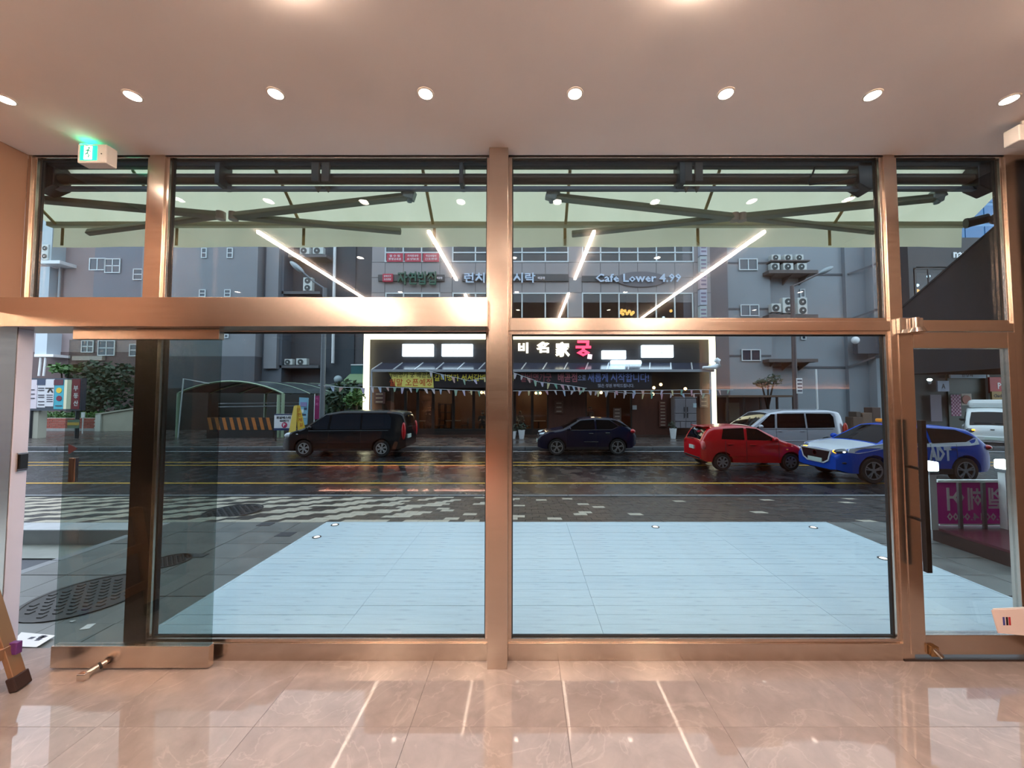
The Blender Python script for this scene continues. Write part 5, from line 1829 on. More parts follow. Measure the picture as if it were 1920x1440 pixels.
MB().lathe([(0.32, 0), (0.32, 0.02), (0.01, 0.02)], p, (0, -1, 0), n=24).build('disc', mat('salmon_disc', '#a86a5c', 0.6), COL.objects[-1] if False else t)
board(1745, 740, 1766, 790, YF - 0.4, mat('faded_mural', '#7d7480', 0.6), 'faded grey and lilac poster on the shopfront beside the pull bar', name='poster', depth=0.04)
board(1842, 684, 1880, 700, YF - 1.2, mat('dark_green_board', '#24463c', 0.5), 'small dark green board above the red one', lines=(('V', 0.4, 0.5, 0.25, 0.5, mat('mint_letter', '#5f9c86', 0.5)),))
for u, v in ((1743, 712),):
    p = at(u, v, YF - 1.8)
    t = thing('wall_lamp', 'small bright lamp on the shopfront seen through the swing door', 'lamp', tuple(p))
    MB().ball(p, 0.16, 0.12, 0.1).build('bulb', mat('cold_lamp', '#f0fff4', emit=12), t, smooth=60)
    MB().cyl(p + Vector((0, 0, -0.12)), p + Vector((0, 0, -0.32)), 0.12, 0.05, n=12).build('shade', white_paint, t)

YG = 22.0
G = bld('dark clad block with small pale lettering above the swing door', YG)
dk_clad = mat('dark_cladding', '#2f3236', 0.5, var=0.1, scale=1.0)
za, zb = at(1780, 500, YG).z, at(1780, 462, YG).z
x0, x1 = xat(1704, 520, YG), xat(1990, 520, YG)
MB().box(x0, x1, YG, YG + 1.5, za, zb + 0.6).build('head_band', dk_clad, G)
MB().box(x0, x0 + 0.5, YG, YG + 1.5, 4.5, za).build('side_post', dk_clad, G)
MB().box(x0 + 0.5, x1, YG + 1.3, YG + 1.5, 4.4, za).build('rear_wall', mat('interior_grey', '#5d6468', 0.6), G)
MB().box(x0, x1, YG, YG + 1.5, 3.6, 4.4).build('lower_band', dk_clad, G)
win(G, 1712, 503, 1800, 572, YG + 0.05, 3, 1, fw=0.08, m=pane_clear, fm=anthracite)
c = at(1806, 478, YG - 0.05)
text('letters', 'naım', whi_t, G, (c.x, YG - 0.06, c.z), 36 * 24.5 / F, 11 * 24.5 / F, 0.05)
for k, (u, v, m) in enumerate(((1720, 535, lamps_in), (1741, 518, lamps_in), (1720, 545, gold), (1727, 546, gold))):
    solo(MB().ball(at(u, v, YG + 0.6), 0.1, n=10, k=6), 'pendant_bulb', m, ('cool bulb nearest the sill behind the dark clad block window', 'cool bulb highest behind the dark clad block window', 'warm bulb behind the dark clad block window, nearer the mullion', 'warm bulb behind the dark clad block window, farther from the mullion')[k], 'lamp', smooth=60)

# blue tower far away beyond the awning end
YT = 46.0
T_ = bld('far blue glazed tower seen past the awning end', YT)
x0, x1 = xat(1770, 430, YT), xat(1990, 430, YT)
MB().box(x0, x1, YT, YT + 6, ZK, 34).build('wall', mat('tower_blue', '#5f88ac', 0.35, var=0.06, scale=0.3), T_)
tp_ = None
for i in range(6):
    for j in range(10):
        w_ = (x1 - x0) / 6
        if tp_ is None:
            tp_ = o = MB().box(0.15, w_ - 0.15, -0.1, 0.05, 0.25, 2.6).build('window', mat('tower_glass', '#3f6a94', 0.1), T_, local=True)
        else:
            o = tp_.copy()
            COL.objects.link(o)
            o.parent = T_
        o.location = Vector((x0 + i * w_, YT, 8 + 2.8 * j)) - T_.location

# ------------------------------------------------------------------ restaurant across the street
YR = 20.0
panel_dk = mat('restaurant_panel', '#2b2527', 0.55, var=0.1, scale=0.7)
RS = bld('restaurant front with dark fascia, glass front and warm wooden interior', YR, name='restaurant', cat='restaurant')
x0, x1, _, _ = R(688, 640, 1334, 800, YR)
zf0, zf1 = at(1000, 730, YR).z, at(1000, 630, YR).z
zfl = ZK + 0.12
MB().box(x0, x1, YR, YR + 0.3, zf0, zf1).build('fascia', panel_dk, RS)
MB().box(x0, x1, YR - 0.4, YR + 5, ZK, zfl).build('plinth', mat('wet_brown_step', '#40312b', 0.35, var=0.2, scale=1.5), RS)
warm_w = mat('warm_wood_interior', '#6b4630', 0.5, var=0.2, scale=1.2, stretch=(3, 1, 0.5))
MB().box(x0, x1, YR + 4.6, YR + 4.8, zfl, zf0 + 0.4).build('interior_wall', warm_w, RS)
MB().box(x0, x1, YR + 0.3, YR + 4.8, zf0 + 0.3, zf0 + 0.4).build('interior_ceiling', mat('dark_ceiling', '#2b2420', 0.7), RS)
MB().box(x0 - 0.2, x0, YR, YR + 5, ZK, 3.05).box(x1, x1 + 0.2, YR, YR + 5, ZK, 3.05).build('side_wall', panel_dk, RS)
brick_dk = mat('brown_wood_front', '#4c2b22', 0.5, var=0.2, scale=1.4, stretch=(4, 1, 0.6))
# piers of the front and glazing between them
us = [688, 716, 735, 760, 783, 812, 850, 888, 915, 965, 998, 1028, 1060, 1098, 1140, 1185, 1230, 1262, 1334]
solid = {(688, 716), (1028, 1060), (1060, 1098), (1230, 1262), (1262, 1334), (1185, 1230)}
fr = mat('dark_front_frame', '#1c1817', 0.5)
for a, c in zip(us, us[1:]):
    xa, xb = xat(a, 770, YR), xat(c, 770, YR)
    if (a, c) in solid:
        MB().box(xa, xb, YR, YR + 0.15, zfl, zf0).build('front_panel', brick_dk, RS)
    else:
        o = MB().box(xa, xa + 0.08, YR, YR + 0.12, zfl, zf0).box(xb - 0.08, xb, YR, YR + 0.12, zfl, zf0).box(xa + 0.08, xb - 0.08, YR, YR + 0.12, zfl, zfl + 0.35).box(xa + 0.08, xb - 0.08, YR, YR + 0.12, zf0 - 0.1, zf0).build('glazing_frame', fr, RS)
        MB().box(xa + 0.08, xb - 0.08, YR + 0.05, YR + 0.07, zfl + 0.35, zf0 - 0.1).build('pane', shop_pane, o)
# lit frame
fm = mat('neon_frame', '#fff3cf', emit=3.4, ecol='#fff0c4')
t = thing('neon_outline', 'tall rectangular frame of warm white light around the restaurant front', 'light frame', (0, YR - 0.3, ZK))
zt = at(985, 627, YR - 0.3).z
zt2 = at(985, 636, YR - 0.3).z
xa, xb = xat(683, 690, YR - 0.3), xat(1340, 690, YR - 0.3)
wv = 9 * 22.2 / F
MB().box(xa, xb, YR - 0.45, YR - 0.2, zt2, zt).build('top_bar', fm, t, bevel=0.02)
MB().box(xa, xa + wv, YR - 0.45, YR - 0.2, ZK, zt2).build('side_bar', fm, t, bevel=0.02)
MB().box(xb - wv, xb, YR - 0.45, YR - 0.2, ZK, zt2).build('side_bar', fm, t, bevel=0.02)
# big sign letters
wl_ = mat('lit_letter', '#fff6e0', emit=3.2, ecol='#fff2d8')
rl_ = mat('lit_red_letter', '#ff4a6a', emit=2.2, ecol='#ff3f62')
for s, u, v, ww, hh, m, lab in (('갈', 948, 655, 20, 24, wl_, 'lit white sign letter hidden in part by the column'), ('비', 981, 652, 19, 20, wl_, 'lit white sign letter of two strokes beside the column'),
                                ('名', 1018, 651, 24, 21, wl_, 'lit white sign character in the middle of the row'), ('家', 1055, 655, 27, 28, wl_, 'lit white sign character just before the red one'), ('궁', 1094, 653, 29, 30, rl_, 'large lit red sign letter at the end of the row')):
    c = at(u, v, YR - 0.12)
    o = text('sign_letter', s, m, None, (c.x, YR - 0.12, c.z), ww * 22.3 / F, hh * 22.3 / F, 0.1, bold=0.04)
    tag(o, lab, 'sign letter', 'restaurant sign letters')
x0_, x1_, z0_, z1_ = R(1102, 664, 1110, 673, YR - 0.14)
o = MB().obox(((x0_ + x1_) / 2, YR - 0.1, (z0_ + z1_) / 2), (0.26, 0.06, 0.28), Matrix.Rotation(0.15, 3, 'Y')).build('seal_sign', mat('seal_pink', '#ffd0dc', emit=1.6), None)
tag(o, 'tiny pink lit seal sign beside the red letter', 'sign')
# white light boxes
for (u0, v0, u1, v1, s, lab) in ((754, 645, 812, 668, ('서서갈비', 0.42, 0.62, 0.34, 0.25), 'bluish white light box nearest the lit frame corner on the restaurant'), (828, 645, 886, 668, ('숯불 갈비', 0.6, 0.5, 0.55, 0.5), 'bluish white light box beside the column on the restaurant'),
                                 (1129, 657, 1174, 673, None, 'small plain light box beside the red letter'), (1204, 647, 1263, 670, ('한 우 숯 불', 0.5, 0.5, 0.85, 0.5), 'bluish white light box with thin lettering at the end of the fascia'),
                                 (1145, 675, 1204, 687, None, 'long rounded light box just above the glass canopy')):
    x0, x1, z0, z1 = R(u0, v0, u1, v1, YR - 0.25)
    t = thing('bright_panel', lab, 'light box', ((x0 + x1) / 2, YR - 0.2, z0), group='light boxes on the restaurant fascia')
    MB().box(x0, x1, YR - 0.25, YR - 0.02, z0, z1).build('lit_face', mat('lightbox_white', '#e8f4ff', emit=4.2, ecol='#dcefff'), t, bevel=0.1 if v0 == 675 else 0.02)
    if s:
        text('lettering', s[0], mat('faint_letter', '#b8c8d8', emit=1.5), t, (x0 + (x1 - x0) * s[1], YR - 0.262, z0 + (z1 - z0) * s[2]), (x1 - x0) * s[3], (z1 - z0) * s[4], 0.01)
# glass lean-to canopy
t = thing('canopy', 'long sloping glass canopy with pale rafters over the restaurant front', 'canopy', (0, 19, 3))
zc1, zc0 = at(985, 681, YR).z, at(985, 694, 18.4).z
xa, xb = xat(697, 690, 18.4), xat(1338, 690, 18.4)
xa2 = xat(716, 682, YR)
xb2 = xat(1335, 682, YR)
pale_al = mat('pale_aluminium', '#a9adb4', 0.4, 0.3)
MB().box(xa, xb, 18.33, 18.43, zc0 - 0.1, zc0 + 0.04).build('gutter_beam', pale_al, t)
NP = 16
for k in range(NP + 1):
    f = k / NP
    p, q = Vector((xa + (xb - xa) * f, 18.4, zc0)), Vector((xa2 + (xb2 - xa2) * f, YR, zc1))
    MB().beam(p, q, 0.07, 0.09).build('rafter', pale_al, t)
    if k < NP:
        p2, q2 = Vector((xa + (xb - xa) * (k + 1) / NP, 18.4, zc0)), Vector((xa2 + (xb2 - xa2) * (k + 1) / NP, YR, zc1))
        MB().prism([p, p2, q2, q], (0, 0, 0.02)).build('roof_pane', mat('smoked_roof', '#2c3040', 0.2, spec=0.3), t)
for f in (0.0, 0.99):
    p = Vector((xa + (xb - xa) * f, 18.4, zc0))
    MB().cyl(p, (p.x, 18.4, ZK), 0.05).build('post', pale_al, t)
# white hood pipe at the end of the canopy
t = thing('exhaust_pipe', 'shiny white bent exhaust pipe at the corner of the lit frame', 'pipe', tuple(at(1338, 688, 18.2)))
MB().tube([at(1318, 689, 18.2), at(1332, 689, 18.2), at(1341, 688, 18.2), at(1347, 684, 18.2), at(1346, 677, 18.2), at(1342, 674, 18.2)], [0.07, 0.1, 0.14, 0.17, 0.17, 0.14], n=12).build('bend', mat('white_pipe', '#dfe9ee', 0.2), t, smooth=60)

# banners below the canopy
t = thing('banner', 'yellow banner with black and red lettering under the glass canopy', 'banner', tuple(at(770, 712, 18.5)))
MB().prism([at(727, 696, 18.5), at(811, 696, 18.5), at(813, 727, 18.5), at(742, 725, 18.5)], (0, 0.03, 0)).build('sheet', mat('yellow_vinyl', '#e8da72', 0.5), t)
c = at(768, 703, 18.5)
text('lettering', '갈비명가 궁 배곧점', mat('black_ink', '#2a2420', 0.6), t, (c.x, 18.49, c.z), 80 * 21 / F, 11 * 21 / F, 0.005, bold=0.004)
c = at(770, 717, 18.5)
text('lettering', '월말 오픈예정', mat('red_ink', '#c2501f', 0.6), t, (c.x, 18.49, c.z), 80 * 21 / F, 14 * 21 / F, 0.005, bold=0.008)
dk_v = mat('dark_vinyl', '#221d22', 0.5)
t = thing('banner', 'dark banner with yellow lettering beside the yellow banner', 'banner', tuple(at(880, 712, 18.55)))
x0, x1, z0, z1 = R(812, 696, 962, 727, 18.55)
MB().box(x0, x1, 18.55, 18.58, z0, z1).build('sheet', dk_v, t)
c = at(862, 708, 18.55)
text('lettering', '갈비명가 서서갈비', yel_t, t, (c.x, 18.54, c.z), 96 * 21 / F, 13 * 21 / F, 0.005)
c = at(945, 708, 18.55)
text('lettering', '이었던', yel_t, t, (c.x, 18.54, c.z), 36 * 21 / F, 11 * 21 / F, 0.005)
t = thing('banner', 'long dark banner with pink and blue outlined lettering beyond the column', 'banner', tuple(at(1090, 712, 18.55)))
x0, x1, z0, z1 = R(962, 697, 1222, 730, 18.55)
MB().box(x0, x1, 18.55, 18.58, z0, z1).build('sheet', dk_v, t)
for s, u, ww, hh, cc in (('갈비명가궁', 1005, 58, 17, '#8c4a52'), ('배곧점', 1064, 36, 17, '#a5606a'), ('으로', 1091, 15, 10, '#8a90b4'), ('새롭게', 1121, 38, 17, '#6a78b0'), ('시작합니다!', 1181, 72, 17, '#6a78b0')):
    c = at(u, 708, 18.55)
    text('lettering', s, mat('ink_' + cc[1:], cc, 0.5), t, (c.x, 18.54, c.z), ww * 21 / F, hh * 21 / F, 0.005)
c = at(1155, 723, 18.55)
text('lettering', '많은 성원 부탁드립니다.', mat('ink_pale', '#9a9cae', 0.5), t, (c.x, 18.54, c.z), 68 * 21 / F, 7 * 21 / F, 0.005)

# bunting
flag_cols = ['#d9cfd6', '#b9c8e0', '#e0b8b0', '#a8c4b0', '#cfc6e2', '#e2d6a8', '#7fb3a0', '#d8a8b8']
fms = [mat('flag_%d' % i, c, 0.7) for i, c in enumerate(flag_cols)]


def bunting(pts, y, label, n, size=(6, 9)):
    P = [at(u, v, y) for u, v in pts]
    t = thing('bunting', label, 'bunting', tuple(P[0]))
    MB().tube(P, 0.012, n=5).build('string', white_paint, t)
    for k in range(n):
        f = (k + 0.5) / n * (len(P) - 1)
        i = int(f)
        p = P[i].lerp(P[i + 1], f - i)
        w_ = size[0] * (y + 2.5) / F * random.uniform(0.7, 1.1)
        h_ = size[1] * (y + 2.5) / F * random.uniform(0.8, 1.25)
        sk = random.uniform(-0.6, 0.6) * w_
        MB().prism([p + Vector((-w_ / 2, 0, 0)), p + Vector((w_ / 2, 0.02, -0.01)), p + Vector((sk + 0.2 * w_, 0.04, -h_)), p + Vector((sk - 0.1 * w_, 0.03, -h_))], (0, 0.012, 0)).build('flag', fms[k % 8 if random.random() < 0.8 else 0], t)


bunting([(690, 725), (760, 727), (830, 730), (900, 733), (960, 733), (1040, 732), (1120, 733), (1200, 732), (1290, 731), (1375, 731)], 18.33, 'long string of pastel flags along the restaurant front', 44)
bunting([(798, 695), (880, 714), (960, 698), (1010, 716), (1060, 722), (1100, 728)], 18.3, 'higher slanting string of pastel flags in front of the banners', 20)
bunting([(597, 722), (640, 726), (690, 728)], 17.42, 'short string of flags between the lamp pole and the lit frame', 5, (8, 9))
bunting([(1110, 733), (1180, 737), (1250, 738), (1330, 738)], 18.4, 'lower string of flags over the brown wooden front', 12)

# things in and before the restaurant
bulb = mat('warm_bulb', '#ffdca0', emit=9, ecol='#ffc878')
for k, (u, v, y) in enumerate(((784, 735, 21.5), (903, 736, 21.5), (909, 736, 22), (1005, 737, 22), (1013, 737, 22.3), (1226, 727, 19.2), (1239, 721, 19.2), (1285, 729, 19.2), (1224, 739, 19.2), (1127, 736, 19.6))):
    solo(MB().ball(at(u, v, y), 0.09, n=10, k=6), 'pendant_bulb', bulb, 'warm glowing bulb, %s along the restaurant front from the doorway side' % ORD[k], 'lamp', 'warm bulbs of the restaurant', smooth=60)
for k, (u, y) in enumerate(((800, 22.2), (880, 22.0), (1000, 22.5), (1110, 22.0))):
    pl = bpy.data.lights.new('restaurant_lamp', 'POINT')
    pl.energy = 55
    pl.color = (1.0, 0.66, 0.38)
    pl.shadow_soft_size = 0.15
    o = bpy.data.objects.new('restaurant_lamp', pl)
    COL.objects.link(o)
    o.location = at(u, 734, y)
t = thing('fridge', 'grey four-door upright fridge in front of the restaurant', 'fridge', tuple(at(1286, 808, 19.3)))
x0, x1, z0, z1 = R(1265, 746, 1306, 806, 19.3)
fg = mat('fridge_grey', '#8a868c', 0.4, 0.2)
MB().box(x0, x1, 19.32, 19.85, z0 + 0.1, z1).build('casing', fg, t)
MB().box(x0 - 0.03, x1 + 0.03, 19.25, 19.9, z1, z1 + 0.06).build('top', fg, t, bevel=0.02)
for i in range(2):
    for za, zb in ((0.52, 0.98), (0.27, 0.50)):
        xa, xb = x0 + (x1 - x0) * (0.02 + 0.49 * i), x0 + (x1 - x0) * (0.49 + 0.49 * i)
        o = MB().box(xa, xb, 19.27, 19.32, z0 + (z1 - z0) * za, z0 + (z1 - z0) * zb).build('door', fg, t, bevel=0.012)
        hx = xb - 0.08 if i == 0 else xa + 0.08
        zz = z0 + (z1 - z0) * (za + (0.12 if za > 0.5 else 0.18))
        MB().box(hx - 0.02, hx + 0.02, 19.23, 19.27, zz - 0.14, zz + 0.14).build('handle', anthracite, o)
for i in range(4):
    xa, xb = x0 + (x1 - x0) * (0.02 + 0.245 * i), x0 + (x1 - x0) * (0.245 + 0.245 * i)
    MB().box(xa, xb - 0.02, 19.28, 19.32, z0 + 0.12, z0 + (z1 - z0) * 0.25).build('grille_panel', fg, t)
for xx in (x0 + 0.1, x1 - 0.1):
    MB().cyl((xx, 19.5, zfl), (xx, 19.5, z0 + 0.1), 0.05).build('foot', anthracite, t)
a = R(1300, 756, 1306, 764, 19.25)
MB().box(a[0], a[1], 19.255, 19.27, a[2], a[3]).build('note', mat('note_blue', '#c0d8e2', 0.6), t)
for k, (u0, v0, u1, v1, c, lab) in enumerate(((1312, 741, 1328, 764, '#6a5a56', 'grey poster with rows of print beside the fridge'), (1236, 752, 1250, 800, '#5a342c', 'tall menu list on the brown wooden front'), (1186, 760, 1194, 768, '#aab6c0', 'small pale blue notice on the glass'),
                                             (700, 735, 722, 757, '#4a3034', 'reddish poster on the front panel under the yellow banner'), (1150, 765, 1165, 790, '#5c4a42', 'dark poster behind the glass above the suv'), (1040, 752, 1056, 775, '#5a3c30', 'brown poster between the glass panes'))):
    t = board(u0, v0, u1, v1, YR - 0.12, mat('poster_%d' % k, c, 0.6), lab, name='poster', depth=0.05)
    x0, x1, z0, z1 = R(u0, v0, u1, v1, YR - 0.14)
    for j in range(max(2, int((v1 - v0) / 6))):
        n = max(2, int((v1 - v0) / 6))
        zz = z0 + (z1 - z0) * (j + 0.5) / n
        if k != 2:
            MB().box(x0 + (x1 - x0) * 0.2, x0 + (x1 - x0) * 0.8, YR - 0.135, YR - 0.12, zz - 0.04, zz + 0.03).build('print_line', mat('faded_cream', '#9c8c80', 0.6), t)
for k, (u, v, h) in enumerate(((962, 812, 14), (978, 812, 16), (1262, 812, 19))):
    p = at(u, v, 18.9)
    t = thing('planter_pot', ('tall white pot nearest the column before the restaurant', 'tall white pot second from the column before the restaurant', 'slim white pot beside the grey fridge')[k], 'pot', (p.x, 18.9, ZK))
    hh = h * 21.4 / F
    MB().lathe([(0.13, 0), (0.17, hh * 0.5), (0.2, hh), (0.17, hh), (0.1, 0.1)], (p.x, 18.9, ZK), n=18).build('pot', white_paint, t, smooth=40)
    f = MB()
    for q in range(40):
        c = Vector((p.x + random.gauss(0, 0.13), 18.9 + random.gauss(0, 0.12), ZK + hh + abs(random.gauss(0.12, 0.16))))
        d_ = Vector((random.gauss(0, 1), random.gauss(0, 1), random.gauss(0, 1))).normalized() * 0.09
        e = d_.orthogonal() * 0.4
        f.add([c - d_, c + e, c + d_, c - e], [(0, 1, 2, 3)])
    f.build('foliage', mat('dull_leaves', '#2f3a2a', 0.6), t, fix=False)
tb_m = mat('dark_table', '#241d1a', 0.4)


def table_set(u, y, label):
    p = at(u, 790, y)
    t = thing('table', label, 'table', (p.x, y, zfl))
    MB().box(p.x - 0.45, p.x + 0.45, y - 0.35, y + 0.35, zfl + 0.72, zfl + 0.76).build('tabletop', mat('pale_table_top', '#8c7f76', 0.4), t, bevel=0.01)
    MB().cyl((p.x, y, zfl + 0.03), (p.x, y, zfl + 0.72), 0.05).build('pedestal', tb_m, t)
    MB().cyl((p.x, y, zfl), (p.x, y, zfl + 0.03), 0.26, n=20).build('base', tb_m, t)
    for s in (-1, 1):
        c = thing('chair', 'dark chair at the %s, on its %s side' % (label, 'doorway' if s < 0 else 'fridge'), 'chair', (p.x + s * 0.75, y, zfl))
        xx = p.x + s * 0.75
        MB().box(xx - 0.2, xx + 0.2, y - 0.2, y + 0.2, zfl + 0.43, zfl + 0.47).build('seat', tb_m, c, bevel=0.01)
        MB().box(xx + s * 0.17, xx + s * 0.2, y - 0.2, y + 0.2, zfl + 0.55, zfl + 0.9).build('backrest', tb_m, c, bevel=0.008)
        for i in (-1, 1):
            for j in (-1, 1):
                hgt = 0.9 if i == s else 0.43
                MB().box(xx + i * 0.18 - 0.015, xx + i * 0.18 + 0.015, y + j * 0.18 - 0.015, y + j * 0.18 + 0.015, zfl, zfl + hgt).build('leg', tb_m, c)


table_set(795, 21.3, 'restaurant table nearest the minivan')
table_set(850, 21.6, 'restaurant table beside the shelf rack')
table_set(1010, 21.3, 'restaurant table beyond the column')
t = thing('shelf_rack', 'dark open shelf rack behind the restaurant glass', 'shelf', tuple(at(838, 800, 22)))
x0, x1, z0, z1 = R(822, 757, 846, 800, 22)
for xx in (x0, (x0 + x1) / 2, x1):
    MB().box(xx - 0.025, xx + 0.025, 22, 22.05, zfl, z1).box(xx - 0.025, xx + 0.025, 22.4, 22.45, zfl, z1).build('upright', tb_m, t)
for k in range(4):
    zz = zfl + (z1 - zfl) * (0.1 + 0.29 * k)
    MB().box(x0, x1, 22, 22.45, zz, zz + 0.03).build('shelf', tb_m, t)

# low canopy and wall beyond the lit frame
t = thing('market_stall', 'low stall roof with brown uprights beyond the lit frame', 'stall', tuple(at(1400, 770, 22)))
x0, x1, z0, z1 = R(1345, 742, 1462, 770, 22)
MB().box(x0, x1, 20.6, 23.2, z1 - 0.1, z1 + 0.02).build('roof', mat('brown_roof', '#5d4a3c', 0.6), t)
for k in range(5):
    xx = x0 + (x1 - x0) * k / 4
    MB().box(xx - 0.05, xx + 0.05, 20.7, 20.8, ZK, z1 - 0.1).build('upright', tb_m, t)
MB().box(x0, x1, 23.1, 23.2, ZK, z1 - 0.1).build('rear_panel', mat('rear_brown', '#5a4642', 0.6), t)
a = R(1362, 755, 1388, 790, 22.9)
MB().box(a[0], a[1], 23.0, 23.1, a[2], a[3]).build('pale_door', mat('dull_cream', '#8d8478', 0.6), t)

# ------------------------------------------------------------------ street lamps, signs, plants
pole_m = mat('lamp_pole_grey', '#6a7076', 0.5, 0.2)


def street_lamp(up, vtop, vbot, y, arm, head, label, m, r=0.14):
    p = at(up, vbot, y)
    t = thing('street_lamp', label, 'street lamp', (p.x, y, ZK))
    q = at(up, vtop, y)
    MB().cyl((p.x, y, ZK), (p.x, y, q.z), r, r * 0.75, n=14).build('pole', m, t, smooth=40)
    A_, H_ = at(arm[0], arm[1], y), at(head[0], head[1], y)
    MB().tube([Vector((p.x, y, q.z - 0.05)), A_, H_], 0.05, n=8).build('arm', m, t, smooth=50)
    d = (H_ - A_).normalized()
    rot = d.to_track_quat('X', 'Z').to_matrix()
    hd_ = MB().ball(H_ + d * 0.35, 0.5, 0.2, 0.15, n=16, k=8, rot=rot).build('lamp_head', mat('lamp_head_grey', '#8c979c', 0.35, 0.3), t, smooth=60)
    return t


street_lamp(604, 540, 770, 17.5, (588, 528), (566, 509), 'grey street lamp with curved arm in front of the dark block', pole_m)
street_lamp(1492, 536, 768, 19.2, (1510, 526), (1538, 512), 'brown street lamp reaching over the pale blue-grey block', mat('brown_pole', '#54494a', 0.5))
t = thing('street_sign', 'small white round-topped sign on the brown lamp pole', 'sign', tuple(at(1499, 725, 19.03)))
x0, x1, z0, z1 = R(1494, 709, 1505, 738, 19.03)
MB().box(x0, x1, 19.03, 19.08, z0, z1).build('plate', white_paint, t, bevel=0.015)
for j in range(4):
    MB().box(x0 + 0.04, x1 - 0.04, 19.015, 19.03, z0 + 0.12 + 0.2 * j, z0 + 0.2 + 0.2 * j).build('print_line', mat('grey_print'), t)
t = thing('thin_mast', 'thin white mast standing behind the silver minivan', 'mast', tuple(at(1533, 770, 20)))
MB().cyl(at(1533, 770, 20), at(1530, 692, 20), 0.05).build('mast', white_paint, t)
p = at(1533, 770, 20)
MB().cyl((p.x, 20, ZK), (p.x, 20, p.z), 0.06).build('base', anthracite, t)


def leaves(name, m, parent, blobs, n, size):
    f = MB()
    for k in range(n):
        c, r = blobs[k % len(blobs)]
        d = Vector((random.gauss(0, 1), random.gauss(0, 1), random.gauss(0, 1))).normalized() * (random.random() ** 0.4)
        p = Vector(c) + Vector((d.x * r[0], d.y * r[1], d.z * r[2]))
        a = Vector((random.gauss(0, 1), random.gauss(0, 1), random.gauss(0, 0.7))).normalized() * size * random.uniform(0.6, 1.3)
        b_ = a.orthogonal().normalized() * a.length * 0.5
        f.add([p - a, p + b_, p + a, p - b_], [(0, 1, 2, 3)])
    return f.build(name, m, parent, fix=False)


leaf1 = mat('dark_leaves', '#24402a', 0.55, var=0.35, scale=1.2)
leaf2 = mat('fresh_leaves', '#41682f', 0.55, var=0.35, scale=1.5)
bark = mat('bark', '#3b2f27', 0.8)


def tree(u, v, y, blobs, label, m, n=900, size=0.16, cat='tree', name='tree'):
    p = at(u, v, y)
    t = thing(name, label, cat, (p.x, y, ZK))
    bb = [(tuple(at(bu, bv, y + dy_)), (rx, rx * 0.8, rz)) for bu, bv, dy_, rx, rz in blobs]
    leaves('foliage', m, t, bb, n, size)
    tk_ = MB()
    for c, r in bb:
        tk_.tube([Vector((p.x, y, ZK)), Vector((p.x, y, (ZK + c[2]) / 2)), Vector(c)], [0.1, 0.08, 0.04], n=7)
    tk_.build('trunk', bark, t, smooth=60)
    return t


tree(640, 790, 20.5, [(640, 745, 0, 1.0, 0.9), (655, 735, 0.5, 0.9, 0.8), (625, 760, -0.3, 0.8, 0.9), (672, 755, 0, 0.8, 0.9)], 'dark bushy tree beside the lit frame', leaf1)
tree(668, 790, 19.5, [(668, 745, 0, 0.55, 0.5), (660, 752, 0, 0.5, 0.4)], 'small fresh green tree before the dark bushy one', leaf2, n=350, size=0.13)
tree(190, 790, 26.5, [(170, 700, 0, 1.6, 1.0), (200, 705, 0, 1.8, 1.2), (230, 712, 0, 1.5, 1.3), (180, 735, -0.5, 1.5, 1.5), (215, 745, -0.5, 1.6, 1.5), (160, 760, 0, 1.2, 1.0)], 'ivy green tree over the parapet beyond the doorway', leaf1, n=1500, size=0.2)
tree(115, 780, 25.5, [(115, 690, 0, 0.9, 0.35), (128, 693, 0, 0.7, 0.3)], 'bright green leafy twig above the notice board', leaf2, n=160, size=0.2)
tree(1440, 760, 21.8, [(1440, 716, 0, 0.7, 0.35), (1452, 712, 0, 0.5, 0.4), (1428, 720, 0, 0.5, 0.3)], 'small bush on the stall roof', leaf1, n=240, size=0.13, cat='bush', name='bush')
t = thing('hedge', 'low clipped green hedge on the brick planter', 'hedge', tuple(at(120, 785, 24.6)))
x0, x1, z0, z1 = R(68, 771, 185, 788, 24.6)
leaves('foliage', leaf2, t, [((x0 + (x1 - x0) * k / 9, 24.8, (z0 + z1) / 2), (0.35, 0.35, 0.32)) for k in range(10)], 1300, 0.08)

# brick planter
t = thing('brick_planter', 'low red brick planter with pale mortar below the notice board', 'planter', tuple(at(120, 805, 24.2)))
x0, x1, z0, z1 = R(66, 784, 184, 803, 24.2)
MB().box(x0, x1, 24.21, 25.3, z0 - 0.1, z1).build('core', mat('pale_mortar', '#b0a8a0', 0.8), t)
zb_ = z0
bpz = None
nrow = 6
hr = (z1 - z0) / nrow
wb_ = 0.42
nbk = int((x1 - x0) / wb_)
for j in range(nrow):
    for i in range(nbk):
        xx = x0 + i * wb_ + (j % 2) * wb_ / 2
        if xx + wb_ > x1:
            continue
        if bpz is None:
            bpz = o = MB().box(0, wb_ - 0.03, 0, 0.1, 0, hr - 0.025).build('brick', mat('red_brick', '#8c3c2c', 0.7, var=0.2, scale=5), t, local=True)
        else:
            o = bpz.copy()
            COL.objects.link(o)
            o.parent = t
        o.location = Vector((xx, 24.19 + random.uniform(-0.008, 0.008), z0 + j * hr)) - t.location
MB().box(x0, x1, 24.15, 25.3, ZK, z0).build('footing', concrete, t)
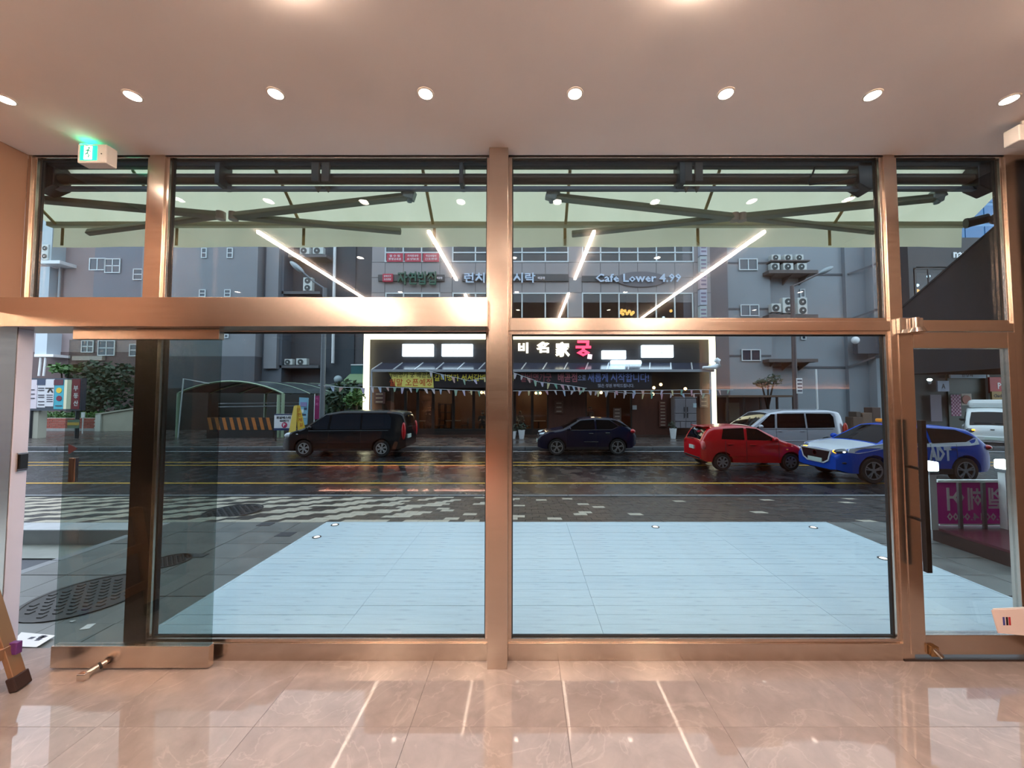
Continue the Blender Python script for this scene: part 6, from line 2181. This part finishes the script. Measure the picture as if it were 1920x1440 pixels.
# parapet wall of the ramp
t = thing('parapet', 'pale rendered parapet wall of the parking ramp', 'wall', tuple(at(215, 808, 24.0)))
a, b_, c, d_ = at(181, 808, 24), at(275, 807, 24), at(275, 764, 24), at(183, 778, 24)
MB().prism([Vector((a.x, 24, ZK)), Vector((b_.x, 24, ZK)), c, d_], (0, 0.35, 0)).build('wall', mat('pale_parapet', '#a8a597', 0.7, var=0.08, scale=1), t)
MB().beam(d_ + Vector((-0.05, 0.15, 0.05)), c + Vector((0, 0.15, 0.05)), 0.5, 0.1).build('coping', mat('pale_parapet'), t)
MB().box(a.x - 0.02, a.x + 0.35, 23.9, 24.3, ZK, d_.z + 0.05).build('end_post', mat('end_post_paint', '#b9bcb4', 0.6), t)

# notice board
t = thing('notice_board', 'wide notice board of an estate agent with coloured posters', 'notice board', tuple(at(105, 770, 19.0)))
yb = 19.0
def nb(u0, v0, u1, v1, m, name, dy=0.0, par=None):
    x0, x1, z0, z1 = R(u0, v0, u1, v1, yb)
    return MB().box(x0, x1, yb - dy - 0.02, yb - dy, z0, z1).build(name, m, par or t)
x0, x1, z0, z1 = R(50, 709, 152, 770, yb)
MB().box(x0, x1, yb, yb + 0.25, z0, z1).build('cabinet', mat('navy_cabinet', '#2b3848', 0.5), t)
w1 = mat('poster_white', '#e3e6ec', 0.6)
nb(48, 712, 70, 766, mat('poster_pink_white', '#e8dfe8', 0.6), 'poster')
p1 = nb(71, 712, 86, 764, w1, 'poster')
nb(71, 712, 86, 722, mat('poster_navy', '#3a4a68', 0.6), 'poster_head', 0.021)
p2 = nb(86.5, 711, 102, 762, w1, 'poster', 0.01)
nb(102.5, 712, 120, 767, mat('poster_turquoise', '#3fb0c4', 0.6), 'poster')
nb(102.5, 712, 120, 722, mat('poster_maroon', '#5a2438', 0.6), 'poster_head', 0.021)
nb(120.5, 712, 134, 767, mat('poster_cream', '#e6e8c8', 0.6), 'poster')
nb(135, 711, 150, 767, mat('poster_red', '#8c2634', 0.6), 'poster')
for k, s in enumerate('부동산'):
    c = at(142, 728 + k * 14, yb - 0.03)
    text('lettering', s, whi_t, t, (c.x, yb - 0.03, c.z), 8.5 * 21.5 / F, 10 * 21.5 / F, 0.008)
for (u, v, r_, m) in ((111, 732, 5, mat('disc_yellow', '#e8c838', 0.6)), (111, 747, 5, mat('disc_crimson', '#7a1f3a', 0.6))):
    MB().lathe([(r_ * 21.5 / F, 0), (r_ * 21.5 / F, 0.02), (0.01, 0.02)], at(u, v, yb - 0.02), (0, -1, 0), n=24).build('disc', m, t)
ink = mat('grey_print')
for (u0, u1, vs_) in ((73, 84, (727, 731, 740, 744, 752, 758)), (89, 100, (740, 744, 748, 752)), (50, 66, (730, 738, 746)), (105, 117, (760,))):
    for v in vs_:
        nb(u0, v, u1, v + 1.6, ink, 'print_line', 0.025)
MB().beam(at(94, 729, yb - 0.03), at(90, 736, yb - 0.03), 0.06, 0.05, up=(0, 1, 0)).beam(at(95, 729, yb - 0.03), at(99, 736, yb - 0.03), 0.06, 0.05, up=(0, 1, 0)).build('ribbon_print', mat('black_ink'), t)
MB().box(at(86.5, 727, yb).x, at(102, 727, yb).x, yb - 0.04, yb - 0.03, at(90, 729, yb).z, at(90, 727, yb).z).build('ribbon_band', mat('black_ink'), t)
for u in (60, 145):
    p = at(u, 770, yb + 0.1)
    MB().cyl((p.x, yb + 0.12, ZK), (p.x, yb + 0.12, p.z + 0.2), 0.09).build('post', anthracite, t)
p = at(60, 770, yb)
MB().box(p.x - 0.35, p.x + 0.25, yb + 0.1, yb + 0.5, ZK, p.z).build('pale_pillar', mat('pillar_cream', '#a9ac9e', 0.7), t)
x0, x1, z0, z1 = R(152, 773, 158, 783, 22)
solo(MB().box(x0, x1, 22, 22.05, z0, z1).cyl(((x0 + x1) / 2, 22.03, ZK), ((x0 + x1) / 2, 22.03, z0), 0.03), 'sign_plate', white_paint, 'small white plate on a thin post before the parapet', 'sign')

# arched parking canopy and ramp
t = thing('parking_canopy', 'arched parking ramp canopy with pale green ribs', 'canopy', tuple(at(500, 780, 21)))
rib_m = mat('pale_green_steel', '#8fa58a', 0.45)
NR = 9
apx = at(455, 715, 19.6)
for k in range(NR):
    y = 19.6 + k * 1.1
    P = []
    for q in range(13):
        a = q / 12
        # arch from u=340 over 455 to 530 at the near end
        x = at(335, 745, 19.6).x + (at(531, 740, 19.6).x - at(335, 745, 19.6).x) * a + k * 0.95
        z = at(335, 742, 19.6).z + (apx.z - at(335, 742, 19.6).z) * math.sin(PI * min(1, a * 0.93 + 0.04)) ** 0.8
        P.append((x, y, z))
    MB().tube(P, 0.06 if k == 0 else 0.045, n=6).build('rib', rib_m, t, smooth=60)
    if k == 0:
        P0 = P
    if k < NR - 1:
        P1 = [(p[0] + 0.95, p[1] + 1.1, p[2]) for p in P]
        V = [Vector(p) + Vector((0, 0, 0.03)) for p in P] + [Vector(p) + Vector((0, 0, 0.03)) for p in P1]
        MB().add(V, [(i, i + 1, 13 + i + 1, 13 + i) for i in range(12)]).build('roof_sheet', mat('canopy_sheet', '#3d474a', 0.2, spec=0.6), t, smooth=60)
    if k % 3 == 0:
        for e in (0, 12):
            MB().cyl((P[e][0], y, ZK), P[e], 0.09).build('post', rib_m, t)
p = at(523, 740, 19.6)
MB().cyl((p.x, 19.6, ZK), (p.x, 19.6, p.z), 0.1).build('post', rib_m, t)
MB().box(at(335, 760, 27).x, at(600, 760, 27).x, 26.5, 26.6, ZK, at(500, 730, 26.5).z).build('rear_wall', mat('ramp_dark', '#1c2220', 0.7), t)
for v in (757, 763):
    MB().cyl(at(410, v, 21), at(560, v - 2, 21), 0.04).build('rail', mat('grey_pipe'), t)
t = thing('hazard_wall', 'low wall with slanting black and orange hazard stripes', 'wall', tuple(at(450, 806, 19.2)))
x0, x1, z0, z1 = R(388, 783, 512, 806, 19.2)
MB().box(x0, x1, 19.2, 19.5, ZK, z1).build('wall', mat('hazard_black', '#1d1c1b', 0.6), t)
ns = 9
for k in range(ns):
    xa = x0 + (x1 - x0) * k / ns
    s_ = (x1 - x0) / ns
    MB().prism([(xa, 19.19, z1), (xa + s_ * 0.45, 19.19, z1), (xa + s_ * 0.9, 19.19, z0), (xa + s_ * 0.45, 19.19, z0)], (0, 0.02, 0)).build('stripe', mat('hazard_orange', '#a9652a', 0.6), t)
# barrier post and thin white sign gantry
p = at(302, 806, 20)
t = thing('barrier_post', 'orange parking barrier post with white head', 'barrier', (p.x, 20, ZK))
x0, x1, z0, z1 = R(296, 777, 307, 806, 20)
MB().box(x0, x1, 19.85, 20.15, ZK, z1).build('post', mat('barrier_orange', '#b86a26', 0.5), t)
MB().lathe([(0.2, 0), (0.22, 0.1), (0.12, 0.22), (0.02, 0.25)], ((x0 + x1) / 2, 20, z1), n=16).build('head', white_paint, t, smooth=50)
t = thing('gantry_post', 'thin white post with a slanting arm at the ramp entrance', 'post', tuple(at(334, 808, 19.5)))
q = at(344, 710, 19.5)
p = at(334, 808, 19.5)
MB().tube([Vector((p.x, 19.5, ZK)), q, at(392, 719, 19.5)], 0.035, n=6).build('post', white_paint, t)
t = thing('ramp_mouth', 'dark mouth of the parking ramp behind the barrier', 'ramp', (at(330, 800, 25).x, 25, ZK))
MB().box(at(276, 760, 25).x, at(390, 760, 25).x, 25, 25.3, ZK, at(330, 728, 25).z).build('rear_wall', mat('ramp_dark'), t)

# standing signs by the ramp
navy_s = mat('navy_strip', '#24365e', 0.5)
t = thing('parking_sign', 'white parking sign with a pink disc and navy edges', 'sign', tuple(at(532, 808, 17.6)))
yb = 17.6
x0, x1, z0, z1 = R(514, 776, 552, 807, yb)
MB().box(x0, x1, yb, yb + 0.08, z0, z1).build('panel', w1, t)
MB().box(x0, x1, yb - 0.01, yb, z1 - 0.06, z1).box(x0, x1, yb - 0.01, yb, z0, z0 + 0.12).build('edge_strip', navy_s, t)
c = at(532, 783, yb)
text('lettering', '로얄베스타', mat('dark_lettering'), t, (c.x, yb - 0.012, c.z), 27 * 20 / F, 5 * 20 / F, 0.01)
c = at(533, 789, yb)
text('lettering', '88번가', mat('dark_lettering'), t, (c.x, yb - 0.012, c.z), 17 * 20 / F, 4.5 * 20 / F, 0.01)
c = at(533, 797, yb - 0.02)
MB().lathe([(0.15, 0), (0.15, 0.012), (0.01, 0.012)], (c.x, yb, c.z), (0, -1, 0), n=24).build('disc', mat('pink_disc', '#b3245a', 0.5), t)
text('lettering', 'P', whi_t, t, (c.x, yb - 0.022, c.z), 0.13, 0.17, 0.008)
MB().box(x0 + 0.05, x0 + 0.12, yb + 0.02, yb + 0.06, ZK, z0).box(x1 - 0.12, x1 - 0.05, yb + 0.02, yb + 0.06, ZK, z0).build('leg', anthracite, t)
t = thing('folding_sign', 'yellow folding floor sign with orange lettering', 'sign', tuple(at(554, 808, 17.3)))
ys_ = mat('yellow_sign', '#d2b23c', 0.5)
yb = 17.3
a1, a2, b1, b2 = at(551, 762, yb), at(560, 760, yb), at(542, 808, yb), at(570, 800, yb)
MB().prism([at(551, 761, yb), at(557, 760, yb), at(554, 812, yb - 0.3), at(541, 812, yb - 0.3)], (0, 0.04, 0)).build('board', mat('yellow_sign_side', '#c9ad4a', 0.5), t)
MB().prism([at(554, 760, yb + 0.05), at(562, 760, yb + 0.05), at(572, 806, yb + 0.3), at(558, 808, yb - 0.1)], (0, 0.04, 0)).build('board', ys_, t)
for k, s in enumerate('안전제일'):
    c = at(559.5 + k * 1.6, 768 + k * 9.5, yb - 0.12)
    text('lettering', s, mat('orange_ink', '#b3541f', 0.6), t, (c.x, c.y, c.z), 6 * 20 / F, 6.5 * 20 / F, 0.008)
t = thing('info_board', 'tall pale blue information board behind the yellow folding sign', 'sign', tuple(at(568, 800, 18.2)))
yb = 18.2
MB().prism([at(561, 745, yb), at(578, 746, yb), at(575, 796, yb), at(560, 800, yb)], (0, 0.06, 0)).build('panel', mat('pale_blue_board', '#7fb4cc', 0.5), t)
for (u0, v0, u1, v1, c) in ((563, 754, 575, 762, '#8c86b4'), (563, 768, 569, 774, '#dfe6e8'), (570, 764, 575, 768, '#37425c'), (565, 776, 573, 779, '#37425c'), (562, 782, 574, 783, '#dfe6e8')):
    x0, x1, z0, z1 = R(u0, v0, u1, v1, yb - 0.02)
    MB().box(x0, x1, yb - 0.02, yb, z0, z1).build('print_block', mat('print_' + c[1:], c, 0.6), t)
p = at(568, 798, yb)
MB().cyl((p.x, yb + 0.03, ZK), (p.x, yb + 0.03, p.z), 0.05).build('stand', anthracite, t)
t = thing('feather_banner', 'tall magenta banner flag behind the grey lamp pole', 'banner', tuple(at(595, 800, 18.6)))
x0, x1, z0, z1 = R(590, 742, 608, 786, 18.6)
MB().box(x0, x1, 18.6, 18.63, z0, z1).build('sheet', mat('magenta_flag', '#8c1e5c', 0.6), t)
MB().cyl((x0 - 0.02, 18.61, ZK), (x0 - 0.02, 18.61, z1 + 0.1), 0.025).build('pole', white_paint, t)
for k, s in enumerate('커피'):
    c = at(594, 748 + 10 * k, 18.59)
    text('lettering', s, mat('pink_ink', '#c86a9c', 0.6), t, (c.x, 18.59, c.z), 5 * 21 / F, 6 * 21 / F, 0.006)

# pile of goods and scooter-like clutter behind the patrol suv
t = thing('crate_stack', 'brown crates with an orange sack beside the pale block', 'crate', tuple(at(1625, 800, 21)))
for k, (u0, v0, u1, v1, c) in enumerate(((1600, 782, 1618, 800, '#5d4b40'), (1618, 774, 1636, 800, '#6a5648'), (1606, 772, 1614, 782, '#54473f'), (1636, 764, 1652, 800, '#4a3a34'))):
    x0, x1, z0, z1 = R(u0, v0, u1, v1, 21)
    MB().box(x0, x1, 21, 21.6, z0 if v1 < 800 else ZK, z1).build('crate', mat('crate_%d' % k, c, 0.7), t, bevel=0.02)

# ------------------------------------------------------------------ people
skin_m = mat('skin', '#b98a70', 0.5)
hair_m = mat('hair', '#15110f', 0.5)


def person(label, x, y, z, rotz, top_m, leg_m, pose='stand', cap=None, apron=None, scale=1.0, mask=None, shoe=None):
    t = thing('person', label, 'person', (x, y, z), rotz)
    J, Ed = {}, []

    def j(n, p, r):
        J[n] = (Vector(p) * scale, r * scale)
    sit = pose == 'sit'
    hz = 0.50 if sit else 0.93
    j('pelvis', (0, 0, hz), 0.145)
    j('waist', (0, 0.0, hz + 0.16), 0.125)
    j('chest', (0, 0.01, hz + 0.36), 0.15)
    j('neck0', (0, 0.0, hz + 0.50), 0.08)
    j('neck', (0, -0.008, hz + 0.54), 0.058)
    j('head0', (0, -0.02, hz + 0.60), 0.082)
    j('head', (0, -0.03, hz + 0.685), 0.098)
    j('crown', (0, -0.015, hz + 0.755), 0.078)
    ch = ['pelvis', 'waist', 'chest', 'neck0', 'neck', 'head0', 'head', 'crown']
    Ed += list(zip(ch, ch[1:]))
    for s, n in ((-1, 'l'), (1, 'r')):
        j('sh' + n, (s * 0.19, 0.0, hz + 0.475), 0.066)
        if pose == 'hold' or sit:
            j('el' + n, (s * 0.25, -0.06, hz + 0.21), 0.045)
            j('wr' + n, (s * 0.14, -0.27, hz + 0.24), 0.032)
            j('ha' + n, (s * 0.10, -0.34, hz + 0.27), 0.036)
        else:
            j('el' + n, (s * 0.25, 0.03, hz + 0.19), 0.045)
            j('wr' + n, (s * 0.25, -0.06, hz - 0.06), 0.032)
            j('ha' + n, (s * 0.245, -0.09, hz - 0.15), 0.038)
        Ed += [('chest', 'sh' + n), ('sh' + n, 'el' + n), ('el' + n, 'wr' + n), ('wr' + n, 'ha' + n)]
        if sit:
            j('hip' + n, (s * 0.1, -0.02, hz), 0.095)
            j('kn' + n, (s * 0.12, -0.45, hz + 0.03), 0.065)
            j('an' + n, (s * 0.12, -0.42, 0.08), 0.042)
            j('to' + n, (s * 0.13, -0.58, 0.035), 0.038)
        elif pose == 'walk':
            d = 0.22 * s
            j('hip' + n, (s * 0.095, 0, hz - 0.08), 0.095)
            j('kn' + n, (s * 0.10, -d * 0.6 - 0.02, 0.49), 0.066)
            j('an' + n, (s * 0.10, -d * 1.1 + 0.05, 0.09), 0.043)
            j('to' + n, (s * 0.11, -d * 1.1 - 0.13, 0.036), 0.038)
        else:
            j('hip' + n, (s * 0.095, 0, hz - 0.08), 0.095)
            j('kn' + n, (s * 0.105, -0.01, 0.49), 0.066)
            j('an' + n, (s * 0.11, 0.02, 0.09), 0.043)
            j('to' + n, (s * 0.13, -0.15, 0.036), 0.038)
        Ed += [('pelvis', 'hip' + n), ('hip' + n, 'kn' + n), ('kn' + n, 'an' + n), ('an' + n, 'to' + n)]
        h0 = J['ha' + n][0]
        hd = (h0 - J['wr' + n][0]).normalized()
        side = Vector((0, -1, 0)) if abs(hd.z) > 0.6 else Vector((0, 0, 1))
        for q in range(4):
            k1, k2 = 'f%s%da' % (n, q), 'f%s%db' % (n, q)
            off = side * (0.018 * (1.5 - q)) * scale
            J[k1] = (h0 + hd * 0.05 * scale + off, 0.0095 * scale)
            J[k2] = (h0 + hd * (0.085 + 0.012 * (1 - abs(q - 1.2))) * scale + off * 1.1 + Vector((-0.012 * s, 0, -0.004)), 0.008 * scale)
            Ed += [('ha' + n, k1), (k1, k2)]
        k1 = 'th' + n
        J[k1] = (h0 + side * 0.052 * scale + hd * 0.02 * scale, 0.011 * scale)
        Ed.append(('ha' + n, k1))
    names = list(J)
    idx = {n: i for i, n in enumerate(names)}
    me = bpy.data.meshes.new('body')
    me.from_pydata([tuple(J[n][0]) for n in names], [(idx[a], idx[b]) for a, b in Ed], [])
    o = bpy.data.objects.new('body', me)
    COL.objects.link(o)
    sk = o.modifiers.new('skin', 'SKIN')
    sk.use_smooth_shade = True
    for n, d in zip(names, me.skin_vertices[0].data):
        r = J[n][1]
        d.radius = (r, r * (0.72 if n in ('pelvis', 'waist', 'chest') else 1.0)) if n in ('pelvis', 'waist', 'chest') else (r, r)
        d.use_root = (n == 'pelvis')
    sb = o.modifiers.new('sub', 'SUBSURF')
    sb.levels = sb.render_levels = 1
    dg = bpy.context.evaluated_depsgraph_get()
    m2 = bpy.data.meshes.new_from_object(o.evaluated_get(dg))
    o.modifiers.clear()
    o.data = m2
    m2.materials.clear()
    shoe_m = shoe or mat('dark_shoe', '#17161a', 0.5)
    for m in (top_m, leg_m, skin_m, shoe_m):
        m2.materials.append(m)
    segs = []
    for a, b in Ed:
        if a in ('pelvis',) and b == 'waist':
            k = 0
        elif a.startswith(('hip', 'kn', 'pelvis')):
            k = 1
        elif a.startswith('an') or b.startswith('to'):
            k = 3
        elif a in ('neck', 'head0', 'head') or b in ('neck', 'head0') or a.startswith(('wr', 'ha', 'f')):
            k = 2
        else:
            k = 0
        segs.append((J[a][0], J[b][0], k))
    for p in m2.polygons:
        c = p.center
        best = min(segs, key=lambda s: ((c - (s[0] + (s[1] - s[0]) * max(0, min(1, (c - s[0]).dot(s[1] - s[0]) / max(1e-6, (s[1] - s[0]).length_squared)))))).length)
        p.material_index = best[2]
        p.use_smooth = True
    o.parent = t
    hp = J['head'][0]
    hair = MB().ball(hp + Vector((0, 0.018, 0.025)) * scale, 0.098 * scale, 0.108 * scale, 0.105 * scale, n=14, k=9)
    hair.v = [v if not (v.y < hp.y - 0.02 and v.z < hp.z + 0.055 * scale) else hp + (v - hp) * 0.72 for v in hair.v]
    hair.build('hair', hair_m, t, local=True, smooth=60)
    f = MB().ball(hp + Vector((0, -0.098, -0.01)) * scale, 0.012 * scale, 0.015 * scale, 0.021 * scale, n=8, k=6)
    for s in (-1, 1):
        f.ball(hp + Vector((s * 0.094, 0.0, -0.01)) * scale, 0.012 * scale, 0.025 * scale, 0.032 * scale, n=8, k=6)
    f.build('nose_and_ears', skin_m, t, local=True, smooth=60)
    e = MB()
    for s in (-1, 1):
        e.ball(hp + Vector((s * 0.034, -0.084, 0.008)) * scale, 0.014 * scale, 0.010 * scale, 0.008 * scale, n=8, k=6)
    e.build('eyes', mat('eye_dark', '#1a1413', 0.2), t, local=True, smooth=60)
    MB().ball(hp + Vector((0, -0.086, -0.052)) * scale, 0.024 * scale, 0.010 * scale, 0.007 * scale, n=8, k=6).build('mouth', mat('lips', '#8f5148', 0.5), t, local=True, smooth=60)
    if mask:
        MB().ball(hp + Vector((0, -0.062, -0.045)) * scale, 0.07 * scale, 0.05 * scale, 0.05 * scale, n=12, k=8).build('face_mask', mask, t, local=True, smooth=60)
    if cap:
        c = MB().ball(hp + Vector((0, 0.01, 0.055)) * scale, 0.108 * scale, 0.118 * scale, 0.075 * scale, n=16, k=8)
        c.box(-0.07 * scale, 0.07 * scale, hp.y - 0.19 * scale, hp.y - 0.08 * scale, hp.z + 0.035 * scale, hp.z + 0.05 * scale)
        c.build('cap', cap, t, local=True, smooth=50)
    if apron:
        P, fs = [], []
        for i in range(9):
            zz = hz + 0.40 - i * (0.105 if not sit else 0.04)
            for k in range(7):
                a = -1.1 + 2.2 * k / 6
                r = 0.165 + 0.012 * i
                P.append(Vector((math.sin(a) * r, -math.cos(a) * r * 0.92, zz)) * scale)
        for i in range(8):
            for k in range(6):
                q = i * 7 + k
                fs.append((q, q + 1, q + 8, q + 7))
        MB().add(P, fs).build('apron', apron, t, local=True, smooth=60)
    return t


brown_cl = mat('brown_cloth', '#6a4a3a', 0.8, var=0.1)
black_cl = mat('black_cloth', '#15151a', 0.8)
grey_cl = mat('grey_cloth', '#3c4046', 0.8)
cream_cl = mat('cream_cloth', '#a89a84', 0.8)
# two people standing in the room behind the viewer (seen only as reflections in the panes)
person('person in a brown top and cap with apron standing by the counter behind the viewer', -2.08, -5.2, 0, PI, brown_cl, grey_cl, pose='hold', cap=mat('cap_cloth', '#5a3a32', 0.8), apron=mat('apron_cloth', '#5b4034', 0.8), scale=1.05)
person('person in black walking past the counter behind the viewer', -2.75, -5.0, 0, PI / 2 + 2.2, black_cl, black_cl, pose='walk', scale=1.03)
# guests and staff in the restaurant
p = at(905, 800, 21.2)
person('person in black with a white face mask seated behind the restaurant glass', p.x, 21.2, zfl, 0.0, black_cl, black_cl, pose='sit', mask=mat('mask_cloth', '#cfd6da', 0.8), scale=1.08)
p = at(975, 800, 21.3)
person('person in a tan top seated beyond the column behind the restaurant glass', p.x, 21.3, zfl, 0.5, cream_cl, grey_cl, pose='sit', scale=1.05)
p = at(1107, 800, 21.0)
person('person in a cream top standing behind the glass above the navy suv', p.x, 21.0, zfl, 0.2, cream_cl, grey_cl, pose='stand', scale=0.95)
p = at(805, 800, 20.9)
person('person with brown apron standing behind the glass beside the minivan', p.x, 20.9, zfl, 0.0, brown_cl, brown_cl, pose='hold', apron=MATS['apron_cloth'], scale=1.0)
